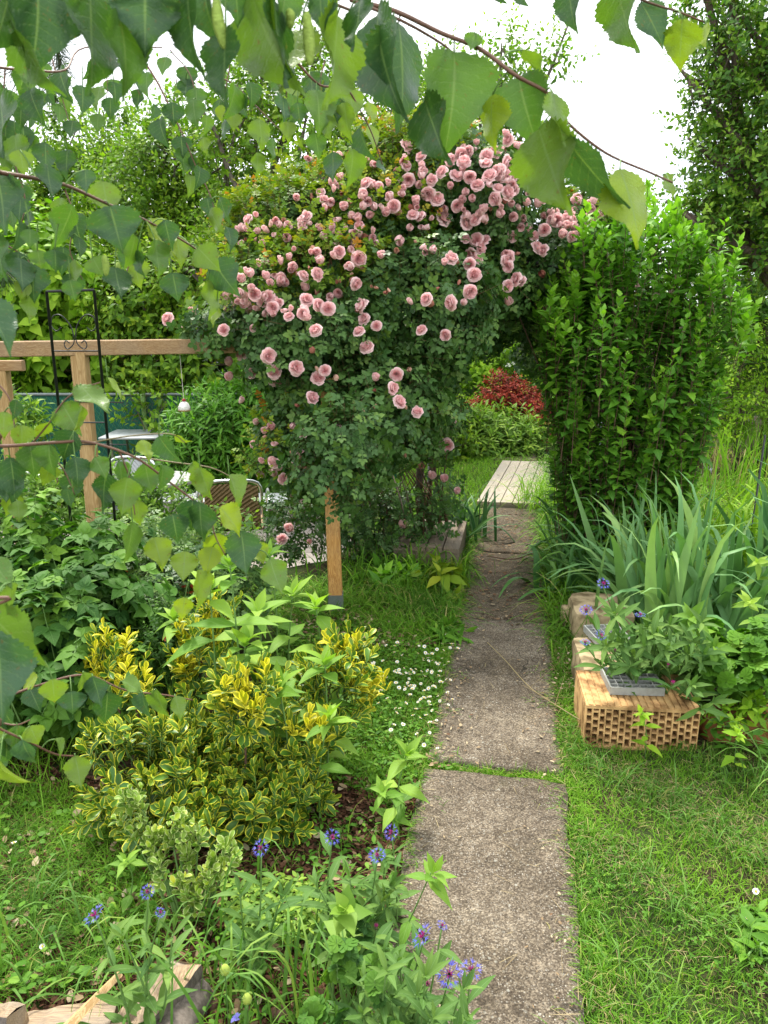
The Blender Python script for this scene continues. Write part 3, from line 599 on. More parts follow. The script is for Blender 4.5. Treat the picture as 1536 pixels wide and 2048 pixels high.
# small broad weeds in the lawn
def weeds(name, poly, n, size, label, T='clover', zz=(.01, .04), mat='weed', r0=.4, keep=None):
    p = scatter(n, poly, keep); N = len(p); A = Acc(); pos = np.stack([p[:, 0], p[:, 1], gz(p[:, 0], p[:, 1]) + rng.uniform(zz[0], zz[1], N)], 1)
    a = rng.uniform(0, 6.28, N); d = np.stack([np.cos(a), np.sin(a), rng.uniform(-.1, .5, N)], 1)
    place(A, TL[T], pos, d, np.stack([rng.normal(0, .3, N), rng.normal(0, .3, N), np.ones(N)], 1), rng.uniform(size[0], size[1], N), np.clip(r0 + rng.normal(0, .25, N), 0, 1))
    return tag(A.build(name, M[mat], loc=(p[:, 0].mean(), p[:, 1].mean(), 0)), label, 'ground cover', kind='stuff')
weeds('ground_cover', RL, 2600, (.008, .022), 'small clover leaves among the right lawn', keep=lambda x, y: sstep(patch(x, y, 3.3, 1), .45, .8))
weeds('ground_cover', LL, 5200, (.012, .032), 'small broad weeds among the daisies', 'oval', (.003, .03))
weeds('ground_cover', FL, 420, (.012, .03), 'rounded creeping leaves in the lower left corner', 'round', (.01, .05), keep=lambda x, y: .12 + .88 * (y < 1.62))
weeds('ground_cover', BED, 700, (.012, .03), 'low leafy seedlings over the bark mulch', 'oval', (.01, .06), keep=lambda x, y: .15 + .85 * sstep(patch(x, y, 4, 5), .4, .7))
weeds('ground_cover', gpoly([(440, 1780), (640, 1790), (640, 1900), (460, 1900)]), 1100, (.014, .028), 'mat of tiny yellow green leaves in front of the variegated shrubs', 'oval', (.01, .07), 'herb', .7)
weeds('ground_cover', gpoly([(1180, 1230), (1536, 1200), (1800, 1400), (1700, 1560), (1400, 1510), (1380, 1400)]), 1800, (.03, .06), 'mixed low leaves covering the right flower bed', 'oval', (.02, .12), 'weed', .3)
# bark mulch, leaf litter
MU = gpoly([(120, 1560), (560, 1560), (700, 1560), (850, 1560), (800, 1900), (780, 2090), (150, 2120), (-300, 2120), (-300, 1500), (100, 1490)])
weeds('bark_mulch', MU, 30000, (.008, .022), 'reddish brown bark chips covering the left flower bed', 'chip', (.0, .014), 'chip', .45)
weeds('leaf_litter', MU, 420, (.018, .036), 'pale dry leaves lying on the bark mulch', 'chip', (.012, .024), 'dryleaf', .75)
weeds('leaf_litter', gpoly([(560, 1215), (940, 1225), (930, 1300), (600, 1290)]), 1500, (.01, .028), 'brown fallen petals and leaves at the edge of the daisy lawn', 'chip', (.0, .03), 'dryleaf', .65)
weeds('leaf_litter', edge_strip(3.2, 6.4, .1, .42) , 700, (.008, .02), 'dry petals under the green shrub', 'chip', (.01, .03), 'dryleaf', .8)
def litter_path(s0, s1, n, size, label, zz, r0=.75, T='chip', mat='dryleaf', edge=True):
    s = rng.uniform(s0, s1, n); t = rng.uniform(-.25, .25, n)
    if edge: t = np.sign(t) * .25 * (1 - np.abs(rng.normal(0, .3, n)).clip(0, 1))
    xy = O2 + s[:, None] * UX + t[:, None] * NX; A = Acc(); a = rng.uniform(0, 6.28, n)
    place(A, TL[T], np.column_stack([xy, np.full(n, zz)]), np.stack([np.cos(a), np.sin(a), np.zeros(n)], 1), np.stack([rng.normal(0, .2, n), rng.normal(0, .2, n), np.ones(n)], 1), rng.uniform(*size, n), np.clip(rng.normal(r0, .2, n), 0, 1), rng.uniform(.4, 1.2, n))
    tag(A.build('leaf_litter', M[mat], loc=(xy[:, 0].mean(), xy[:, 1].mean(), 0)), label, 'litter', kind='stuff')
litter_path(3.9, 6.4, 520, (.01, .03), 'dry petals and leaves lying on the far path slabs', .03, r0=.5, edge=False)
litter_path(2.5, 4.0, 260, (.008, .02), 'dry bits along the edges of the middle slab', .034)
litter_path(1.0, 2.5, 120, (.005, .013), 'small dry bits on the nearest slab', .038)
A = Acc(); n = 420; s = rng.uniform(1.2, 6.2, n); t = np.where(rng.uniform(0, 1, n) < .7, rng.choice([-1, 1], n) * rng.uniform(.2, .3, n), rng.uniform(-.25, .25, n)); xy = O2 + s[:, None] * UX + t[:, None] * NX; a = rng.uniform(0, 6.28, n)
ribbons(A, np.column_stack([xy, np.full(n, .034)]), np.stack([np.cos(a), np.sin(a), rng.uniform(0, .12, n)], 1), rng.uniform(.02, .09, n), .0016, .05, rng.uniform(0, 1, n), 4)
tag(A.build('dry_straw', M['straw'], loc=(.6, 3, .03)), 'short straws and dry grass blades lying along the path', 'litter', kind='stuff')
A = Acc(); n = 5200; s = rng.uniform(1.0, 6.4, n); cl = patch(s * 2, s * 0, 3.1, 1); sg = rng.choice([-1, 1], n); dep = .05 * np.abs(rng.normal(0, 1, n)) * (.15 + sstep(patch(s * 1.7 + sg, s * 0 + sg, 4.3, 2), .45, .8)); t = sg * (.262 - dep)
keep = (np.abs(t) > .1); s, t, sg = s[keep], t[keep], sg[keep]; n = len(s); xy = O2 + s[:, None] * UX + t[:, None] * NX
ribbons(A, np.column_stack([xy, np.full(n, .024)]), np.column_stack([-sg[:, None] * NX * rng.uniform(.0, 1.6, (n, 1)) + rng.normal(0, .4, (n, 2)), np.ones(n)]), rng.uniform(.015, .06, n), rng.uniform(.0016, .003, n), rng.uniform(.4, 1.6, n), np.where(rng.uniform(0, 1, n) < .15, rng.uniform(.85, 1, n), rng.uniform(.1, .6, n)), 4)
tag(A.build('creeping_grass', M['grass'], loc=(.6, 3, .03)), 'turf creeping in uneven tongues over the edges of the path slabs', 'grass', kind='stuff')
# the long dry stalk lying over the middle slab
A = Acc(); pts = [G(975, 1285, .035), G(1010, 1320, .05), G(1060, 1375, .045), G(1115, 1412, .05), G(1160, 1440, .06)]
tube(A, spline(pts, 16), .0022, 5); 
for a_, b_ in (((1060, 1375), (1125, 1318)), ((1100, 1400), (1045, 1370)), ((1090, 1395), (1160, 1395)), ((1110, 1410), (1130, 1350))): tube(A, [G(*a_, .045), G(*b_, .06)], (.0014, .0007), 4)
tag(A.build('dry_stalk', M['straw'], loc=G(1060, 1375, .035)), 'long yellow branched dry stalk lying across the middle slab', 'stalk')
A = Acc(); tube(A, [G(1118, 1694, .034), G(1150, 1718, .04)], .002, 5); tag(A.build('dry_stalk', M['straw'], loc=G(1130, 1705, .03)), 'short straw lying at the right edge of the nearest slab', 'stalk')
A = Acc(); tube(A, spline([G(975, 1112, .04), G(1030, 1118, .05), G(1075, 1100, .05)], 8), .004, 5); tag(A.build('dry_stalk', M['twig'], loc=G(1030, 1118, .04)), 'thin brown twig lying across the far slab', 'stalk')

# ------------------------------------------------------------------ daisies
def daisy_mesh(k):
    A = Acc(); q = np.random.default_rng(k); n = 16; R0 = .0095
    for j in range(n):
        a = j / n * 6.283; c, s = math.cos(a), math.sin(a); tilt = .003 + q.normal(0, .001)
        pt = [(.003, 0), (.006, .0016), (R0, .0018), (R0 + .001, 0)]
        A.add([(.002 * c, .002 * s, 0), (R0 * c * .7 - .0016 * s, R0 * s * .7 + .0016 * c, tilt * .6), (R0 * c, R0 * s, tilt), (R0 * c * .7 + .0016 * s, R0 * s * .7 - .0016 * c, tilt * .6)], [(0, 3, 2, 1)], q.uniform(0, 1))
    B = Acc(); revolve(B, [(.0001, .0045), (.002, .004), (.0032, .002), (.003, 0)], (0, 0, 0), 8)
    C = Acc(); tube(C, [(0, 0, -.045), (.003, .001, -.02), (0, 0, 0)], .0008, 4)
    return A.mesh('petals', M['white']), B.mesh('centre', M['yolk']), C.mesh('stem', M['stem'])
DM = [daisy_mesh(k) for k in range(3)]
dp = [(433,1),]
q_ = np.random.default_rng(11)
spots = [(float(a), float(b_)) for a, b_ in zip(q_.normal(830, 48, 60), q_.normal(1350, 45, 60)) if 700 < a < 912 and 1285 < b_ < 1480] + [(651,1243),(651,1249),(748,1325),(766,1322),(757,1336),(733,1351),(765,1352),(750,1357),(774,1356),(756,1384),(762,1381),(768,1380),(789,1344),(795,1346),(792,1366),(800,1347),(812,1346),(818,1345),(822,1340),(818,1358),(810,1375),(819,1373),(829,1372),(843,1343),(865,1344),(880,1343),(877,1351),(893,1359),(901,1360),(874,1299),(887,1301),(851,1306),(856,1309),(864,1308),(872,1326),(865,1321),(879,1326),(838,1292),(836,1307),(867,1305),(903,1288),(916,1297),(900,1296),(897,1324),(791,1417),(793,1426),(810,1379),(842,1399),(848,1396),(855,1395),(860,1394),(876,1393),(880,1402),(858,1404),(800,1417),(826,1431),(840,1436),(788,1450),(806,1449),(782,1460),(834,1468),(848,1490),(875,1497),(699,1492),(668,1240),(725,1400),(775,1397),(735,1404),(744,1361),(720,1357),(908,1275),(893,1270),(884,1317),(857,1322),(742,1370),(731,1362),(762,1362),(700,1360),(712,1342),(690,1330)]
first = None; DG = 'daisies scattered in the left lawn'
def daisy(px, py, k, label):
    global first
    base = G(px, py, .05); o = bpy.data.objects.new('daisy', None); COL.objects.link(o); o.location = base; o.empty_display_size = .01
    tag(o, label, 'daisy', DG); o.rotation_euler = (random.uniform(-.7, .4), random.uniform(-.5, .5), random.uniform(0, 6.28)); s = random.uniform(.75, 1.15); o.scale = (s, s, s)
    for nm, me in zip(('petals', 'centre', 'stem'), DM[k % 3]):
        c = bpy.data.objects.new(nm, me); COL.objects.link(c); c.parent = o
for k, (px, py) in enumerate(spots): daisy(px, py, k, 'small white daisy with yellow centre in the lawn left of the path')
DG = 'daisies at the right edge of the right lawn'
for k, (px, py) in enumerate([(1512, 1783), (1493, 1838)]): daisy(px, py, k, ['upper daisy at the right edge of the right lawn', 'lower daisy at the right edge of the right lawn'][k])
DG = 'white blossoms in the lower left corner'
for k, (px, py) in enumerate([(85, 1893), (28, 1686)]): daisy(px, py, k, ['white flower just above the firewood at the left', 'white flower in the grass below the hanging birch twig'][k])
# ------------------------------------------------------------------ hollow brick, stones, trays, old bricks
def hollow_brick():
    g = G(1176, 1500); sz = .425, .27, .178; rot = R(-6)
    t = thing('hollow_brick', 'orange clay brick with many slots in its face beside the lawn', 'brick', G(1279, 1499))
    org = np.array(t.location); ca, sa = math.cos(rot), math.sin(rot)
    def W(x, y, z): return np.array([org[0] + x * ca - y * sa, org[1] + x * sa + y * ca, z])
    A = Acc(); H = Acc(); hw = sz[0] / 2; nc = 17; cw = sz[0] / nc; nr = 5.5
    # front lattice: vertical ribs and staggered bridges, 2 cm deep, in front of a block coloured as the shade inside
    def bx(acc, x0, x1, y0, y1, z0, z1):
        V = [W(x, y, z) for z in (z0, z1) for (x, y) in ((x0, y0), (x1, y0), (x1, y1), (x0, y1))]
        acc.add(V, [(0, 3, 2, 1), (4, 5, 6, 7), (0, 1, 5, 4), (1, 2, 6, 5), (2, 3, 7, 6), (3, 0, 4, 7)], .5)
    for c in range(nc + 1):
        x = -hw + c * cw + (rng.normal(0, .0009) if 0 < c < nc else 0); bx(A, x - .003 if c else x, x + .003 if c < nc else x, 0, .05, .008, sz[2] - .012)
    for c in range(nc):
        for k in range(7):
            z = .008 + (k - (.5 if c % 2 else 0)) * (sz[2] - .02) / (nr - .5) + rng.normal(0, .0014)
            if z < .008 or z > sz[2] - .016: continue
            bx(A, -hw + c * cw + .003, -hw + (c + 1) * cw - .003, .0012, .049, z, z + .0075)
    bx(A, -hw - .001, hw + .001, -.001, .3, sz[2] - .012, sz[2]); bx(A, -hw - .001, hw + .001, -.001, .3, -.01, .008)
    bx(A, -hw - .002, -hw + .012, .051, .298, .009, sz[2] - .0125); bx(A, hw - .012, hw + .002, .051, .298, .009, sz[2] - .0125)
    for c in range(17):   # grooved top
        x = -hw + .008 + c * cw * 1.0; bx(A, x, x + cw * .72, .002, .296, sz[2] - .001, sz[2] + .004)
    bx(H, -hw + .014, hw - .014, .07, .29, .01, sz[2] - .014)  # solid dark block painted as the shade behind the slots
    A.build('clay_shell', M['brick'], t, smooth=False); H.build('shade_block', M['cavity_shade'], t, smooth=False)
hollow_brick()
def rough_block(name, label, px, py, size, rot, mat, cat='stone', z0=-.01, seed=0, ground=0.0):
    c = G(px, py, ground); q = np.random.default_rng(seed); me_n = 7; A = Acc(); ca, sa = math.cos(rot), math.sin(rot)
    U = np.linspace(-1, 1, me_n)
    for ax in range(3):
        for sg in (-1, 1):
            a, b_ = np.meshgrid(U, U); pts = np.zeros((me_n, me_n, 3)); o = [k for k in range(3) if k != ax]
            pts[..., ax] = sg; pts[..., o[0]] = a; pts[..., o[1]] = b_
            v = pts.reshape(-1, 3); rr = np.linalg.norm(v, ord=14, axis=1, keepdims=True); v = v / rr * 1.0
            nz = .05 * np.sin(v @ np.array([5.1, 3.3, 4.2]) + seed) + .04 * np.sin(v @ np.array([-9, 7, 6.]) + seed * 2)
            v = v * (1 + nz[:, None] * .5) * np.array(size) / 2
            V = np.stack([c[0] + v[:, 0] * ca - v[:, 1] * sa, c[1] + size[1] / 2 + v[:, 0] * sa + v[:, 1] * ca, ground + z0 + size[2] / 2 + v[:, 2]], 1)
            i = np.arange(me_n * (me_n - 1)).reshape(me_n - 1, me_n)[:, :-1].ravel(); Q = np.stack([i, i + 1, i + me_n + 1, i + me_n], 1)
            if (sg > 0) == (ax == 1): Q = Q[:, ::-1]
            A.add(V, Q, .5)
    return tag(A.build(name, M[mat], loc=c), label, cat)
rough_block('stone_block', 'pale sandstone block directly behind the hollow brick', 1208, 1418, (.16, .36, .19), -.1, 'stone', seed=1)
rough_block('stone_block', 'worn pale stone block at the far end of the edging, behind the blue flower', 1215, 1302, (.3, .34, .2), -.15, 'stone', seed=2)
rough_block('stone_block', 'small rounded stone at the left foot of the far stone block', 1150, 1262, (.1, .12, .12), .2, 'stone', seed=5)
rough_block('old_brick', 'broken orange brick half buried in soil right of the hollow brick', 1465, 1486, (.22, .14, .11), .05, 'brickred', 'brick', seed=3)
rough_block('old_brick', 'broken orange brick at the right border of the photo, edge overgrown', 1545, 1490, (.2, .14, .12), -.05, 'brickred', 'brick', seed=4)
def seed_tray(px, py, z, rot, label, nx=7, ny=5, w_=.2, d_=.17):
    c = G(px, py, z); t = thing('seed_tray', label, 'tray', c); A = Acc(); ca, sa = math.cos(rot), math.sin(rot); D = Acc()
    def bx(acc, x0, x1, y0, y1, z0, z1):
        V = [(c[0] + x * ca - y * sa, c[1] + x * sa + y * ca, zz) for zz in (z + z0, z + z1) for (x, y) in ((x0, y0), (x1, y0), (x1, y1), (x0, y1))]
        acc.add(V, [(0, 3, 2, 1), (4, 5, 6, 7), (0, 1, 5, 4), (1, 2, 6, 5), (2, 3, 7, 6), (3, 0, 4, 7)], .5)
    bx(A, -.006, w_ + .006, -.006, 0, 0, .032); bx(A, -.006, w_ + .006, d_, d_ + .006, 0, .032); bx(A, -.006, 0, 0, d_, 0, .032); bx(A, w_, w_ + .006, 0, d_, 0, .032)
    for i in range(1, nx): x = i * w_ / nx; bx(D, x - .0012, x + .0012, 0.001, d_ - .001, .006, .029)
    for j in range(1, ny): y = j * d_ / ny; bx(D, 0.001, w_ - .001, y - .0012, y + .0012, .007, .0295)
    bx(D, 0.001, w_ - .001, .001, d_ - .001, .002, .005)
    A.build('rim', M['tray'], t, smooth=False); D.build('cell_grid', M['tray'], t, smooth=False)
seed_tray(1222, 1388, .184, -.06, 'light grey cell tray lying on top of the hollow brick')
seed_tray(1196, 1292, .19, .12, 'light grey cell tray half hidden by leaves behind the first tray', 5, 5, .15, .16)
# ------------------------------------------------------------------ firewood
def log(label, a, b_, rad, seed, wedge=(-.6, 2.2), mat='log'):
    """split log between two ground points: wedge cross-section with a bark back"""
    a = np.array(a, float); b_ = np.array(b_, float); d = nrmz(b_ - a); up = np.array([0, 0, 1.]); sd = nrmz(np.cross(d, up)); up = np.cross(sd, d)
    t = thing('firewood_log', label, 'firewood', (a + b_) / 2 * [1, 1, 0]); q = np.random.default_rng(seed)
    n = 14; S = np.linspace(0, 1, n); arc = np.linspace(wedge[0], wedge[1], 9); W_, B_ = Acc(), Acc()
    cut = []
    for s in S:
        c = a + (b_ - a) * s; k = 1 + .05 * math.sin(s * 7 + seed); cut.append([c + (math.cos(x) * sd + math.sin(x) * up) * rad * k * (1 + q.normal(0, .015)) for x in arc] + [c + (q.normal(0, .006)) * up])
    cut = np.array(cut); m = 9
    V = cut[:, :9].reshape(-1, 3); B_.add(V, [(i * m + j, i * m + j + 1, (i + 1) * m + j + 1, (i + 1) * m + j) for i in range(n - 1) for j in range(m - 1)], .5)
    st = np.stack([cut[:, 0], (cut[:, 0] + cut[:, 9]) / 2 + q.normal(0, .003, (n, 3)), cut[:, 9], (cut[:, 8] + cut[:, 9]) / 2 + q.normal(0, .003, (n, 3)), cut[:, 8]], 1).reshape(-1, 3)
    W_.add(st, [(i * 5 + j, (i + 1) * 5 + j, (i + 1) * 5 + j + 1, i * 5 + j + 1) for i in range(n - 1) for j in range(4)], .5)
    for row, sg in ((cut[0], 1), (cut[-1], -1)):
        W_.add(row, [(9, j, j + 1, j + 2) if sg > 0 else (9, j + 2, j + 1, j) for j in range(0, 7, 2)], .5)
    B_.build('bark', M['barkgrey'], t); W_.build('split_face', M[mat], t, smooth=False)
    return t
log('pale split log lying nearly level in the lower left corner', G(-80, 2045, .05), G(235, 1995, .05), .12, 1, (-1.7, .35))
log('split log lying diagonally behind the thin splinter', G(150, 2120, .07), G(335, 1915, .08), .11, 2, (-1.5, .25), 'log2')
log('grey barked half log at the right end of the firewood', G(310, 2120, .02), G(375, 1985, .02), .065, 7, (-.3, 2.9), 'log2')
log('weathered split log half covered by grass at the left border', G(-90, 2005, .12), G(50, 2005, .12), .09, 5, (-1.7, .5))
A = Acc(); pa, pb = G(120, 2070, .16), G(240, 1948, .15); d = nrmz(pb - pa); sd = nrmz(np.cross(d, [0, 0, 1.])); up = np.cross(sd, d)
rows = []
for s in np.linspace(0, 1, 8):
    c = pa + (pb - pa) * s; w_ = .014 * (1 - .35 * s); rows += [c + sd * w_, c + up * w_ * .9, c - sd * w_ * 1.1, c - up * w_ * .5]
A.add(rows, [(i * 4 + j, i * 4 + (j + 1) % 4, (i + 1) * 4 + (j + 1) % 4, (i + 1) * 4 + j) for i in range(7) for j in range(4)] + [(3, 2, 1, 0), (28, 29, 30, 31)], .5)
tag(A.build('wood_splinter', M['splinter'], loc=(pa + pb) / 2, smooth=False), 'fresh yellow splinter of wood lying diagonally on the logs', 'firewood')
# ------------------------------------------------------------------ boardwalk and little deck box
def deck(name, label, s0, s1, t0, t1, z0, z1, nb, mat, joints=1, skew=0.0):
    def path_xy(s, t, f=globals()['path_xy']): return f(s, t + skew * (s - s0) / (s1 - s0))
    t = thing(name, label, 'boardwalk' if nb > 4 else 'wooden step', (*path_xy((s0 + s1) / 2, (t0 + t1) / 2), 0)); w_ = (t1 - t0) / nb
    q = np.random.default_rng(nb)
    for k in range(nb):
        A = Acc()
        for j in range(joints):
            sa, sb = s0 + (s1 - s0) * j / joints + .003, s0 + (s1 - s0) * (j + 1) / joints - .003; zz = z1 + q.normal(0, .002)
            P4 = [path_xy(sa, t0 + k * w_ + .004), path_xy(sa, t0 + (k + 1) * w_ - .004), path_xy(sb, t0 + (k + 1) * w_ - .004), path_xy(sb, t0 + k * w_ + .004)]
            V = [(*p, z) for z in (z1 - .028, zz) for p in P4]; A.add(V, [(0, 3, 2, 1), (4, 5, 6, 7), (0, 1, 5, 4), (1, 2, 6, 5), (2, 3, 7, 6), (3, 0, 4, 7)], .5)
        A.build('plank', M[mat], t, smooth=False)
    A = Acc()
    for (ta, tb, sa, sb) in ((t0 + .005, t1 - .005, s0 + .01, s0 + .04), (t0 + .005, t1 - .005, s1 - .04, s1 - .01), (t0 + .006, t0 + .03, s0 + .042, s1 - .042), (t1 - .03, t1 - .006, s0 + .042, s1 - .042)):
        P4 = [path_xy(sa, ta), path_xy(sa, tb), path_xy(sb, tb), path_xy(sb, ta)]; V = [(*p, z) for z in (z0, z1 - .029) for p in P4]
        A.add(V, [(0, 3, 2, 1), (4, 5, 6, 7), (0, 1, 5, 4), (1, 2, 6, 5), (2, 3, 7, 6), (3, 0, 4, 7)], .5)
    A.build('frame', M[mat], t, smooth=False)
deck('boardwalk', 'weathered pale plank boardwalk continuing the path behind the rose arch', 6.5, 8.45, -.29, .42, 0, .065, 7, 'deck', 3, .17)
deck('plank_step', 'low grey plank step beside the path at the foot of the rose', 4.75, 5.45, -.74, -.3, 0, .17, 4, 'deckold')
# ------------------------------------------------------------------ raspberry frame: posts and beam
def pbox(acc, c0, c1, hw, hd):  # bar between two points with rectangular section
    c0 = np.array(c0, float); c1 = np.array(c1, float); d = nrmz(c1 - c0); ref = np.array([0, 0, 1.]) if abs(d[2]) < .8 else np.array([0, 1., 0]); a = nrmz(np.cross(d, ref)); b_ = np.cross(a, d)
    bv = min(hw, hd) * .12; ring = [(hw - bv, hd), (hw, hd - bv), (hw, -hd + bv), (hw - bv, -hd), (-hw + bv, -hd), (-hw, -hd + bv), (-hw, hd - bv), (-hw + bv, hd)]
    V = [c + a * x + b_ * y for c in (c0, c1) for x, y in ring]
    Q = [(j, (j + 1) % 8, 8 + (j + 1) % 8, 8 + j) for j in range(8)] + [(0, 3, 2, 1), (0, 7, 4, 3), (7, 6, 5, 4), (8, 9, 10, 11), (8, 11, 12, 15), (15, 12, 13, 14)]
    acc.add(V, Q, .5)
fr = thing('pergola', 'new pine frame of posts and beam carrying the rose, left of the path', 'trellis', (-.8, 4.1, 0))
bl, brr = P(-240, 702, 3.78), P(560, 690, 4.3); A = Acc(); pbox(A, bl, brr, .035, .038); A.build('beam', M['beam'], fr, smooth=False)
bt = G(672, 1228); tz = brr[2] - .04; A = Acc(); pbox(A, (bt[0], bt[1], .12), (bt[0] - .035, bt[1] + .14, 1.3), .037, .037); o = A.build('post', M['post'], fr, smooth=False)
A = Acc(); pbox(A, (bt[0], bt[1], -.02), (bt[0], bt[1], .125), .041, .041); A.build('post_shoe', M['steel'], o, smooth=False)
lp = P(158, 700, 4.02); A = Acc(); pbox(A, (lp[0] + .0, lp[1], .1), (lp[0], lp[1], lp[2] - .012), .036, .036); o = A.build('post', M['post2'], fr, smooth=False)
A = Acc()
for z in (1.2, .98): pbox(A, (lp[0] - .04, lp[1] - .039, z), (lp[0] + .22, lp[1] - .04, z - .004), .003, .003)
A.build('wire', M['black'], o)
A = Acc(); pbox(A, (lp[0], lp[1], -.02), (lp[0], lp[1], .105), .04, .04); A.build('post_shoe', M['steel'], o, smooth=False)
fr2 = thing('pergola', 'second lower pine post and beam cut off by the left border', 'trellis', P(8, 900, 4.6) * [1, 1, 0])
A = Acc(); pbox(A, P(-200, 733, 4.55), P(47, 731, 4.6), .03, .03); A.build('beam', M['beam'], fr2, smooth=False)
p0 = P(6, 760, 4.6); A = Acc(); pbox(A, (p0[0], p0[1], 0), (p0[0], p0[1], P(6, 741, 4.6)[2]), .036, .036); A.build('post', M['post2'], fr2, smooth=False)
# black metal trellis
tr = thing('metal_trellis', 'narrow black metal trellis with scrolls in front of the beam', 'trellis', P(165, 1100, 3.6) * [1, 1, 0])
YT = 3.55; A = Acc(); tl_, tr_ = P(93, 583, YT), P(188, 580, YT); bz = 0.0
for p in (tl_, tr_): tube(A, [p, (p[0], p[1], bz)], .0065, 6)
tube(A, [tl_, tr_], .0065, 6); A.build('frame', M['black'], tr)
A = Acc()
for y in (702, 845, 940): 
    z = P(140, y, YT)[2]; tube(A, [(tl_[0], tl_[1], z), (tr_[0], tr_[1], z)], .0035, 5)
A.build('crossbar', M['black'], tr)
cx = (tl_[0] + tr_[0]) / 2; A = Acc(); wd = (tr_[0] - tl_[0]) / 2; z0 = P(140, 650, YT)[2]
for s in (-1, 1):
    pts = [(cx + s * wd * a, YT, z0 + wd * b_) for a, b_ in ((.55, -.1), (.75, -.25), (.95, -.05), (.85, .35), (.5, .4), (.15, .0), (.04, -.5), (.1, -.8), (.35, -1.0), (.48, -.85), (.4, -.65), (.25, -.75))]
    tube(A, spline(pts, 44), .0028, 5)
A.build('scroll', M['black'], tr)
# ------------------------------------------------------------------ hanging feeder
fd = thing('bird_feeder', 'small white bell shaped feeder hanging on a string under the beam', 'feeder', P(369, 800, 4.15)); c = P(369, 821, 4.15); k = depth(c) / F
A = Acc(); revolve(A, [(3 * k, 18 * k), (8 * k, 15 * k), (11 * k, 8 * k), (13 * k, 1 * k), (11.5 * k, 1 * k), (9 * k, 8 * k), (5 * k, 14 * k)], c, 16)
for j in range(6):
    a = j * 1.047; A.add([c + k * np.array([12 * math.cos(a + q), 12 * math.sin(a + q), z]) for q, z in ((-.4, 2), (.4, 2), (.25, 9), (-.25, 9))], [(0, 1, 2, 3)], .5)
A.build('bell', M['porcelain'], fd)
A = Acc(); revolve(A, [(.1 * k, -1 * k), (12 * k, -1 * k), (13 * k, 2 * k), (10 * k, 4 * k), (.1 * k, 5 * k)], c, 14); A.build('seed_dish', M['seeds'], fd)
A = Acc(); revolve(A, [(.1 * k, 24 * k), (3 * k, 23 * k), (4 * k, 19 * k), (.1 * k, 17 * k)], c, 10); A.build('cap', M['redcap'], fd)
A = Acc(); tube(A, [c + [0, 0, 22 * k], c + [-.006, 0, 120 * k]], .0014, 4); A.build('string', M['string'], fd)
# ------------------------------------------------------------------ fence
FY = 9.2
ff = thing('green_fence', 'chain link fence covered with dark green screen behind the terrace', 'fence', (-3, FY, -.45))
zt = P(200, 790, FY)[2]; A = Acc(); pbox(A, (-11, FY, -.43), (1.4, FY, -.43), .002, .002)
A = Acc(); nX = 60; xs = np.linspace(-12, .2, nX); V = [(x, FY + .012 * math.sin(x * 5), z + (0 if z < 0 else .006 * math.sin(x * 9))) for z in (-.42, zt - .012) for x in xs]
A.add(V, [(i, i + 1, nX + i + 1, nX + i) for i in range(nX - 1)], .5)
V2 = [(x, y + .004, z) for x, y, z in V]; A.add(V2, [(i + 1, i, nX + i, nX + i + 1) for i in range(nX - 1)], .5); A.build('screen', M['screen'], ff)
A = Acc(); tube(A, [(-12, FY - .02, zt + .01), (.2, FY - .02, zt + .01)], .018, 8); A.build('top_rail', M['rail'], ff)
for x in (-11.4, -9.2, -6.95, -4.7, -2.85 + .0, -.6, .18):
    A = Acc(); tube(A, [(x, FY - .05, -.46), (x, FY - .05, zt + .03)], .03, 8); A.build('post', M['stemgreen'] if 'stemgreen' in M else M['stem'], ff)
A = Acc()
for x in np.arange(-8, -.35, .07):
    pts = [(x + s * .5, FY - .016, -.42 + s * (zt + .4)) for s in (0, 1)]; sticks(A, [pts[0]], [pts[1]], .0013); pts = [(x + .5 - s * .5, FY - .018, -.42 + s * (zt + .4)) for s in (0, 1)]; sticks(A, [pts[0]], [pts[1]], .0013)
A.build('wire_mesh', M['stem'], ff)
# ------------------------------------------------------------------ terrace furniture (ground -0.42)
TZ = -.42
def yat(z, py):  # world Y where a pixel row meets height z
    r = ray(768, py); return (z - CAM_H) / r[2] * r[1]
t = thing('garden_table', 'pale rectangular metal table in front of the green fence', 'table', (0, 0, 0)); z = .74 + TZ; y = yat(z, 875)
x0, x1 = P(196, 872, y)[0], P(327, 872, y)[0]; t.location = ((x0 + x1) / 2, y, TZ); A = Acc(); box(A, (x0, y, z - .025), (x1, y + .6, z), .006); A.build('tabletop', M['whitepaint'], t)
for (x, yy) in ((x0 + .12, y + .04), (x1 - .06, y + .04), (x0 + .12, y + .56), (x1 - .06, y + .56)):
    A = Acc(); tube(A, [(x, yy, z - .03), (x + .02, yy, TZ)], .016, 8); A.build('leg', M['alu'], t)
t = thing('round_table', 'round glass garden table with metal rim behind the wicker chair', 'table'); z = .7 + TZ; c = G(322, 958, z); rr = 70 / F * depth(c); t.location = (c[0], c[1], TZ)
A = Acc(); revolve(A, [(.001, .012), (rr * .97, .012), (rr, .008), (rr, -.02), (rr * .97, -.024), (rr * .96, 0), (.001, 0)], c, 32); A.build('tabletop', M['tray'], t)
for a in (.6, 2.2, 3.8, 5.4):
    A = Acc(); tube(A, spline([c + [rr * .8 * math.cos(a), rr * .8 * math.sin(a), -.02], c + [rr * .5 * math.cos(a), rr * .5 * math.sin(a), -.35], c + [rr * .75 * math.cos(a), rr * .75 * math.sin(a), -.695]], 8), .013, 8); A.build('leg', M['alu'], t)
A = Acc(); th = np.linspace(0, 6.283, 20); tube(A, [c + [rr * .55 * math.cos(a), rr * .55 * math.sin(a), -.6] for a in th], .01, 6); A.build('ring_stretcher', M['black'], t)
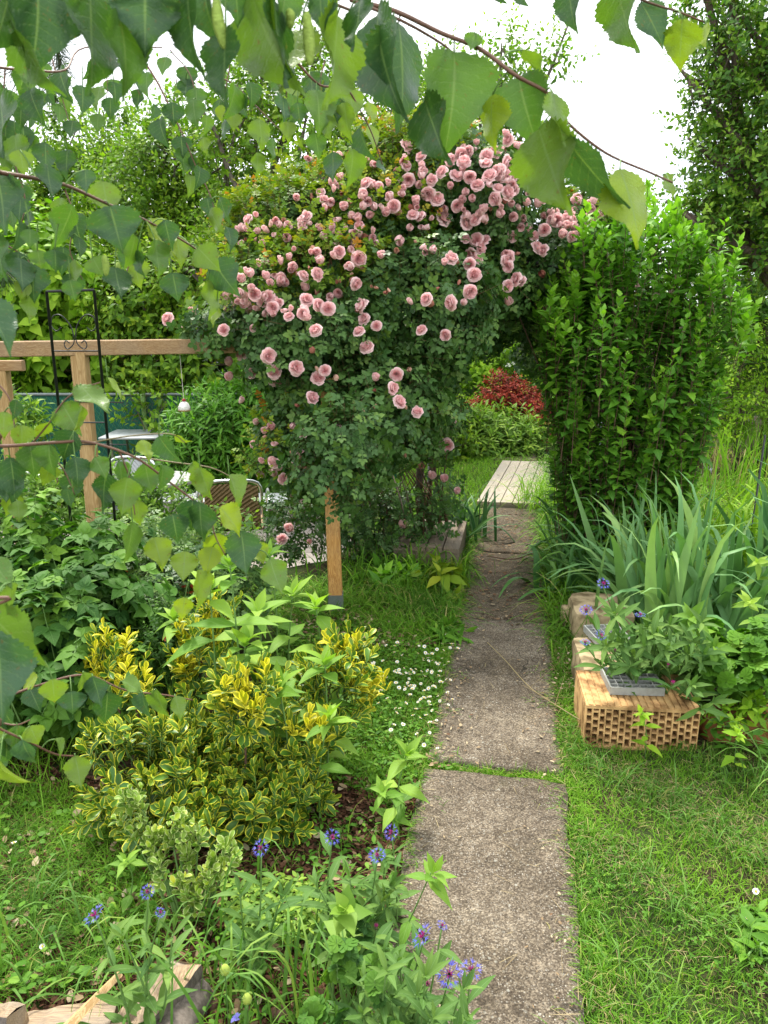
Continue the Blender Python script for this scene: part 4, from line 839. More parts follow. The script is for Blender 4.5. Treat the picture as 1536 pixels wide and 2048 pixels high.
def chair(label, px, py, rot, back, seat, sc=1.0, weave=True):
    """tubular armchair; px,py is the middle of the top of the backrest"""
    zt_ = .82 * sc + TZ; c = G(px, py, zt_); t = thing('garden_chair', label, 'chair', (c[0], c[1], TZ), 'tube framed chairs on the terrace'); ca, sa = math.cos(rot), math.sin(rot)
    def W(x, y, z): return np.array([c[0] + (x * ca - y * sa) * sc, c[1] + (x * sa + y * ca) * sc, TZ + z * sc])
    for s in (-1, 1):
        A = Acc(); tube(A, spline([W(.25 * s, .5, 0), W(.27 * s, .47, .35), W(.28 * s, .44, .62), W(.28 * s, .3, .66), W(.28 * s, .05, .64), W(.26 * s, -.02, .5), W(.25 * s, -.04, 0)], 30), .0125 * sc, 8); A.build('arm_frame', M['alu'], t)
    A = Acc(); tube(A, spline([W(-.24, .1, .4), W(-.23, .03, .62), W(-.2, -.02, .8), W(0, -.04, .83), W(.2, -.02, .8), W(.23, .03, .62), W(.24, .1, .4)], 24), .0125 * sc, 8); A.build('back_frame', M['alu'], t)
    A = Acc(); rows, cols = 22, 18
    V = [W((-1 + 2 * j / cols) * (.22 - .02 * i / rows), .09 - .13 * (i / rows) ** .8 + (.004 if (i // 1 + j) % 2 else -.004), .41 + .4 * i / rows - .03 * (j / cols * 2 - 1) ** 2 * i / rows) for i in range(rows + 1) for j in range(cols + 1)]
    A.add(V, [(i * (cols + 1) + j, i * (cols + 1) + j + 1, (i + 1) * (cols + 1) + j + 1, (i + 1) * (cols + 1) + j) for i in range(rows) for j in range(cols)], .5); A.build('backrest', M[back], t, smooth=False)
    A = Acc(); V = [W((-1 + 2 * j / 8) * .23, .08 + .4 * i / 8, .42 - .02 * math.sin(i / 8 * 3.1) + (.0 if z_ else -.02)) for z_ in (0, 1) for i in range(9) for j in range(9)]
    A.add(V, [(z_ * 81 + i * 9 + j, z_ * 81 + i * 9 + j + 1, z_ * 81 + i * 9 + 9 + j + 1, z_ * 81 + i * 9 + 9 + j) for z_ in (0, 1) for i in range(8) for j in range(8)], .5); A.build('seat', M[seat], t)
    return t
chair('brown wicker backed chair on the paving, seen from behind', 462, 962, R(10), 'wicker', 'wicker')
chair('tube armchair with tan seat at the left border', 95, 945, R(75), 'wicker', 'cushion')
chair('pale backed armchair under the rectangular table', 262, 918, R(165), 'whitepaint', 'darkcloth')
chair('aluminium armchair with dark seat nearest the left border', 30, 950, R(40), 'darkcloth', 'darkcloth')
t = thing('garden_bench', 'low pale bench with bent tube legs behind the wicker chair', 'bench'); z = .42 + TZ; y = yat(z, 1003); x0, x1 = P(310, 1000, y)[0], P(572, 1000, y)[0]; t.location = ((x0 + x1) / 2, y, TZ)
A = Acc(); box(A, (x0, y, z - .02), (x1, y + .34, z), .006); A.build('seat', M['whitepaint'], t)
for x, s in ((x0 + .1, -1), (x1 - .04, 1)):
    for yy in (y + .03, y + .3):
        A = Acc(); tube(A, spline([(x, yy, z - .02), (x + s * .06, yy, z - .25), (x + s * .07, yy, TZ + .02), (x - s * .1, yy, TZ + .012)], 12), .011, 8); A.build('leg', M['alu'], t)
# ------------------------------------------------------------------ far house, pond bits
h = thing('house', 'pale house wall and roof edge glimpsed between the left trees', 'house', (-4.6, 24, 0))
hc = P(465, 560, 24); A = Acc(); box(A, (hc[0] - 2.2, 22, -.4), (hc[0] + 1.2, 27, P(465, 528, 22)[2])); A.build('wall', M['wallpaint'], h, smooth=False)
zr = P(465, 528, 22)[2]; A = Acc(); x0, x1 = hc[0] - 2.5, hc[0] + 1.5
A.add([(x0, 21.6, zr - .1), (x1, 21.6, zr - .1), (x1, 24.5, zr + 1.3), (x0, 24.5, zr + 1.3), (x1, 27.4, zr - .1), (x0, 27.4, zr - .1)], [(0, 1, 2, 3), (3, 2, 4, 5)], .5)
A.add([(x0, 21.6, zr - .22), (x1, 21.6, zr - .22), (x1, 24.5, zr + 1.18), (x0, 24.5, zr + 1.18), (x1, 27.4, zr - .22), (x0, 27.4, zr - .22)], [(3, 2, 1, 0), (5, 4, 2, 3)], .5)
A.add([(x0, 21.6, zr - .1), (x1, 21.6, zr - .1), (x1, 21.6, zr - .22), (x0, 21.6, zr - .22)], [(3, 2, 1, 0)], .5); A.build('roof', M['roof'], h, smooth=False)
for wx in (-1.5, -.1):
    A = Acc(); box(A, (hc[0] + wx, 21.97, zr - 1.5), (hc[0] + wx + .7, 22.02, zr - .5)); A.build('window', M['water'], h, smooth=False)
b_ = thing('wooden_deck', 'small grey plank platform beyond the pond at the right border', 'deck', P(1545, 850, 9.5) * [1, 1, 0]); c = P(1545, 845, 9.5)
for k in range(5): A = Acc(); box(A, (c[0] - .25, 9.5 + k * .13, c[2] - .03), (c[0] + 1.2, 9.5 + k * .13 + .12, c[2]), .004); A.build('plank', M['deckold'], b_, smooth=False)
for x in (c[0] - .2, c[0] + 1.1):
    A = Acc(); box(A, (x, 9.52, -.02), (x + .07, 10.1, c[2] - .031)); A.build('support', M['deckold'], b_, smooth=False)
A = Acc(); g = P(1508, 1010, 4.6); tube(A, [(g[0], g[1], 0), P(1530, 870, 4.6)], .006, 6); tag(A.build('plant_stake', M['black'], loc=(g[0], g[1], 0)), 'thin black stake leaning among the daylilies at the right border', 'stake')
# ------------------------------------------------------------------ background trees and shrubs
def up_mix(D, k): 
    D = D.copy(); D[:, 2] += k; return nrmz(D)
def foliage(parent, name, mat, T, blobs, n, L, k, size, stemmat='twig', upk=.5, shell=2.2, inside=.6, **kw):
    C, D = sample(blobs, n, shell, inside); A, S = Acc(), Acc()
    D = up_mix(D + rng.normal(0, .35, D.shape), upk)
    sprigs(A, TL[T], C, D, L * rng.uniform(.6, 1.3, n), k, size, S, **kw)
    A.build(name, M[mat], parent); S.build('twig', M[stemmat], parent); return C, D
def limbs(parent, base, blobs, r0, mat, wob=.15, name='branch', extra=4, twr=.3):
    """a limb from the trunk into each blob, with side twigs"""
    for c, s in blobs:
        A = Acc(); mid = (base + c) / 2 + rng.normal(0, wob, 3) * np.linalg.norm(c - base) * .5; mid[2] += .1
        pts = spline([base, mid, c, c + (c - mid) * .35], 18); tube(A, pts, np.linspace(r0, r0 * .2, len(pts)), 7)
        for j in range(extra):
            i = rng.integers(len(pts) // 3, len(pts) - 1); e = c + nrmz(rng.normal(size=3) + [0, 0, .4]) * s * .9
            q = spline([pts[i], (pts[i] + e) / 2 + rng.normal(0, .05, 3), e], 8); tube(A, q, np.linspace(r0 * twr, r0 * .08, len(q)), 5)
        A.build(name, M[mat], parent)
def tree(label, px, Y, blobs, n, T, size, mat, L=.3, k=8, r=.07, bmat='bark', cat='tree', name='tree', gz0=None, fork=None, nlimb=None, **kw):
    B = [blob(*b) for b in blobs]; g = P(px, 900, Y); z0 = -.45 if (gz0 is None and g[0] < -.5) else (gz0 or 0.0); base = np.array([g[0], Y, z0])
    t = thing(name, label, cat, base); fk = base + [0, 0, fork if fork else 1.2]
    A = Acc(); pts = spline([base, (base + fk) / 2 + [rng.normal(0, .05), 0, 0], fk], 10); tube(A, pts, np.linspace(r * 1.25, r * .85, len(pts)), 10); A.build('trunk', M[bmat], t)
    limbs(t, fk, B[:nlimb] if nlimb else B, r * .6, bmat); foliage(t, 'crown', mat, T, B, n, L, k, size, **kw); return t
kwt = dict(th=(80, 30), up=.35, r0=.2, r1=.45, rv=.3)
# orchard tree behind the rose, left half of the sky
tree('tall airy orchard tree with dark forked limb behind the rose', 500, 9.8, [(600, 300, 120, 160, 9.8, .9), (690, 420, 130, 120, 10.2, .8), (560, 500, 130, 110, 9.6, .7), (450, 330, 60, 60, 9.8, .4), (520, 200, 90, 50, 10, .5), (480, 440, 60, 60, 9.8, .4), (760, 250, 110, 110, 10.4, .8), (620, 150, 80, 50, 10, .5), (400, 560, 90, 60, 9.6, .5)],
     2600, 'oval', .08, 'pear', .32, 9, .09, 'barkgrey', fork=1.6, **kwt)
tree('narrow light green fruit tree with upright leafy shoots left of the forked limb', 330, 11.2, [(350, 330, 70, 60, 11, .5), (300, 420, 80, 110, 11.3, .7), (385, 420, 50, 90, 11.2, .5), (340, 250, 35, 50, 11.4, .3), (380, 330, 60, 40, 11.2, .4), (420, 470, 60, 60, 11.0, .5), (330, 530, 110, 70, 10.9, .6)],
     1700, 'oval', .085, 'pear', .35, 9, .06, 'barkgrey', fork=1.3, **kwt)
tree('slender column shaped tree rising against the sky at the far left', 240, 12.6, [(240, 300, 24, 70, 12.6, .3), (235, 400, 45, 90, 12.6, .5), (240, 500, 80, 70, 12.6, .6)], 850, 'oval', .1, 'pear', .4, 9, .05, 'barkgrey', fork=1.5, **kwt)
tree('small column shaped tree left of the sky gap', 140, 13.5, [(140, 290, 30, 70, 13.5, .35), (135, 400, 60, 80, 13.5, .6), (60, 430, 80, 60, 13.3, .6)], 850, 'oval', .1, 'pear', .4, 9, .05, 'barkgrey', fork=1.5, **kwt)
tree('far tree tips peeping over the top of the rose', 1010, 12.5, [(1000, 150, 45, 60, 12.5, .4), (1105, 130, 26, 35, 12.5, .25), (960, 240, 60, 60, 12.5, .5), (900, 330, 90, 90, 12.5, .6), (985, 330, 90, 90, 12.6, .6), (870, 200, 60, 60, 12.6, .5)], 900, 'oval', .1, 'pear', .45, 8, .08, 'barkgrey', fork=2.0, **kwt)
# bright big-leaved tree on the left
tree('bright green large leaved tree behind the wooden beam at the left border', 90, 10.6, [(80, 560, 110, 70, 10.5, .6), (40, 660, 110, 90, 10.3, .6), (190, 630, 80, 90, 10.7, .5), (150, 740, 100, 60, 10.4, .5), (-60, 560, 110, 110, 10.4, .6), (60, 500, 80, 40, 10.8, .5)],
     1100, 'heart', .17, 'bright', .4, 8, .07, 'barklite', fork=1.0, th=(95, 60), up=.5, r0=.1, r1=.5, rv=.35, droop=.5)
tree('broad leafy hedge tree behind the beam left of the rose', 330, 10.2, [(290, 620, 90, 80, 10.1, .6), (390, 640, 90, 90, 10.2, .6), (330, 720, 110, 50, 9.9, .5), (440, 730, 100, 60, 9.9, .5), (480, 640, 90, 90, 10.2, .6), (430, 560, 80, 70, 10.4, .5)],
     1700, 'oval', .11, 'pear', .32, 8, .05, 'barklite', fork=.9, th=(85, 45), up=.5, r0=.1, r1=.5, rv=.35, droop=.3)
tree('dark purple leaved hedge directly above the green fence', 250, 10.9, [(60, 745, 170, 55, 10.9, .5), (300, 755, 170, 60, 10.9, .5), (520, 745, 150, 60, 10.9, .5), (700, 740, 120, 70, 11, .5), (195, 620, 40, 60, 11.5, .4)], 1000, 'oval', .07, 'plum', .25, 8, .05, fork=.5, cat='hedge', name='hedge', **kwt)
tree('tree with a few rusty brown dry leaves between the green trees', 262, 11.4, [(262, 590, 26, 55, 11.4, .3), (330, 600, 26, 30, 11.4, .2)], 90, 'oval', .09, 'redleaf', .3, 6, .03, fork=.8, **kwt)
# shrubs in front of the fence
tree('dense dark green shrub in front of the fence left of the rose', 430, 8.3, [(440, 880, 80, 80, 8.3, .5), (500, 850, 80, 60, 8.4, .4), (400, 930, 70, 45, 8.2, .4), (520, 930, 80, 50, 8.2, .4)], 900, 'lance', .13, 'hib', .25, 9, .02, fork=.25, cat='shrub', name='shrub', th=(75, 35), up=.4, r0=.0, r1=.35, rv=.25, droop=.3, upk=1.0)
tree('loose light shrub in front of the fence between the tables', 310, 8.8, [(300, 830, 40, 45, 8.9, .3), (330, 810, 30, 25, 8.9, .2), (265, 800, 30, 20, 8.9, .2), (250, 960, 90, 35, 8.6, .3)], 110, 'oval', .09, 'pear', .2, 6, .012, fork=.5, cat='shrub', name='shrub', **kwt)
tree('light green bush at the left end of the fence', 20, 8.2, [(25, 840, 28, 40, 8.2, .2), (60, 870, 40, 30, 8.3, .2)], 60, 'lance', .16, 'herb', .22, 8, .012, fork=.3, cat='shrub', name='shrub', **kwt)
# right-hand trees
tree('tall dark green tree reaching out of the upper right corner', 1680, 7.2, [(1500, 60, 80, 70, 7.3, .5), (1560, 220, 110, 80, 7.2, .6), (1470, 130, 55, 60, 7.2, .4), (1530, 380, 110, 100, 7.2, .6), (1430, 225, 50, 35, 7.1, .3), (1440, 330, 60, 55, 7.1, .4), (1480, 470, 90, 70, 7.3, .5), (1420, 20, 50, 30, 7.3, .3), (1640, 60, 140, 160, 7.4, .8), (1650, 420, 130, 160, 7.4, .8), (1390, 440, 45, 40, 7.0, .3)],
     2900, 'oval', .064, 'darktree', .26, 10, .1, 'bark', fork=1.3, th=(75, 30), up=.3, r0=.3, r1=.6, rv=.35)
tree('shadowy broad tree behind the right end of the green shrub', 1530, 9.8, [(1500, 560, 80, 70, 9.6, .5), (1540, 660, 80, 90, 9.8, .6), (1460, 640, 50, 60, 9.7, .4), (1540, 760, 60, 60, 10, .5), (1440, 500, 50, 50, 9.9, .5)], 900, 'oval', .08, 'darktree', .3, 9, .09, fork=1.0, **kwt)
tree('light green bush with drooping sprays beside the pond', 1480, 9.2, [(1475, 720, 35, 60, 9.0, .3), (1440, 800, 50, 60, 9, .35), (1500, 820, 50, 40, 9.1, .3), (1400, 860, 60, 50, 9, .4)], 420, 'oval', .06, 'bright', .25, 8, .03, fork=.4, cat='shrub', name='shrub', droop=.3, **kwt)
# seen through the arch
tree('yellow green leafy shrub seen through the rose arch', 980, 11.2, [(960, 740, 45, 40, 11.2, .4), (1010, 720, 60, 40, 11.4, .4), (940, 790, 40, 35, 10.9, .3), (1080, 720, 50, 40, 11.4, .4)], 420, 'oval', .1, 'bright', .3, 8, .03, fork=.6, cat='shrub', name='shrub', **kwt)
tree('wide green hedge closing the view behind the arch', 1000, 13.2, [(900, 680, 120, 80, 13, .6), (1040, 680, 120, 80, 13, .6), (1200, 700, 140, 110, 13, .6), (1350, 720, 140, 110, 13, .6), (960, 800, 130, 60, 13, .5), (1130, 820, 130, 60, 13, .5), (1300, 830, 120, 60, 13, .5)], 1300, 'oval', .13, 'darktree', .35, 8, .05, fork=.5, cat='hedge', name='hedge', **kwt)
tree('red flowering shrub glowing behind the rose arch', 1040, 10.4, [(1005, 790, 32, 30, 9.9, .22), (1035, 812, 38, 28, 9.8, .22), (1065, 835, 30, 24, 9.7, .2), (1065, 868, 24, 28, 9.7, .2), (955, 822, 20, 9, 9.7, .12)], 620, 'oval4', .05, 'redbush', .15, 10, .02, fork=.3, cat='shrub', name='shrub', **kwt)
tree('pale feathery perennial clump behind the boardwalk', 1000, 9.3, [(1000, 880, 55, 32, 9.4, .3), (940, 890, 40, 35, 9.2, .3), (1040, 900, 40, 25, 9.3, .25), (980, 910, 60, 20, 9.1, .25)], 700, 'lance', .13, 'herb', .28, 9, .012, fork=.2, cat='perennial', name='perennial_clump', upk=1.2, th=(80, 40), up=.4, r0=.2, r1=.5, rv=.25, droop=.2)
tree('dark perennial patch left of the pale feathery clump', 890, 8.8, [(915, 850, 28, 26, 9, .2), (900, 890, 26, 30, 8.7, .2)], 200, 'oval', .07, 'pear', .2, 8, .012, fork=.2, cat='perennial', name='perennial_clump', **kwt)
# tree belts beyond, outside the view too
for j, (x, y, lab) in enumerate([(-9, 15, 'far green tree behind the fence outside the left border'), (-14, 13, 'second far tree further left behind the fence'), (7.5, 13, 'far green tree behind the pond on the right'), (11, 11, 'second far tree beyond the right border'), (-6.5, 17, 'distant tree behind the slender column shaped trees'), (1.5, 18, 'distant tree behind the rose arch'), (5, 17, 'distant tree behind the green shrub')]):
    t = thing('tree', lab, 'tree', (x, y, 0)); hh = 2.6; B = [(np.array([x + dx, y + dy, hz]), np.array([1.7, 1.2, 1.0])) for dx, dy, hz in ((0, 0, 2.9 if j > 3 else 3.4), (-1.3, .3, 1.6), (1.3, -.2, 1.5), (0, -.4, .9))]
    A = Acc(); tube(A, [(x, y, -.45), (x + .05, y, 1.2), (x, y, 2.6)], [.13, .1, .06], 8); A.build('trunk', M['bark'], t); limbs(t, np.array([x, y, 1.2]), B[:3], .05, 'bark')
    foliage(t, 'crown', 'darktree' if j % 2 else 'pear', 'oval4', B, 700, .4, 8, .15, **kwt)
# visible forked limb in front of the orchard crown
o = thing('bare_limb', 'dark forked limb rising against the sky left of the rose', 'branch', P(500, 900, 9.4) * [1, 1, 0] - [0, 0, .45]); A = Acc()
def pp(l, Y): return [P(a, b_, Y) for a, b_ in l]
def lim(l, Y, r0, r1): p = spline(pp(l, Y), 20); tube(A, p, np.linspace(r0, r1, len(p)), 7)
b0 = P(500, 900, 9.4); tube(A, spline([[b0[0], 9.4, -.45], P(505, 620, 9.4), P(485, 430, 9.4)], 10), np.linspace(.07, .045, 11)[:len(spline([[b0[0], 9.4, -.45], P(505, 620, 9.4), P(485, 430, 9.4)], 10))], 8)
lim([(485, 430), (480, 385), (458, 345), (432, 265), (415, 240), (385, 175)], 9.4, .04, .012); lim([(455, 335), (470, 270), (505, 215), (520, 175)], 9.4, .022, .008); lim([(430, 262), (400, 230), (372, 200)], 9.4, .014, .006); lim([(505, 215), (470, 190)], 9.4, .008, .004)
lim([(495, 470), (527, 430), (530, 400)], 9.4, .02, .008); A.build('limb', M['barkgrey'], o)
A, S = Acc(), Acc(); pts = np.array([P(a, b_, 9.4) for a, b_ in ((400, 235), (375, 200), (390, 180), (430, 270), (470, 265), (505, 210), (520, 178), (470, 190), (440, 300), (530, 400), (450, 200), (415, 300), (355, 240), (500, 260))])
C = np.repeat(pts, 9, 0) + rng.normal(0, .14, (126, 3)); sprigs(A, TL['oval'], C, rng.normal(0, 1, C.shape) + [0, 0, .5], .25, 8, .075, S, **kwt); A.build('leaves', M['pear'], o); S.build('twig', M['twig'], o)
# pine branch tip at the upper left
t = thing('pine_branch', 'tuft of long dark pine needles hanging at the upper left', 'branch', P(60, 150, 3.0)); A, S = Acc(), Acc()
for (a, b_, c, d) in ((40, 60, 110, 205), (20, 120, 60, 210), (100, 40, 125, 160), (-20, 480, 12, 560)):
    p0, p1 = P(a, b_, 3), P(c, d, 3); pts = spline([p0, (p0 + p1) / 2 + [0, 0, .03], p1], 10); tube(S, pts, .004, 5)
    n = 260; s = rng.uniform(.2, 1, n); i = (s * (len(pts) - 1)).astype(int); D = nrmz(p1 - p0) * .7 + rng.normal(0, .5, (n, 3)); place(A, TL['needle'], pts[i], D, rng.normal(size=(n, 3)), rng.uniform(.07, .13, n), rng.uniform(0, 1, n))
A.build('needles', M['needle'], t); S.build('twig', M['twig'], t)

# ------------------------------------------------------------------ rose arch
def near(b):
    k = .62 * min(1, max(0, (900 - b[0]) / 200)) * min(1, max(0, (b[1] - 380) / 220)); return (b[0], b[1], b[2], b[3], b[4] - k, b[5])
RB = [blob(*near(b)) for b in [(940, 410, 120, 110, 5.2, .5), (1100, 510, 95, 80, 5.4, .45), (850, 400, 100, 100, 5.2, .5), (720, 480, 130, 95, 5.2, .45), (580, 490, 95, 70, 5.2, .3), (545, 590, 80, 60, 5.1, .28),
    (800, 610, 180, 130, 5.0, .5), (620, 680, 130, 95, 5.0, .4), (450, 660, 75, 26, 4.9, .15), (950, 560, 120, 90, 5.2, .45), (720, 820, 160, 120, 5.0, .42), (590, 880, 55, 70, 5.0, .22), (855, 790, 55, 120, 5.1, .28), (1080, 600, 130, 55, 5.6, .4), (1190, 520, 70, 70, 5.6, .35), (960, 640, 80, 45, 5.5, .35), (1150, 440, 35, 40, 5.5, .25), (660, 945, 90, 35, 5.0, .25), (1100, 690, 60, 60, 5.9, .3), (640, 420, 80, 45, 5.2, .3), (760, 350, 70, 50, 5.3, .3)]]
rose = thing('climbing_rose', 'huge pink climbing rose over the arch in the middle', 'rose bush', G(830, 1110))
A, S = Acc(), Acc(); n = 6800; C, D = sample(RB, n, 1.6, .45); D2 = up_mix(D + rng.normal(0, .4, D.shape), .15)
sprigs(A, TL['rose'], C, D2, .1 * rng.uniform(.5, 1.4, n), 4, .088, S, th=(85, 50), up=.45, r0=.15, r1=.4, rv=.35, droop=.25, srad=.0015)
A.build('foliage', M['rose'], rose); S.build('shoots', M['redstem'], rose)
# young yellow-green and reddish growth on the upper left face
NB_ = [blob(*near(b)) for b in [(600, 470, 140, 80, 5.0, .3), (730, 440, 130, 80, 5.0, .35), (780, 350, 100, 60, 5.1, .35), (850, 320, 90, 50, 5.1, .3), (520, 480, 60, 50, 5.0, .2), (500, 570, 60, 40, 4.8, .2), (640, 400, 80, 40, 5.1, .25), (800, 440, 70, 60, 4.85, .2), (570, 900, 55, 60, 4.9, .15), (1170, 440, 40, 60, 5.4, .2), (640, 540, 100, 50, 4.9, .25)]]
A, S = Acc(), Acc(); n = 1200; C, D = sample(NB_, n, 3, .7); D2 = up_mix(D + rng.normal(0, .3, D.shape), 1.0)
sprigs(A, TL['rose'], C, D2, .16 * rng.uniform(.6, 1.3, n), 6, .072, S, th=(75, 30), up=.4, r0=.0, r1=.6, rv=.4, srad=.0016); A.build('young_leaves', M['rose_new'], rose); S.build('young_shoots', M['redstem'], rose)
# canes
def cane(pts, r0, r1, name='cane', mat='bark', n=18):
    A = Acc(); p = spline(pts, n); tube(A, p, np.linspace(r0, r1, len(p)), 7); A.build(name, M[mat], rose)
b0 = G(850, 1105); b1 = G(790, 1110); b2 = G(895, 1110)
cane([b0, P(838, 1000, 5.15), P(842, 900, 5.15), P(850, 780, 5.2), P(880, 650, 5.2), P(1000, 560, 5.4)], .028, .015)
cane([b0 + [.03, .05, 0], P(858, 1000, 5.2), P(862, 880, 5.2), P(820, 700, 5.2)], .022, .01)
cane([P(893, 1105, 5.25) * [1, 1, 0], P(893, 1040, 5.2), P(872, 960, 5.1), P(868, 880, 5.1), P(885, 760, 5.1)], .014, .008, mat='twig')
cane([b1, P(770, 1000, 5.1), P(720, 900, 5.1), P(660, 780, 5.1)], .014, .008, mat='twig')
for j in range(46):
    x = rng.uniform(690, 900); g = G(x, 1100 + rng.uniform(-15, 20)); cane([g, P(x + rng.uniform(-35, 35), 1010, 5.1 + rng.normal(0, .12)), P(x + rng.uniform(-70, 50), 900, 5.1 + rng.normal(0, .15)), P(x + rng.uniform(-110, 60), rng.uniform(780, 850), 5.1)], rng.uniform(.003, .008), .002, mat=['twig', 'redstem', 'bark'][j % 3], n=14)
for pts in ([(905, 930), (897, 960), (893, 985)], [(880, 965), (900, 930), (906, 860)], [(840, 930), (870, 960), (895, 1000)]):
    cane([P(a, b_, 5.0) for a, b_ in pts], .003, .002, mat='stem', n=8)
# sprays of small leaves low on the left, hanging and on the terrace side
LB = [blob(*b) for b in [(600, 1060, 50, 50, 5.3, .2), (560, 1020, 30, 25, 5.2, .15), (640, 1000, 40, 30, 5.1, .2), (760, 1075, 90, 22, 5.1, .2), (880, 1000, 28, 50, 5.1, .12)]]
LB += [blob(*b) for b in [(760, 1045, 120, 50, 5.0, .2), (700, 1000, 60, 50, 4.9, .15)]]; A, S = Acc(), Acc(); n = 620; C, D = sample(LB, n, 1.2, .4); sprigs(A, TL['rose'], C, up_mix(D, .6), .1, 4, .07, S, th=(80, 40), r0=.1, r1=.4, rv=.3, srad=.0015); C, D = sample([blob(660, 930, 50, 80, 3.8, .1), blob(700, 880, 60, 60, 3.85, .1)], 150, 1.2, .4); sprigs(A, TL['rose'], C, up_mix(D, .3), .1, 4, .085, S, th=(85, 50), r0=.15, r1=.4, rv=.3, droop=.2, srad=.0015)
A.build('low_foliage', M['rose'], rose); S.build('low_shoots', M['redstem'], rose)

# blossoms
def petal_grid(R0, w, cup, q):
    k = 4; V = []; tt = []; ee = []
    for i in range(k + 1):
        s = i / k
        for j in range(-2, 3):
            a = j / 2 * w * (.45 + .75 * math.sin(min(1, s * 1.1) * 1.57)); rr = R0 * math.sin(s * 1.5) * (1 - .05 * abs(j)); z = R0 * cup * (1 - math.cos(s * 1.9)) + R0 * .11 * math.sin(j * 2.1 + q * 9) * s - R0 * .22 * max(0, s - .7) / .3 * (1 if cup < .6 else .4)
            V.append((rr * math.cos(a), rr * math.sin(a), z)); tt.append(s); ee.append(s * (.75 + .25 * abs(j) / 2))
    Q = [(i * 5 + j, (i + 1) * 5 + j, (i + 1) * 5 + j + 1, i * 5 + j + 1) for i in range(k) for j in range(4)]
    return np.array(V), Q, tt, ee
def rose_mesh(seed, kind='open'):
    q = np.random.default_rng(seed); A = Acc(); rings = [(1.0, .55, .15, 7), (.93, .5, .35, 7), (.78, .5, .55, 7), (.6, .55, .8, 6), (.44, .6, 1.1, 6), (.28, .7, 1.5, 5), (.15, .9, 2.2, 3)] if kind == 'open' else [(.75, .75, 1.0, 5), (.6, .8, 1.6, 4), (.42, .9, 2.2, 3), (.25, 1., 3., 3)] if kind == 'half' else [(.42, 1.0, 2.2, 3), (.34, 1.1, 3.0, 3)]
    for li, (R0, w_, cup, k) in enumerate(rings):
        off = q.uniform(0, 6.28)
        for j in range(k):
            V, Q, tt, ee = petal_grid(R0 * q.uniform(.9, 1.08), w_ * q.uniform(.9, 1.15), cup * q.uniform(.8, 1.25), q.uniform()); a = off + j / k * 6.283 + q.normal(0, .1); ca, sa = math.cos(a), math.sin(a)
            tl = q.normal(0, .08); V = np.stack([V[:, 0] * ca - V[:, 1] * sa, V[:, 0] * sa + V[:, 1] * ca, V[:, 2] + tl * V[:, 0]], 1)
            A.add(V * .5, Q, np.clip(.85 - .1 * li + q.normal(0, .12), 0, 1), ee, tt)
    return A.mesh('blossom', M['petal'])
RM = [rose_mesh(s) for s in range(6)]; RH = [rose_mesh(20 + s, 'half') for s in range(3)]; RBud = [rose_mesh(40, 'bud')]
def hit(px, py, blobs, shrink=1.0, default=5.0):
    d = ray(px, py); best = None
    for c, s in blobs:
        o = (CAMP - c) / (s * shrink); dd = d / (s * shrink); a = dd @ dd; b_ = o @ dd; k = o @ o - 1; disc = b_ * b_ - a * k
        if disc > 0:
            t = (-b_ - math.sqrt(disc)) / a
            if t > 0 and (best is None or t < best): best = t
    if best is None:
        return P(px, py, default), nrmz(np.array([0, -1, .2]))
    p = CAMP + d * best; return p, nrmz(CAMP - p)
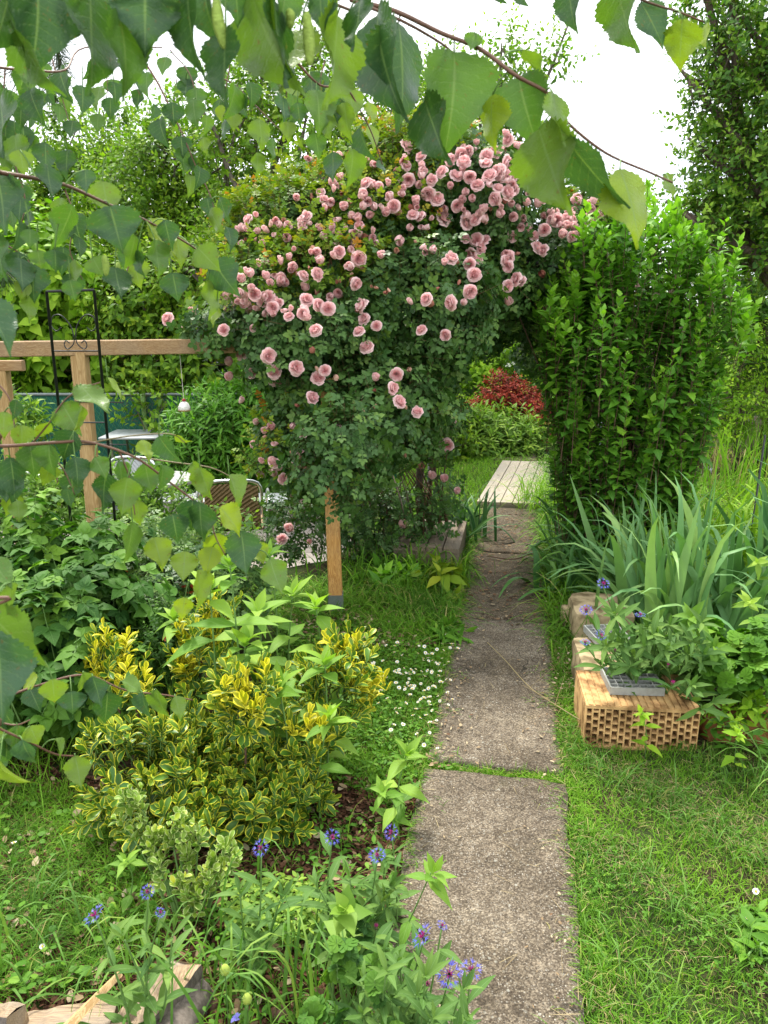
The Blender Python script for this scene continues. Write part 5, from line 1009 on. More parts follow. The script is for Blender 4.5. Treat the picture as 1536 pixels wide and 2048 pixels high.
BL = [(847,287,20),(843,315,24),(920,308,28),(927,326,30),(938,302,22),(899,320,26),(973,312,28),(990,305,26),(1009,301,26),(1009,326,34),(973,328,24),(939,354,26),(955,372,28),(910,353,28),(979,353,30),(998,345,34),(1009,353,30),(884,345,26),(864,361,24),(857,387,30),(873,399,31),(914,412,26),(886,438,33),(862,471,28),(932,449,28),(951,440,26),(940,432,20),(966,425,20),(991,397,28),(995,378,24),(1015,386,30),(1022,369,22),(1029,380,22),(1028,358,26),(1025,432,20),(1024,473,24),(1044,462,20),(1041,451,18),(1061,451,18),(1089,460,26),(1067,473,22),(1072,496,26),(1087,501,24),(929,479,24),(953,480,28),(970,481,22),(959,498,28),(943,509,28),(954,520,26),(939,528,26),(948,550,30),(903,518,28),(888,529,16),(939,583,30),(903,606,32),(932,609,16),(853,599,28),(825,609,12),(1017,514,28),(1009,522,24),(1017,533,24),(1006,509,20),(1033,559,28),(1044,563,22),(1015,572,26),(1015,609,20),(843,661,24),(891,670,24),(1114,440,28),(1145,424,16),(1154,397,22),(1148,380,16),(1143,473,22),(1153,473,18),(1170,440,28),(1192,451,20),(1192,435,20),(1184,457,20),(1069,402,24),(1078,413,22),(1063,427,20),(811,293,30),(859,299,20),(811,333,24),(817,360,28),(733,368,28),(724,387,22),(650,362,20),(662,369,18),(681,359,16),(644,389,22),(647,401,22),(593,398,16),(786,389,20),(754,410,18),(787,413,28),(775,428,20),(799,416,20),(826,431,24),(841,434,22),(614,434,24),(603,449,22),(569,452,20),(479,420,12),(497,440,24),(477,458,18),(486,482,14),(473,470,14),(718,452,22),(703,470,22),(680,474,16),(697,482,16),(748,476,18),(790,479,20),(689,464,12),(678,504,26),(717,518,32),(706,530,20),(762,515,18),(644,527,20),(570,524,18),(563,530,14),(633,549,28),(605,553,24),(711,568,26),(677,586,20),(663,591,18),(560,555,22),(558,568,18),(545,567,16),(612,601,30),(635,610,26),(656,618,30),(606,627,26),(614,640,18),(578,634,22),(726,612,30),(729,639,26),(753,652,22),(509,589,28),(536,594,28),(527,604,26),(546,616,28),(558,607,22),(485,583,20),(446,601,20),(458,598,20),(473,610,22),(506,652,16),(350,648,28),(374,665,14),(398,636,26),(447,660,24),(348,702,30),(396,703,20),(632,662,28),(718,664,26),(733,696,30),(494,718,26),(536,712,32),(468,735,20),(511,753,24),(547,745,32),(561,769,32),(592,736,32),(636,757,30),(650,741,24),(623,797,30),(747,759,18),(793,749,28),(784,777,28),(798,804,30),(835,825,24),(487,810,14),(472,762,20),(609,868,24),(673,863,30),(511,896,20),(543,855,18),(530,865,16),(596,916,20),(528,925,14),(548,928,24),(533,945,16),(566,958,24),(650,960,26),(707,944,18),(715,960,18),(889,892,30),(906,850,14),(885,960,18),(861,955,18),(913,984,16),(798,1043,20),(588,1055,20),(570,1075,24),(620,1080,14),(592,990,16),(603,1000,14),(1231,541,14),(1270,592,14),(1330,600,16),(1290,600,16),(1090,618,16),(1352,678,14),(640,468,18),(660,455,16),(735,400,20),(760,380,16),(830,405,18),(805,380,16),(850,430,16),(900,375,16),(925,385,16),(1050,410,18),(1100,430,16),(1120,470,16),(1130,455,18),(560,470,12),(585,500,12),(620,500,12)]
extra = Acc(); q_ = np.random.default_rng(5)
for (x0, y0, x1, y1, m_) in ((880, 290, 1060, 440, 34), (1080, 380, 1200, 480, 30), (620, 320, 860, 520, 64), (470, 430, 620, 660, 38), (440, 590, 560, 640, 14), (520, 850, 600, 960, 8)):
    for _ in range(m_): BL.append((q_.uniform(x0, x1), q_.uniform(y0, y1) , q_.uniform(11, 20)))
BL = sorted(BL, key=lambda b_: -b_[2])
for i, (px, py, dpx) in enumerate(BL):
    p, nn = hit(px, py, RB + NB_, 1.0, (4.4 if px < 620 and py > 560 else 4.95) if px < 1200 else 5.0)
    if px in (588, 570, 620): p = P(px, py, 5.0)
    out = nn * .7 + np.array([rng.normal(0, .5), 0, rng.uniform(-.35, .9)]); out = nrmz(out); p = p + nn * (.14 if dpx > 20 else .125); dia = dpx * 1.07 * depth(p) / F
    me = (RM[i % 6] if dpx > 20 else RH[i % 3] if dpx > 14 else RBud[0]); sc = dia if dpx > 20 else dia * 1.25 if dpx > 14 else dia * 2.0
    zq = Vector(out).to_track_quat('Z', 'Y')
    if i < 99:
        o = bpy.data.objects.new('blossom', me); COL.objects.link(o); o.parent = rose; o.location = tuple(p - np.array(rose.location)); o.rotation_mode = 'QUATERNION'; o.rotation_quaternion = zq; o.scale = (sc, sc, sc)
    else:
        V = np.zeros(len(me.vertices) * 3, np.float32); me.vertices.foreach_get('co', V); Rm = np.array(zq.to_matrix()); V = (V.reshape(-1, 3) * sc) @ Rm.T + p
        Q = np.zeros(len(me.loops), np.int32); me.loops.foreach_get('vertex_index', Q); at = {}
        for k_ in ('rnd', 'edge', 'along'): a_ = np.zeros(len(me.vertices), np.float32); me.attributes[k_].data.foreach_get('value', a_); at[k_] = a_
        extra.add(V, Q.reshape(-1, 4), at['rnd'], at['edge'], at['along'])
fad = Acc(); q_ = np.random.default_rng(9)
for (x0, y0, x1, y1, m_) in ((620, 330, 860, 640, 26), (860, 380, 1100, 640, 18), (470, 430, 700, 620, 14), (520, 700, 860, 1000, 16)):
    for _ in range(m_):
        px, py = q_.uniform(x0, x1), q_.uniform(y0, y1); p, nn = hit(px, py, RB + NB_, 1.0, 4.9); out = nrmz(nn * .5 + q_.normal(0, .6, 3) + [0, 0, -.2]); p = p + nn * .1; me = RBud[0] if q_.uniform() < .6 else RH[int(q_.integers(0, 3))]
        V = np.zeros(len(me.vertices) * 3, np.float32); me.vertices.foreach_get('co', V); Rm = np.array(Vector(out).to_track_quat('Z', 'Y').to_matrix()); V = (V.reshape(-1, 3) * q_.uniform(12, 22) * depth(p) / F) @ Rm.T + p
        Q = np.zeros(len(me.loops), np.int32); me.loops.foreach_get('vertex_index', Q); fad.add(V, Q.reshape(-1, 4), q_.uniform(0, 1))
o = fad.build('faded_blossoms', M['faded'], rose); o['kind'] = 'stuff'
o = extra.build('blossoms', M['petal'], rose); o['kind'] = 'stuff'
arch = thing('rose_arch', 'dark metal arch hidden inside the rose and ending beside the green shrub', 'arch', (*path_xy(5.3, 0), 0)); A = Acc()
for s_ in (5.15, 5.75):
    for sg in (-1, 1):
        x, y = path_xy(s_, sg * .62); B_ = Acc(); tube(B_, [(x, y, 0), (x, y, 1.5)], .012, 8); B_.build('post', M['black'] if sg < 0 else M['steel'], arch)
    pts = [(*path_xy(s_, -.62 * math.cos(a)), 1.5 + .45 * math.sin(a)) for a in np.linspace(0, math.pi, 17)]; B_ = Acc(); tube(B_, pts, .012, 8); B_.build('hoop', M['black'], arch)

# ------------------------------------------------------------------ hibiscus shrub right of the path
HBL = [blob(*b) for b in [(1230, 560, 110, 110, 5.0, .4), (1365, 570, 72, 85, 5.1, .35), (1310, 515, 78, 60, 5.1, .35), (1180, 690, 100, 120, 4.9, .4), (1325, 730, 112, 120, 4.95, .4), (1215, 850, 105, 110, 4.95, .4), (1330, 880, 80, 90, 5.0, .35), (1385, 660, 60, 80, 5.1, .3), (1240, 960, 85, 50, 5.0, .28), (1150, 910, 55, 80, 4.9, .25), (1330, 965, 80, 50, 5.0, .28), (1210, 985, 80, 35, 4.95, .25), (1385, 810, 50, 70, 5.0, .22), (1150, 620, 60, 40, 4.9, .25)]]
hib = thing('shrub', 'tall bright green upright shrub with toothed leaves right of the arch', 'shrub', G(1245, 1035)); A, S = Acc(), Acc()
n = 560; C, D = sample(HBL, n, 2.6, .68, .3); D2 = nrmz(D * .22 + rng.normal(0, .08, D.shape) + [0, 0, 1]); Lh = .5 * rng.uniform(.6, 1.3, n); C = C - D2 * Lh[:, None] * .78; C[:, 2] = np.maximum(C[:, 2], .12)
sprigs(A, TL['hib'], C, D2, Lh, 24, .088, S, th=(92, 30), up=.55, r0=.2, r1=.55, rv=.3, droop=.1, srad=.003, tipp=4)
# tip shoots along the outline
T_ = [(1085, 590), (1110, 610), (1150, 560), (1200, 480), (1240, 440), (1290, 405), (1330, 425), (1370, 440), (1405, 470), (1450, 510), (1460, 590), (1490, 600), (1480, 650), (1130, 820), (1150, 800), (1300, 790), (1310, 830), (1400, 620), (1130, 640), (1100, 650), (1245, 520), (1180, 520), (1300, 470), (1350, 480), (1420, 540), (1170, 440)]
C = np.array([P(a + rng.normal(0, 8), b_ + rng.uniform(45, 80), 4.75 + rng.uniform(-.1, .3)) for a, b_ in T_ for _ in range(3)]); D = rng.normal(0, .22, C.shape) + [0, 0, 1]
sprigs(A, TL['hib'], C, D, .22, 15, .088, S, th=(70, 15), up=.1, r0=.4, r1=.45, rv=.2, srad=.003); A.build('leaves', M['hib'], hib); S.build('twig', M['twig'], hib)
for j in range(24):
    x = 1245 + rng.normal(0, 45); g = G(x, 1035 + rng.uniform(-15, 12)); tx = x + (x - 1255) * 1.4 + rng.normal(0, 40); A = Acc(); p = spline([g, P(x + rng.normal(0, 10), 950, 5.0), P((x + tx) / 2 + rng.normal(0, 12), 760, 5.05), P(tx, rng.uniform(480, 620), 5.1)], 18); tube(A, p, np.linspace(.009, .003, len(p)), 6); A.build('stem', M['barkgrey'] if j % 2 else M['twig'], hib)
# low arching plant between path and shrub, and light weed heap right of it
def clump(name, label, cat, base, n, L, W, bend, mat, spread=.5, r0=.4, seg=9, cols=3, rad=.08, fold=.35, up=1.0, group=None, az=None, fan=None):
    t = thing(name, label, cat, base, group); A = Acc(); base = np.array(base)
    a = rng.uniform(0, 6.28, n) if az is None else rng.normal(az[0], az[1], n); k = np.abs(rng.normal(0, spread, n))
    if fan is not None:   # fans of flat leaves in one plane
        fd = np.array([math.cos(fan), math.sin(fan)]); q = rng.normal(0, spread, n); d = np.stack([fd[0] * q + rng.normal(0, .12, n), fd[1] * q + rng.normal(0, .12, n), np.full(n, up)], 1)
    else: d = np.stack([np.cos(a) * k, np.sin(a) * k, np.full(n, up)], 1)
    p0 = base + np.stack([rng.normal(0, rad, n), rng.normal(0, rad, n), np.zeros(n)], 1)
    ribbons(A, p0, d, rng.uniform(L[0], L[1], n), rng.uniform(W[0], W[1], n), rng.uniform(bend[0], bend[1], n), np.clip(r0 + rng.normal(0, .22, n), 0, 1), seg, rng.normal(0, .8, n), cols, 2.4, fold=fold)
    A.build('leaves', M[mat], t); B_ = Acc(); rr_ = min(rad, .035); revolve(B_, [(.001, .02), (rr_ * .5, .015), (rr_ * .8, 0), (rr_ * .7, -.02)], base, 8); B_.build('rhizome', M['twig'], t); return t
GI = 'iris clumps beside the path'
clump('iris', 'large pale blue green iris clump behind the seed trays', 'iris', G(1335, 1300), 46, (.6, .98), (.04, .062), (.1, 1.1), 'iris', .55, .5, rad=.11, group=GI)
clump('iris', 'iris clump of broad upright leaves right of the largest one', 'iris', G(1465, 1290), 44, (.6, 1.0), (.04, .06), (.1, 1.1), 'iris', .5, .45, rad=.12, group=GI)
clump('iris', 'iris fan leaning left over the seed trays', 'iris', G(1310, 1255), 26, (.55, .8), (.045, .065), (.2, 1.0), 'iris', .55, .5, rad=.08, group=GI, az=(2.9, .45))
clump('iris', 'iris clump at the right border behind the mint', 'iris', G(1560, 1230), 42, (.6, 1.0), (.038, .056), (.1, 1.1), 'iris', .4, .4, rad=.13, group=GI)
clump('iris', 'iris clump standing between the far stone block and the largest clump', 'iris', G(1255, 1215), 44, (.5, .85), (.032, .05), (.0, .8), 'iris', .42, .4, rad=.1, group=GI)
clump('iris', 'dark iris fan leaning over the path below the green shrub', 'iris', G(1150, 1185), 70, (.35, .62), (.03, .046), (.4, 1.4), 'iris_dark', .85, .6, rad=.12, group=GI)
clump('iris', 'dark iris leaves right under the trunk of the green shrub', 'iris', G(1160, 1110), 60, (.32, .58), (.028, .042), (.4, 1.4), 'iris_dark', .8, .4, rad=.14, group=GI)
clump('iris', 'dark iris clump between the plank step and the boardwalk', 'iris', G(935, 1078), 42, (.4, .6), (.025, .04), (.2, 1.1), 'iris_dark', .65, .3, rad=.13, group=GI)
GD = 'daylily clumps on the right'
clump('daylily', 'light green arching daylily leaves left of the others behind the irises', 'daylily', G(1310, 1150), 60, (.45, .7), (.018, .03), (.5, 1.5), 'strap', .5, .5, rad=.1, group=GD)
clump('daylily', 'light green arching daylily leaves behind the middle iris', 'daylily', G(1420, 1150), 80, (.5, .8), (.018, .03), (.5, 1.5), 'strap', .5, .5, rad=.12, group=GD)
clump('daylily', 'tall light green daylily leaves at the right border', 'daylily', G(1530, 1130), 80, (.55, .9), (.018, .03), (.4, 1.3), 'strap', .45, .5, rad=.13, group=GD)
clump('reeds', 'green reeds standing at the near edge of the pond', 'reeds', G(1470, 990), 90, (.4, .9), (.008, .014), (.1, .8), 'grass', .3, .6, rad=.25, cols=2)
clump('reeds', 'tall grassy reeds behind the pond', 'reeds', G(1500, 905), 110, (.5, .9), (.01, .016), (.1, .8), 'grass', .25, .5, rad=.4, cols=2)
clump('reeds', 'dry reddish tuft in the pond', 'reeds', G(1440, 935), 70, (.2, .35), (.006, .01), (.2, .8), 'straw', .4, .4, rad=.1, cols=2)
clump('grass_tuft', 'arching grass tuft leaning over the right edge of the boardwalk', 'grass tuft', G(1100, 1020), 240, (.3, .55), (.006, .01), (.8, 1.8), 'strap', .6, .35, rad=.13, cols=2)
clump('grass_tuft', 'arching grass tuft between the rose foot and the plank step', 'grass tuft', G(860, 1160), 120, (.15, .4), (.007, .013), (.7, 1.8), 'grass', .6, .5, rad=.13, cols=2)
clump('grass_tuft', 'grass tuft in front of the rose stems', 'grass tuft', G(790, 1165), 110, (.15, .32), (.006, .011), (.7, 1.8), 'grass', .7, .35, rad=.15, cols=2)
clump('grass_tuft', 'dark grass tuft beside the foot of the pine post', 'grass tuft', G(715, 1150), 110, (.15, .35), (.006, .011), (.7, 1.8), 'grass', .7, .2, rad=.16, cols=2)
def herb(name, label, cat, blobs, n, T, size, mat, base, L=.12, k=6, stem='stem', group=None, **kw):
    B = [blob(*b) for b in blobs]; t = thing(name, label, cat, base, group); kk = dict(th=(80, 35), up=.5, r0=.2, r1=.4, rv=.25, upk=.9, srad=.0016); kk.update(kw)
    C, D = foliage(t, 'leaves', mat, T, B, n, L, k, size, stem, **kk); S = Acc(); base = np.array(base, float)
    idx = rng.choice(len(C), min(len(C), 26), replace=False)
    for i in idx:
        p = spline([base + rng.normal(0, .03, 3) * [1, 1, 0], (base + C[i]) / 2 + [rng.normal(0, .02), rng.normal(0, .02), .03], C[i]], 8); tube(S, p, np.linspace(.004, .0018, len(p)), 5)
    S.build('stem', M[stem], t); return t
herb('broad_leaf_plant', 'low dark broad leaved plant in front of the rose stems', 'plant', [(790, 1165, 35, 18, 4.55, .12), (760, 1180, 25, 14, 4.5, .1)], 26, 'big', .14, 'hib', G(785, 1185), .08, 6)
herb('withered_plant', 'yellowing broad leaves beside the plank step', 'plant', [(875, 1165, 22, 22, 4.4, .08), (900, 1175, 16, 20, 4.35, .08)], 16, 'big', .13, 'rose_new', G(885, 1195), .08, 5, droop=.6)
# ------------------------------------------------------------------ raspberries, red-tipped roses, thuja on the left
def canes_bed(label, blobs, n, bx, by0, mat='rasp', T='rasp', size=.17, name='raspberry', cat='raspberry', k=5, L=.2, group=None, nst=20, **kw):
    B = [blob(*b) for b in blobs]; base = G(bx, by0); t = thing(name, label, cat, base, group)
    kk = dict(th=(88, 60), up=.7, r0=.05, r1=.55, rv=.35, droop=.5, upk=1.1, srad=.0025); kk.update(kw); C, D = foliage(t, 'leaves', mat, T, B, n, L, k, size, 'stem', **kk); S = Acc()
    for i in rng.choice(len(C), min(len(C), nst), replace=False):
        g = np.array([C[i][0] + rng.normal(0, .05), C[i][1] + .05, gz(C[i][0], C[i][1]) - .01]); p = spline([g, (g + C[i]) / 2 + rng.normal(0, .02, 3), C[i]], 8); tube(S, p, np.linspace(.005, .003, len(p)), 6)
    S.build('cane', M['stem'], t); return t
GR = 'raspberry plants on the left'
canes_bed('raspberry canes with pleated leaves at the left border under the trellis', [(60, 1150, 90, 40, 3.3, .2), (30, 1210, 80, 50, 3.1, .2), (-60, 1190, 90, 70, 3.1, .2), (70, 1090, 25, 30, 3.3, .08)], 75, 60, 1330, size=.13, group=GR)
canes_bed('raspberry canes in the middle of the row beneath the armchairs', [(150, 1180, 75, 40, 3.2, .2), (190, 1230, 60, 45, 3.0, .18), (120, 1270, 70, 50, 2.9, .2), (200, 1120, 22, 30, 3.3, .08)], 80, 160, 1400, size=.13, group=GR)
canes_bed('raspberry leaves low behind the yellow variegated shrub', [(110, 1340, 90, 60, 2.75, .18), (170, 1290, 60, 50, 2.9, .15), (60, 1420, 80, 50, 2.6, .15), (200, 1380, 60, 50, 2.7, .12), (-40, 1350, 60, 110, 2.7, .2)], 95, 130, 1480, size=.12, group=GR, r0=.0)
canes_bed('mixed small leaved roses with red young tips before the paving', [(320, 1130, 70, 50, 3.7, .2), (400, 1150, 70, 50, 3.6, .2), (250, 1090, 60, 30, 3.9, .2), (350, 1190, 90, 40, 3.4, .2), (460, 1200, 60, 50, 3.5, .2), (500, 1130, 40, 40, 3.8, .15)], 420, 360, 1290, 'rose', 'rose', .075, 'low_rose', 'rose bush', 5, .12, nst=30, r0=.3, droop=.1, upk=1.2)
canes_bed('dark needle leaved shrub behind the yellow variegated shrub', [(290, 1260, 60, 60, 3.15, .18), (340, 1290, 50, 70, 3.0, .15), (270, 1330, 50, 50, 2.95, .15), (400, 1300, 60, 50, 3.1, .15)], 520, 310, 1370, 'darktree', 'oval4', .022, 'conifer_shrub', 'shrub', 14, .1, r0=.0, r1=.3, droop=0, upk=1.0, srad=.0012)
t = thing('red_leaf_sprig', 'sprig of coral red young leaves above the low roses', 'leaves', P(230, 1165, 3.3)); A = Acc()
for a_, b_ in ((225, 1155), (235, 1165), (248, 1160), (215, 1168), (240, 1180)): c = P(a_, b_, 3.25); place(A, TL['oval'], c + rng.normal(0, .01, (4, 3)), rng.normal(0, 1, (4, 3)), [0, -1, 1], .05, rng.uniform(0, 1, 4))
A.build('leaves', M['redleaf'], t); A = Acc(); tube(A, [P(235, 1165, 3.25), P(238, 1230, 3.25), P(240, 1290, 3.3)], .003, 5); A.build('stem', M['redstem'], t)
t = thing('red_leaf_sprig', 'smaller coral red leaves beside the hanging birch leaf', 'leaves', P(383, 1170, 3.4)); A = Acc()
for a_, b_ in ((380, 1172), (392, 1180), (405, 1160), (335, 1265)): c = P(a_, b_, 3.35 if b_ < 1200 else 2.95); place(A, TL['oval'], c + rng.normal(0, .01, (3, 3)), rng.normal(0, 1, (3, 3)), [0, -1, 1], .045, rng.uniform(0, 1, 3))
A.build('leaves', M['redleaf'], t); A = Acc(); tube(A, [P(385, 1172, 3.35), P(390, 1250, 3.35)], .003, 5); A.build('stem', M['redstem'], t)
herb('weed_plant', 'light small leaved weeds between the chairs and the raspberries', 'weed', [(250, 1010, 60, 40, 4.6, .15), (340, 1030, 60, 40, 4.6, .15), (120, 985, 60, 35, 4.5, .15), (180, 1030, 80, 35, 4.5, .2), (100, 1045, 70, 45, 4.3, .2), (290, 1075, 60, 30, 4.4, .2), (30, 1020, 50, 60, 4.2, .2), (400, 1095, 60, 25, 4.2, .2), (470, 1080, 30, 25, 4.3, .15), (230, 990, 30, 40, 4.5, .12)], 680, 'oval', .05, 'herb', G(190, 1180), .14, 7)
# ------------------------------------------------------------------ variegated shrubs
eu = thing('variegated_shrub', 'dense shrub of green leaves edged with yellow left of the daisy lawn', 'shrub', G(430, 1665)); 
EB = [(430, 1575, 180, 75, 2.3, .2), (290, 1545, 110, 85, 2.25, .2), (580, 1540, 80, 90, 2.35, .18), (500, 1420, 34, 70, 2.3, .1), (400, 1490, 60, 40, 2.4, .12), (665, 1410, 45, 70, 2.5, .12), (690, 1345, 38, 50, 2.6, .1), (400, 1350, 30, 60, 2.65, .1), (225, 1345, 26, 32, 2.6, .07), (265, 1400, 24, 35, 2.5, .06), (420, 1275, 30, 35, 2.8, .08), (330, 1620, 120, 40, 2.15, .14), (500, 1630, 110, 35, 2.15, .14)]
B = [blob(*b) for b in EB]; A, S = Acc(), Acc(); B = [(c_, s_ * [.88, .9, .92]) for c_, s_ in B]; n = 500; C, D = sample(B, n, 1.5, .45, .35); D2 = up_mix(D * .8 + rng.normal(0, .15, D.shape), .9)
hh = (C[:, 2] - .1) / .6
sprigs(A, TL['euo'], C, D2, .1 * rng.uniform(.6, 1.5, n), 11, .053, S, th=(78, 16), up=.1, r0=.0, r1=.6, rv=.22, srad=.0025, opposite=True); A.build('leaves', M['euo'], eu); S.build('twig', M['stem'], eu)
for j in range(30):
    i = rng.integers(0, n); g = np.array([C[i][0] * .75 + G(430, 1665)[0] * .25, C[i][1] * .8 + 2.2 * .2, 0]); A = Acc(); p = spline([g, (g + C[i]) / 2 + rng.normal(0, .01, 3), C[i]], 8); tube(A, p, np.linspace(.007, .003, len(p)), 6); A.build('stem', M['twig'], eu)
A, S = Acc(), Acc(); tips = [(500, 1370, 2.25), (225, 1305, 2.6), (200, 1310, 2.6), (700, 1295, 2.6), (670, 1310, 2.6), (430, 1235, 2.8), (395, 1260, 2.75), (620, 1440, 2.3), (690, 1330, 2.55), (400, 1300, 2.7), (730, 1370, 2.6), (260, 1350, 2.5), (490, 1400, 2.22), (370, 1330, 2.65)]
C = np.array([P(a + rng.normal(0, 12), b_ + 35 + rng.normal(0, 10), Y) for a, b_, Y in tips for _ in range(6)]); C += rng.normal(0, .025, C.shape); D = rng.normal(0, .25, C.shape) + [0, 0, 1]
M['euo_tip'] = leaf_mat('yellow_tip_leaf', [(0, (.1, .17, .02)), (1, (.42, .44, .03))], edge=(.82, .7, .05), elo=.4, ehi=.85, trans=.25, rough=.35)
sprigs(A, TL['euo'], C, D, .09, 9, .052, S, th=(60, 12), up=.0, r0=.2, r1=.6, rv=.2, opposite=True); A.build('yellow_tips', M['euo_tip'], eu)
e2 = thing('variegated_shrub', 'small pale variegated shrub of rounded leaves in front of the large yellow one', 'shrub', G(400, 1830)); A, S = Acc(), Acc()
tp = [(245, 1600), (275, 1590), (350, 1615), (400, 1650), (465, 1685), (300, 1690), (380, 1720), (440, 1730), (360, 1780), (250, 1650), (340, 1660), (420, 1770), (385, 1820), (470, 1720), (290, 1640), (320, 1740)]
for a_, b_ in tp:
    Yt = 1.72 + (1860 - b_) / 260 * .22; top = P(a_, b_, Yt); g = G(380 + (a_ - 370) * .3, 1840); p = spline([g, (g + top) / 2 + [0, 0, .03], top], 12); tube(S, p, np.linspace(.004, .002, len(p)), 5)
    m = 4; C = p[-6:-1][rng.integers(0, 5, m)]; C = np.vstack([C, top - [0, 0, .03]]); D = rng.normal(0, .35, C.shape) + [0, 0, 1]; sprigs(A, TL['euo'], C, D, .055, 8, .03, None, th=(70, 20), r0=.2, r1=.5, rv=.25, opposite=True, wsc=1.35)
A.build('leaves', M['euo2'], e2); S.build('stem', M['stem'], e2)
# ------------------------------------------------------------------ tall large-leaved stalks
GS = 'leafy stalks standing in and around the yellow shrub'
def stalk(label, base, top, size, n, r=.005, mat='artichoke', T='big', group=GS, name='leafy_stalk', topk=6, cat='plant', lean=.02, droop=.35):
    base = np.array(base, float); top = np.array(top, float); t = thing(name, label, cat, base, group); S, A = Acc(), Acc()
    p = spline([base, (base + top) / 2 + rng.normal(0, lean, 3), top], 16); tube(S, p, np.linspace(r, r * .5, len(p)), 7); S.build('stem', M['stem'], t)
    a0 = rng.uniform(0, 6.28)
    for i in range(n):
        s = .25 + .7 * i / max(1, n - 1); c = p[int(s * (len(p) - 1))]
        for q in (0, 1):
            a = a0 + i * 1.571 + q * 3.14 + rng.normal(0, .2); d = np.array([math.cos(a), math.sin(a), .45 - droop + rng.normal(0, .15)])
            sz = size * rng.uniform(.95, 1.5) * (1 if s < .8 else .85); place(A, TL[T], c[None], d, np.array([0, -.15, 1.]), sz, np.clip(rng.normal(.4 + .2 * s, .18), 0, 1))
    sprigs(A, TL[T], (p[-1] - [0, 0, .02])[None], (p[-1] - p[-3])[None], .03, topk + 2, size * .95, None, th=(82, 20), up=.2, r0=.5, r1=.4, rv=.15); A.build('leaves', M[mat], t); return t
for args in [('tallest large leaved stalk rising in the middle of the yellow shrub', (470, 1560), (460, 1130, 2.5), .125, 5), ('large leaved stalk right of the tallest one', (520, 1530), (515, 1225, 2.65), .12, 4), ('large leaved stalk whose top stands before the pine post', (635, 1500), (632, 1215, 2.75), .13, 4), ('large leaved stalk with fresh top left of the pine post', (575, 1480), (585, 1190, 3.0), .12, 4), ('large leaved stalk with its top just below the paving', (560, 1420), (540, 1110, 3.3), .12, 4), ('large leaved stalk between the two yellow lobes of the shrub', (500, 1500), (490, 1290, 2.5), .13, 4), ('large leaved stalk crossing in front of the right yellow lobe', (650, 1560), (650, 1330, 2.45), .12, 4), ('large leaved stalk with drooping leaves over the shrub centre', (400, 1520), (420, 1180, 2.6), .13, 4), ('large leaved stalk low in the middle of the shrub', (560, 1560), (560, 1380, 2.3), .12, 3), ('short large leaved stalk behind the left yellow tips', (365, 1480), (350, 1240, 2.8), .11, 3)]:
    lab, b_, t_, sz, n = args; tt = P(*t_); g = G(*b_); g = np.array([tt[0] * .9 + g[0] * .1, tt[1], 0]); stalk(lab, g, tt, sz, n)
stalk('light green leafy weed at the left edge of the path joint', G(812, 1625), P(812, 1510, 2.2), .085, 3, .004); stalk('small leafy weed left of the path joint weed', G(775, 1655), P(770, 1580, 2.1), .07, 3, .003)
stalk('slim weed with light leaves leaning over the left edge of the nearest slab', G(760, 1950), P(862, 1745, 1.55), .06, 3, .003, lean=.01); stalk('young weed hanging below the right side of the yellow shrub', G(640, 1640), P(655, 1440, 2.25), .1, 3, .004)
stalk('two leaved weed before the small pale shrub', G(255, 1820), P(255, 1720, 1.8), .055, 2, .0025)
stalk('tall leafy weed with pale top between the daylilies and the right border', G(1500, 1330), P(1500, 1200, 2.9), .07, 4, .004, 'herb'); stalk('weed with whorled leaves at the right border above the daylilies', G(1520, 1250), P(1515, 1120, 3.2), .06, 4, .003, 'herb')
stalk('upright mint with pleated leaves right of the seed trays', G(1395, 1380), P(1385, 1230, 2.75), .085, 6, .004, 'rasp', droop=.3, name='mint', cat='mint', group=None)
stalk('second mint shoot leaning right of the tall mint', G(1420, 1390), P(1430, 1290, 2.75), .08, 4, .004, 'rasp', name='mint', cat='mint', group=None)
stalk('little light green seedling in front of the hollow brick', G(1290, 1515), P(1285, 1425, 2.55), .045, 4, .002, 'bright', 'oval', name='seedling', cat='seedling', group=None)
stalk('little light green seedling in front of the right old brick', G(1470, 1530), P(1475, 1465, 2.45), .045, 3, .002, 'bright', 'oval', name='seedling', cat='seedling', group=None)
herb('geranium', 'patch of rounded lobed geranium leaves behind the right old bricks', 'geranium', [(1450, 1330, 50, 30, 2.85, .12), (1510, 1350, 40, 35, 2.8, .12), (1530, 1290, 30, 30, 2.95, .1), (1430, 1290, 30, 20, 3.0, .1)], 60, 'fan', .075, 'weed', G(1480, 1410), .06, 4, th=(90, 50), up=1.0, r0=.1, r1=.4)
herb('leafy_weed', 'bright small leaved weed above the right old bricks', 'weed', [(1510, 1420, 30, 14, 2.75, .08), (1440, 1440, 25, 12, 2.7, .06)], 30, 'oval', .05, 'bright', G(1500, 1450), .05, 5)
herb('leafy_weed', 'dandelion like leaves at the upper end of the daisy lawn beside the path', 'weed', [(905, 1272, 26, 16, 3.7, .08)], 18, 'lance', .1, 'weed', G(905, 1290), .03, 7, th=(80, 50))
herb('leafy_weed', 'broad leaves at the lower right border beside the daisies', 'weed', [(1530, 1870, 40, 30, 1.75, .06), (1520, 1940, 40, 20, 1.65, .05)], 26, 'big', .07, 'weed', G(1535, 1920), .03, 5, th=(85, 55))
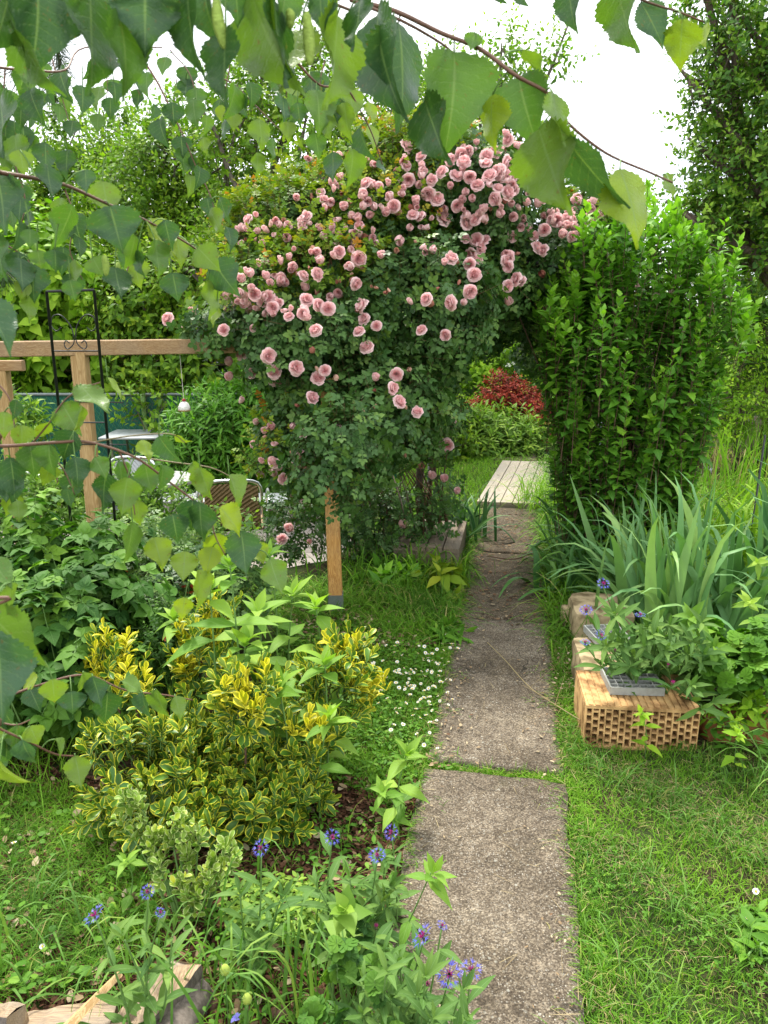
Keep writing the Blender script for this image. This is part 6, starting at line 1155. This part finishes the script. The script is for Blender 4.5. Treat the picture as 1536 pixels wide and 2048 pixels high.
# ------------------------------------------------------------------ cornflowers
def flower_mesh(seed, fade=False):
    q = np.random.default_rng(seed); A, B_, C = Acc(), Acc(), Acc(); n = 9 + seed % 3
    for j in range(n):
        a = j / n * 6.283 + q.normal(0, .12); d = np.array([[math.cos(a), math.sin(a), .35 + q.normal(0, .1)]]); st = d[0] * .004 + [0, 0, .002]; ribbons(A, [st], d, .013 + q.normal(0, .001), .0012, .25, q.uniform(0, .6), 3, np.zeros(1)); e = st + nrmz(d[0]) * .0125 - [0, 0, .002]
        for l in (-.7, -.25, .2, .65): ribbons(A, [e], [[math.cos(a + l), math.sin(a + l), .25 + q.normal(0, .25)]], .012 + q.normal(0, .002), .0017, .3, q.uniform(0, 1), 4, np.zeros(1))
    n = 40; a = q.uniform(0, 6.28, n); k = q.uniform(.1, .9, n); ribbons(B_, np.stack([np.cos(a) * .002, np.sin(a) * .002, np.full(n, .002)], 1), np.stack([np.cos(a) * k, np.sin(a) * k, np.ones(n)], 1), q.uniform(.009, .014, n), .0014, .1, q.uniform(0, 1, n), 3)
    revolve(C, [(.0001, -.012), (.004, -.01), (.0065, -.004), (.005, .002), (.002, .004)], (0, 0, 0), 10)
    return (A.mesh('florets', M['blue']), B_.mesh('centre', M['magenta']), C.mesh('bud_scales', M['scales']))
M['scales'] = plain('bud_scales', (.1, .11, .05), .7, .2, .6, 300)
FMm = [flower_mesh(s) for s in range(3)]
def flower(parent, p, up, s, k, parts=3):
    o = bpy.data.objects.new('flower', FMm[k % 3][2]); COL.objects.link(o); o.parent = parent; o.location = tuple(p - np.array(parent.location)); o.rotation_mode = 'QUATERNION'; o.rotation_quaternion = Vector(up).to_track_quat('Z', 'Y'); o.scale = (s * .86,) * 3
    for nm, me in list(zip(('florets', 'centre'), FMm[k % 3]))[(0 if parts == 3 else 1):2]:
        c = bpy.data.objects.new(nm, me); COL.objects.link(c); c.parent = o
def cornflower(label, shoots, base, size=.09, mat='corn', extra=0, ebox=None):
    """shoots: (px, py, Y, flower scale or 0)"""
    base = np.array(base, float); t = thing('cornflower', label, 'cornflower', base, 'blue mountain cornflowers'); S, A = Acc(), Acc()
    sh = list(shoots)
    for _ in range(extra): sh.append((rng.uniform(ebox[0], ebox[2]), rng.uniform(ebox[1], ebox[3]), rng.uniform(ebox[4], ebox[5]), 0))
    for i, (px, py, Y, fs) in enumerate(sh):
        top = P(px, py, Y); g = base + rng.normal(0, .04, 3) * [1, 1, 0]; g = g * .6 + np.array([top[0], top[1], base[2]]) * .4; p = spline([g, (g + top) / 2 + rng.normal(0, .012, 3), top], 12); tube(S, p, np.linspace(.0032, .0018, len(p)), 6)
        n = 9; a0 = rng.uniform(0, 6)
        for j in range(n):
            s = .1 + .85 * j / n; c = p[int(s * (len(p) - 1))]; a = a0 + j * 2.4; e = .9 - .5 * (1 - s); d = np.array([math.cos(a), math.sin(a), e + rng.normal(0, .2)]); place(A, TL['lance'], c[None], d, np.array([-d[0] * .8, -d[1] * .8 - .2, 1.]), size * (1.15 - .5 * s) * rng.uniform(.8, 1.2), np.clip(rng.normal(.45, .2), 0, 1), rng.uniform(.9, 1.3))
        if not fs: sprigs(A, TL['lance'], (p[-1] - [0, 0, .01])[None], (p[-1] - p[-3])[None], .03, 6, size * .65, None, th=(60, 15), r0=.4, r1=.3)
        else: flower(t, p[-1] + [0, 0, .008], np.array([rng.normal(0, .55), rng.uniform(-.9, .1), 1.]), abs(fs), i, 3 if fs > 0 else 2)
    S.build('stem', M['stem'], t); A.build('leaves', M[mat], t); return t
cornflower('blue cornflowers above the firewood in the lower left', [(192, 1838, 1.35, 1.05), (297, 1790, 1.42, .75), (320, 1832, 1.38, .55), (250, 1880, 1.35, 0), (345, 1870, 1.4, 0)], G(300, 2040), .085)
cornflower('cornflower with a single blue bloom left of the mulch patch', [(523, 1702, 1.62, .95), (480, 1790, 1.6, 0), (560, 1800, 1.58, 0)], G(500, 1930), .09)
cornflower('cornflower with two blue blooms at the middle of the mulch', [(664, 1680, 1.72, .95), (755, 1718, 1.65, 1.0), (700, 1760, 1.65, 0), (640, 1780, 1.62, 0)], G(690, 1900), .09, extra=4, ebox=(640, 1760, 780, 1850, 1.5, 1.66))
cornflower('cornflower with one blue bloom touching the slab edge', [(784, 1670, 1.75, .95), (770, 1720, 1.72, 0), (752, 1860, 1.45, -.8)], G(765, 1860), .08)
cornflower('lush cornflower with several blooms hanging over the slab at the bottom', [(848, 1880, 1.35, 1.2), (883, 1858, 1.38, .6), (898, 1955, 1.25, 1.15), (942, 1948, 1.28, 1.0), (855, 1975, 1.22, -.8), (920, 1990, 1.22, 0), (830, 1990, 1.22, 0), (800, 1930, 1.3, 0), (930, 2040, 1.15, 0), (860, 2040, 1.15, 0), (782, 2000, 1.22, 0)], G(790, 2110), .085, extra=8, ebox=(700, 1900, 860, 2040, 1.15, 1.35))
cornflower('fading cornflower spreading over the seed trays on the right', [(1206, 1172, 2.95, 1.2), (1172, 1225, 2.8, 1.2), (1280, 1235, 2.75, 1.0), (1200, 1275, 2.6, 1.0), (1170, 1290, 2.6, .9), (1310, 1240, 2.75, -.9), (1345, 1370, 2.5, -1.1), (1335, 1335, 2.6, -.9), (1230, 1305, 2.6, -.8), (1240, 1270, 2.65, 0), (1290, 1290, 2.65, 0), (1330, 1300, 2.65, 0), (1260, 1330, 2.6, 0), (1380, 1370, 2.6, 0), (1400, 1410, 2.55, 0), (1420, 1400, 2.6, 0)], G(1330, 1330), .13, extra=22, ebox=(1190, 1225, 1420, 1330, 2.6, 2.85))
# foreground leafy mass at the bottom centre: mallow, nettle-like weed, long grass
herb('mallow', 'rounded crinkled mallow leaves at the bottom between the cornflowers', 'plant', [(690, 1900, 45, 40, 1.4, .08), (690, 1990, 60, 40, 1.28, .08), (760, 2020, 40, 30, 1.22, .06)], 16, 'fan', .04, 'rasp', G(700, 2060), .05, 4, th=(90, 45), up=.9)
stalk('light soft leaved weed standing among the cornflowers', G(690, 1930), P(690, 1815, 1.45), .055, 4, .0025, 'herb', 'heart', group=None)
clump('grass_tuft', 'long glossy grass blades arching at the bottom centre', 'grass tuft', G(560, 2030), 60, (.25, .45), (.006, .011), (.6, 1.6), 'grass_near', .6, .55, rad=.14, cols=3)
clump('grass_tuft', 'long grass arching between the logs and the cornflowers', 'grass tuft', G(420, 2010), 55, (.2, .4), (.005, .009), (.6, 1.6), 'grass_near', .6, .5, rad=.12, cols=3)
clump('grass_tuft', 'arching grass tuft above the firewood at the left', 'grass tuft', G(110, 1880), 60, (.15, .3), (.004, .008), (.8, 1.8), 'grass_near', .7, .45, rad=.15, cols=3)
clump('grass_tuft', 'grass blades leaning in from the right border before the old brick', 'grass tuft', G(1600, 1600), 26, (.3, .5), (.005, .009), (.8, 1.6), 'grass_near', .5, .5, rad=.06, cols=3, az=(3.0, .6))
clump('grass_tuft', 'tall grass tuft left of the yellow shrub', 'grass tuft', G(290, 1440), 60, (.3, .5), (.006, .011), (.5, 1.5), 'grass_near', .5, .35, rad=.12, cols=3)
clump('grass_tuft', 'long grass between dark shrub and tall stalk', 'grass tuft', G(380, 1370), 50, (.3, .5), (.006, .01), (.4, 1.4), 'grass_near', .45, .4, rad=.14, cols=3)
for k, (a_, b_) in enumerate([(450, 1940), (494, 1998)]):
    p = P(a_, b_, 1.28); t = thing('seed_pod', ['striped green seed pod above, on a thin stem among the grass', 'lower pale green seed pod near the bottom border'][k], 'seed pod', p * [1, 1, 0]); A = Acc(); revolve(A, [(.0005, .013), (.006, .01), (.01, .002), (.009, -.006), (.003, -.012), (.0005, -.013)], p, 12, .4); A.build('pod', M['nigella'], t)
    A = Acc(); sticks(A, p + rng.normal(0, .004, (24, 3)), p + nrmz(rng.normal(size=(24, 3))) * .02, .0004); tube(A, [p - [0, 0, .012], p * [1, 1, 0]], .0013, 5); A.build('stem', M['stem'], t)
p = P(468, 2035, 1.25); t = thing('blue_flower', 'tiny pale blue flower at the bottom border', 'flower', p * [1, 1, 0]); A = Acc(); place(A, TL['oval'], np.repeat(p[None], 7, 0), rng.normal(size=(7, 3)) + [0, -.3, .6], [0, -1, .5], .013, .9); A.build('petals', M['blue'], t); A = Acc(); tube(A, [p, p * [1, 1, 0]], .001, 5); A.build('stem', M['stem'], t)
# ------------------------------------------------------------------ birch: trunk beside the camera, twigs hanging into the view
bt_ = thing('birch_tree', 'birch whose drooping twigs and leaves hang across the top and left foreground', 'birch tree', (-1.55, .35, 0))
A = Acc(); tube(A, spline([(-1.55, .35, -.02), (-1.5, .37, 1.2), (-1.42, .4, 2.6), (-1.3, .4, 4.2)], 16), np.linspace(.11, .05, 16), 12); A.build('trunk', M['birchbark'], bt_)
HUB = {}
def limb(name, pts, r0, r1):
    A = Acc(); p = spline(pts, 20); tube(A, p, np.linspace(r0, r1, len(p)), 8); A.build('limb', M['twig'], bt_); HUB[name] = p
limb('top', [(-1.42, .4, 2.4), (-.9, .6, 2.45), (-.3, .75, 2.35), (.4, .8, 2.2), (.8, .85, 2.1)], .035, .01)
limb('left', [(-1.48, .38, 1.5), (-1.25, .55, 1.75), (-1.0, .8, 1.8), (-.85, 1.0, 1.75)], .02, .008)
limb('low', [(-1.52, .37, .9), (-1.2, .45, 1.25), (-.95, .6, 1.3)], .015, .006)
NLEAF = [0]
def DP(px, py, d):  # point at a given distance along the optical axis
    return CAMP + ray(px, py) * d
def auto(pts, dens, L=(34, 46), tones='dbmmlb', side=12):
    out = []; q = spline([(a, b_, 0.) for a, b_ in pts], 40)[:, :2]; seg = np.concatenate([[0], np.cumsum(np.linalg.norm(np.diff(q, axis=0), axis=1))]); n = int(seg[-1] / dens)
    for i in range(n):
        s = (i + .5 + rng.uniform(-.3, .3)) * dens; x, y = np.interp(s, seg, q[:, 0]), np.interp(s, seg, q[:, 1]); l = rng.uniform(*L); sd = side * (1 if i % 2 else -1) * rng.uniform(.3, 1.3)
        out.append((x + sd, y + 6, x + sd * 1.3 + rng.normal(0, 6), y + 6 + l, l * rng.choice([.85, .9, .6, .4, .8]), rng.choice(list(tones))))
    return out
def twig(pts, ds, start=None, r=(.0022, .0008), leaves=(), cat=(), mat='redtwig'):
    """pts: pixels, ds: depths; leaves: (bx, by, tx, ty, width px, tone)"""
    ds = np.interp(np.linspace(0, 1, len(pts)), np.linspace(0, 1, len(ds)), ds); W = [DP(a, b_, d) for (a, b_), d in zip(pts, ds)]
    if start is not None:
        h = HUB[start]; j = np.argmin(np.linalg.norm(h - W[0], axis=1)); W = [h[j], (h[j] + W[0]) / 2 + np.array([0, 0, .02])] + W
    p = spline(W, max(14, 6 * len(W))); A = Acc(); tube(A, p, np.linspace(r[0], r[1], len(p)), 6); tw = A.build('twig', M[mat], bt_)
    L, Pt = Acc(), Acc(); q = np.array(pts, float)
    for (bx, by, tx, ty, wpx, tone) in leaves:
        # depth from the nearest twig pixel
        dd = [((bx - a) ** 2 + (by - b_) ** 2) for a, b_ in pts]; k = int(np.argmin(dd)); d = ds[k] + rng.normal(0, .012)
        lp = math.hypot(tx - bx, ty - by); real = lp * d / F; foreshort = 1.0
        b3, t3 = DP(bx, by, d), DP(tx, ty, d + rng.normal(0, .12) * lp * d / F); sz = np.linalg.norm(t3 - b3)
        Wm = .88 * sz * .98; wr = wpx * d / F; ratio = min(1.0, wr / Wm); roll = math.acos(max(.25, ratio)) * rng.choice([-1, 1]); ws = max(1.0, min(1.35, wr / Wm)) if ratio >= 1 else 1.0
        view = nrmz(CAMP - b3); dirv = nrmz(t3 - b3); sx = np.cross(dirv, view); nn = view * math.cos(roll) + sx * math.sin(roll)
        tv = {'d': .2, 'b': .02, 'm': .45, 'l': .68, 'y': .9}[tone]; big = wpx >= 41 and NLEAF[0] < 99; LA = Acc() if big else L; NLEAF[0] += big; place(LA, TL['birch'], b3[None], dirv, nn, sz, np.clip(tv + rng.normal(0, .06), 0, 1), ws)
        if big: LA.build('leaf', M['birch'], tw)
        i = int(np.argmin(np.linalg.norm(p - b3, axis=1))); a = p[i]
        if np.linalg.norm(a - b3) > .035: a = b3 + np.array([rng.normal(0, .004), 0, .022])
        tube(Pt, spline([a, (a + b3) / 2 + [0, 0, .003], b3], 5), .0007, 5)
    lo = L.build('small_leaves', M['birch'], tw); lo and tag(lo, kind='stuff'); po = Pt.build('petioles', M['stem'], tw); po and tag(po, kind='stuff')
    for (x0, y0, x1, y1, wpx) in cat:
        dd = [((x0 - a) ** 2 + (y0 - b_) ** 2) for a, b_ in pts]; d = ds[int(np.argmin(dd))] - .02; a, b_ = DP(x0, y0, d), DP(x1, y1, d); C = Acc(); S = np.linspace(0, 1, 34); pr = spline([a, (a + b_) / 2 + rng.normal(0, .001, 3), b_], 33)
        S = np.linspace(0, 1, len(pr)); tube(C, pr, wpx / 2 * d / F * (np.sin(np.clip(S * 1.05 + .02, 0, 1) * math.pi) ** .35) * (1 + .1 * np.cos(S * 90)), 10); C.build('catkin', M['catkin'], bt_)
M['redtwig'] = plain('red_brown_twig', (.16, .08, .05), .5, .4, .3, 100); M['olivetwig'] = plain('olive_twig', (.2, .16, .07), .5, .4, .3, 100)
twig([(640, -60), (700, -5), (790, 22), (880, 65), (960, 98), (1030, 150), (1100, 190), (1130, 240), (1210, 305), (1300, 345), (1345, 365)], [.62, .6, .58, .6, .62], 'top', (.0026, .0008),
     [(755, 30, 760, 225, 95, 'd'), (797, 45, 830, 245, 100, 'b'), (850, 200, 890, 330, 80, 'd'), (908, 105, 918, 290, 145, 'm'), (985, 190, 972, 300, 55, 'y'), (1038, 155, 1060, 285, 115, 'm'), (950, 65, 940, 105, 40, 'm'), (1045, 100, 1085, 165, 28, 'l'), (1105, 185, 1118, 300, 45, 'l'), (1078, 258, 1130, 430, 130, 'l'), (1130, 272, 1240, 432, 75, 'b'), (1240, 338, 1300, 480, 85, 'y'), (1325, 350, 1350, 400, 22, 'l')])
twig([(700, 0), (800, 40), (880, 85), (910, 110)], [.6, .61], None, (.0014, .0008))
twig([(1100, -80), (1180, -40), (1230, -35), (1285, 0), (1360, 25), (1410, 45)], [.66, .7], 'top', (.002, .0007), [(1140, -25, 1137, 62, 50, 'd'), (1230, -40, 1265, 108, 78, 'm'), (1282, 5, 1335, 92, 60, 'b'), (1365, 38, 1355, 145, 78, 'y'), (1412, 48, 1406, 98, 20, 'y'), (995, -25, 1003, 12, 12, 'd'), (1040, -20, 1045, 14, 16, 'b')])
twig([(-60, -80), (60, -50), (180, -40), (300, -40), (420, -30), (520, -25), (620, -10), (700, 20)], [.46, .48, .5, .54], 'top', (.0026, .001),
     [(75, -20, 85, 140, 128, 'b'), (178, -30, 192, 190, 98, 'd'), (235, 20, 280, 188, 82, 'm'), (290, -35, 290, 112, 138, 'b'), (378, -30, 365, 142, 52, 'd'), (452, 60, 442, 208, 66, 'd'), (505, -15, 548, 182, 95, 'l'), (550, 0, 552, 180, 50, 'd'), (600, 60, 570, 198, 98, 'l'), (675, 30, 665, 218, 80, 'l'), (410, -20, 410, 82, 44, 'b'), (20, -30, 0, 110, 70, 'd'), (135, -20, 140, 90, 60, 'b'), (640, -20, 640, 60, 60, 'd'), (470, -30, 480, 50, 60, 'b'), (570, -40, 575, 60, 55, 'm'), (330, -30, 335, 80, 40, 'm'), (30, 60, 95, 200, 50, 'm'), (720, 0, 715, 110, 55, 'd')],
     [(432, -5, 452, 106, 24), (613, 25, 619, 138, 24), (578, 20, 580, 62, 18)])
twig([(-80, 120), (0, 135), (60, 140), (130, 140), (170, 95), (325, 95)], [.85, .9, 1.0], 'left', (.0024, .0008), [(165, 172, 168, 228, 42, 'd'), (228, 165, 235, 206, 32, 'd'), (293, 145, 293, 197, 30, 'm'), (60, 120, 70, 190, 50, 'm'), (95, 190, 110, 210, 20, 'b'), (0, 200, 22, 322, 62, 'd'), (60, 180, 78, 250, 50, 'b'), (120, 140, 128, 200, 35, 'd'), (30, 270, 40, 345, 50, 'm'), (90, 285, 96, 345, 45, 'd'), (135, 300, 130, 360, 40, 'b')])
twig([(290, 125), (315, 165), (335, 205), (370, 280), (395, 340), (420, 390), (440, 460)], [1.15, 1.15], None, (.0016, .0007), [(345, 205, 348, 250, 46, 'd'), (320, 238, 322, 290, 32, 'd'), (362, 273, 366, 316, 42, 'd'), (413, 230, 415, 270, 24, 'm'), (405, 275, 410, 308, 24, 'l'), (400, 335, 400, 375, 30, 'd'), (415, 395, 418, 436, 28, 'b'), (440, 395, 452, 450, 26, 'b'), (365, 300, 370, 350, 36, 'm'), (385, 310, 392, 350, 20, 'b'), (455, 455, 470, 500, 26, 'b'), (420, 420, 440, 470, 30, 'l'), (310, 210, 308, 240, 18, 'b'), (380, 350, 385, 390, 30, 'l')])
twig([(430, 150), (470, 170), (500, 200), (540, 240), (560, 260)], [1.2], None, (.0014, .0006), [(518, 238, 530, 300, 44, 'l'), (545, 275, 553, 325, 16, 'm'), (515, 305, 515, 357, 30, 'l'), (441, 210, 441, 245, 20, 'y'), (470, 170, 465, 240, 34, 'm'), (500, 165, 512, 215, 30, 'd'), (480, 190, 490, 235, 30, 'b')])
twig([(590, 120), (640, 170), (690, 175), (720, 220), (745, 270), (765, 330)], [1.0, 1.1], None, (.0016, .0007), [(633, 182, 648, 266, 62, 'm'), (595, 205, 600, 250, 36, 'b'), (630, 265, 640, 316, 42, 'm'), (665, 305, 670, 366, 40, 'b'), (700, 175, 706, 242, 50, 'l'), (690, 205, 690, 282, 46, 'l'), (705, 298, 708, 376, 44, 'l'), (720, 255, 728, 322, 24, 'b'), (740, 250, 752, 300, 24, 'l'), (755, 320, 768, 352, 14, 'b'), (620, 145, 630, 200, 40, 'd'), (665, 190, 672, 250, 40, 'd'), (740, 205, 742, 250, 26, 'y'), (585, 190, 590, 235, 30, 'm'), (650, 230, 655, 280, 34, 'l')])
twig([(-60, 330), (0, 345), (60, 355), (130, 370), (220, 410), (290, 440), (380, 490), (430, 530)], [.62, .66, .8, .95], 'left', (.0026, .0009),
     [(-5, 350, 22, 475, 88, 'b'), (220, 412, 245, 506, 118, 'b'), (205, 362, 220, 430, 62, 'l'), (145, 410, 120, 505, 48, 'm'), (295, 440, 358, 512, 42, 'y'), (75, 500, 82, 535, 40, 'm'), (60, 458, 60, 495, 36, 'm'), (425, 522, 470, 590, 72, 'b'), (395, 495, 440, 542, 60, 'l'), (345, 545, 356, 602, 60, 'b'), (230, 535, 240, 602, 56, 'd'), (185, 515, 205, 552, 56, 'm'), (275, 500, 286, 556, 26, 'b'), (350, 470, 370, 532, 46, 'l'), (435, 610, 430, 656, 20, 'y'), (140, 560, 150, 600, 40, 'm'), (330, 440, 340, 500, 46, 'b'), (95, 330, 100, 400, 50, 'b'), (40, 300, 48, 350, 45, 'l'), (170, 340, 176, 390, 40, 'b'), (-10, 470, 5, 560, 50, 'd'), (270, 470, 262, 540, 40, 'm'), (415, 560, 425, 640, 36, 'l'), (310, 480, 322, 560, 44, 'm'), (110, 500, 112, 545, 44, 'b')], [(208, 510, 212, 555, 14), (236, 525, 240, 560, 12)])
twig([(-60, 880), (0, 892), (110, 885), (180, 885), (270, 915), (340, 965), (400, 1010), (470, 1060), (520, 1100)], [.75, .8, .85, .9], 'low', (.0024, .0008),
     [(160, 870 - 60, 160, 870, 10, 'l'), (20, 915, 42, 1010, 62, 'b'), (60, 890, 70, 957, 60, 'm'), (98, 888, 96, 957, 50, 'm'), (148, 862, 118, 922, 56, 'd'), (150, 915, 162, 977, 50, 'd'), (190, 915, 215, 960, 40, 'm'), (212, 945, 198, 1027, 46, 'd'), (255, 955, 240, 1032, 62, 'l'), (290, 925, 300, 990, 52, 'm'), (318, 872, 352, 932, 42, 'b'), (285, 880, 305, 920, 30, 'y'), (400, 935, 420, 1002, 46, 'l'), (385, 925, 408, 957, 26, 'l'), (458, 950, 492, 1012, 36, 'l'), (385, 1000, 382, 1062, 60, 'd'), (400, 1005, 398, 1085, 56, 'd'), (440, 1015, 492, 1067, 50, 'y'), (482, 1062, 497, 1152, 72, 'b'), (540, 1118, 560, 1192, 56, 'l'), (512, 1085, 528, 1130, 42, 'y'), (265, 1045, 258, 1130, 36, 'm'), (308, 1075, 328, 1142, 56, 'y'), (345, 1028, 356, 1088, 60, 'd'), (370, 1103, 366, 1165, 56, 'l'), (395, 1140, 412, 1222, 40, 'l'), (370, 1195, 363, 1242, 40, 'y'), (325, 930, 330, 985, 30, 'm')])
twig([(60, 892), (95, 850), (130, 800), (170, 775), (200, 765)], [.82], None, (.0012, .0007), [(160, 770, 215, 835, 52, 'l'), (125, 808, 160, 872, 62, 'l'), (100, 845, 60, 880, 26, 'l')])
twig([(280, 915), (350, 925), (420, 935), (465, 955)], [.88], None, (.001, .0006), mat='olivetwig'); twig([(185, 885), (260, 872), (340, 868), (370, 885)], [.9], None, (.001, .0006), [(350, 868, 378, 890, 12, 'y'), (215, 755, 250, 800, 10, 'l')], mat='olivetwig')
twig([(-60, 1200), (-20, 1215), (0, 1225)], [.5], 'low', (.0016, .0009), [(-30, 1215, 82, 1345, 105, 'l'), (-10, 1262, 18, 1440, 135, 'b'), (20, 1165, 26, 1225, 36, 'l'), (-40, 600, 40, 690, 60, 'b'), (-20, 1120, 30, 1175, 50, 'm')])
twig([(-60, 1420), (0, 1398), (80, 1370), (170, 1350), (250, 1380), (330, 1390), (385, 1400)], [.85, .9, .95], 'low', (.002, .0008), [(60, 1378, 80, 1422, 46, 'b'), (75, 1352, 40, 1378, 30, 'y'), (105, 1358, 110, 1412, 56, 'l'), (143, 1383, 146, 1432, 62, 'b'), (185, 1353, 208, 1413, 44, 'b'), (215, 1385, 212, 1452, 56, 'd'), (245, 1362, 292, 1384, 32, 'l'), (285, 1385, 288, 1442, 30, 'b'), (312, 1378, 326, 1442, 38, 'l'), (350, 1393, 366, 1442, 32, 'l'), (5, 1405, 16, 1462, 42, 'b'), (165, 1345, 168, 1390, 30, 'l'), (-20, 1330, 10, 1390, 40, 'm')])
twig([(-60, 1430), (0, 1458), (60, 1485), (110, 1508), (150, 1512)], [.75, .85], 'low', (.002, .0008), [(10, 1468, 25, 1532, 46, 'd'), (45, 1480, 60, 1537, 44, 'b'), (60, 1452, 78, 1492, 46, 'l'), (110, 1478, 132, 1512, 16, 'l'), (150, 1512, 166, 1577, 52, 'l'), (0, 1520, 45, 1588, 22, 'y'), (-10, 1500, 5, 1560, 40, 'm')])
for pts, d, st in [([(40, 80), (60, 150), (50, 230), (70, 300)], 1.1, None), ([(100, 100), (120, 180), (140, 250)], 1.2, None), ([(200, 110), (215, 170), (205, 240)], 1.3, None), ([(250, 90), (262, 150), (280, 190)], 1.2, None), ([(10, 140), (5, 260), (30, 330), (20, 420)], .95, None), ([(460, 130), (450, 200), (470, 250)], 1.25, None), ([(570, 130), (575, 200), (590, 260)], 1.25, None), ([(-10, 480), (30, 500), (60, 530), (50, 600)], .9, None), ([(130, 380), (150, 440), (140, 500), (165, 560)], 1.0, None), ([(250, 430), (262, 500), (250, 560)], 1.0, None), ([(340, 100), (380, 150), (400, 230)], 1.2, None), ([(650, 120), (640, 170), (655, 220)], 1.2, None), ([(30, 330), (50, 400), (40, 460)], .9, None)]:
    twig(pts, [d], st, (.0011, .0006), auto(pts, 25, (int(36 / d), int(66 / d))))
for pts, d in [([(60, 892), (120, 930), (150, 990)], .85), ([(240, 905), (260, 960), (270, 1030)], .85), ([(-20, 930), (20, 960), (30, 1020)], .8), ([(420, 1020), (430, 1070), (450, 1110)], .9), ([(-20, 1440), (30, 1450), (60, 1440)], .8), ([(-10, 760), (20, 800), (30, 860)], .8)]:
    twig(pts, [d], None, (.0011, .0006), auto(pts, 26, (40, 66), 'mllbdy'))
# a few more twigs above and outside the view so the crown is whole from other places
for j in range(26):
    a = HUB['top'][rng.integers(2, 20)] if j < 18 else HUB['left'][rng.integers(6, 19)]; e = a + np.array([rng.normal(0, .25), rng.normal(0, .2) - .1, -.12 if j < 18 else -.2]); e[2] = max(e[2], 2.05) if j < 18 else e[2]
    if j >= 18: e[0] = min(e[0], -1.0)
    p = spline([a, (a + e) / 2 + [0, 0, .05], e], 10); A = Acc(); tube(A, p, np.linspace(.002, .0008, len(p)), 5); tw = A.build('twig', M['redtwig'], bt_)
    n = 14; L = Acc(); place(L, TL['birch_s'], p[rng.integers(2, len(p), n)], rng.normal(0, .4, (n, 3)) + [0, 0, -1], rng.normal(size=(n, 3)), rng.uniform(.045, .06, n), rng.uniform(0, .8, n)); tag(L.build('small_leaves', M['birch'], tw), kind='stuff')
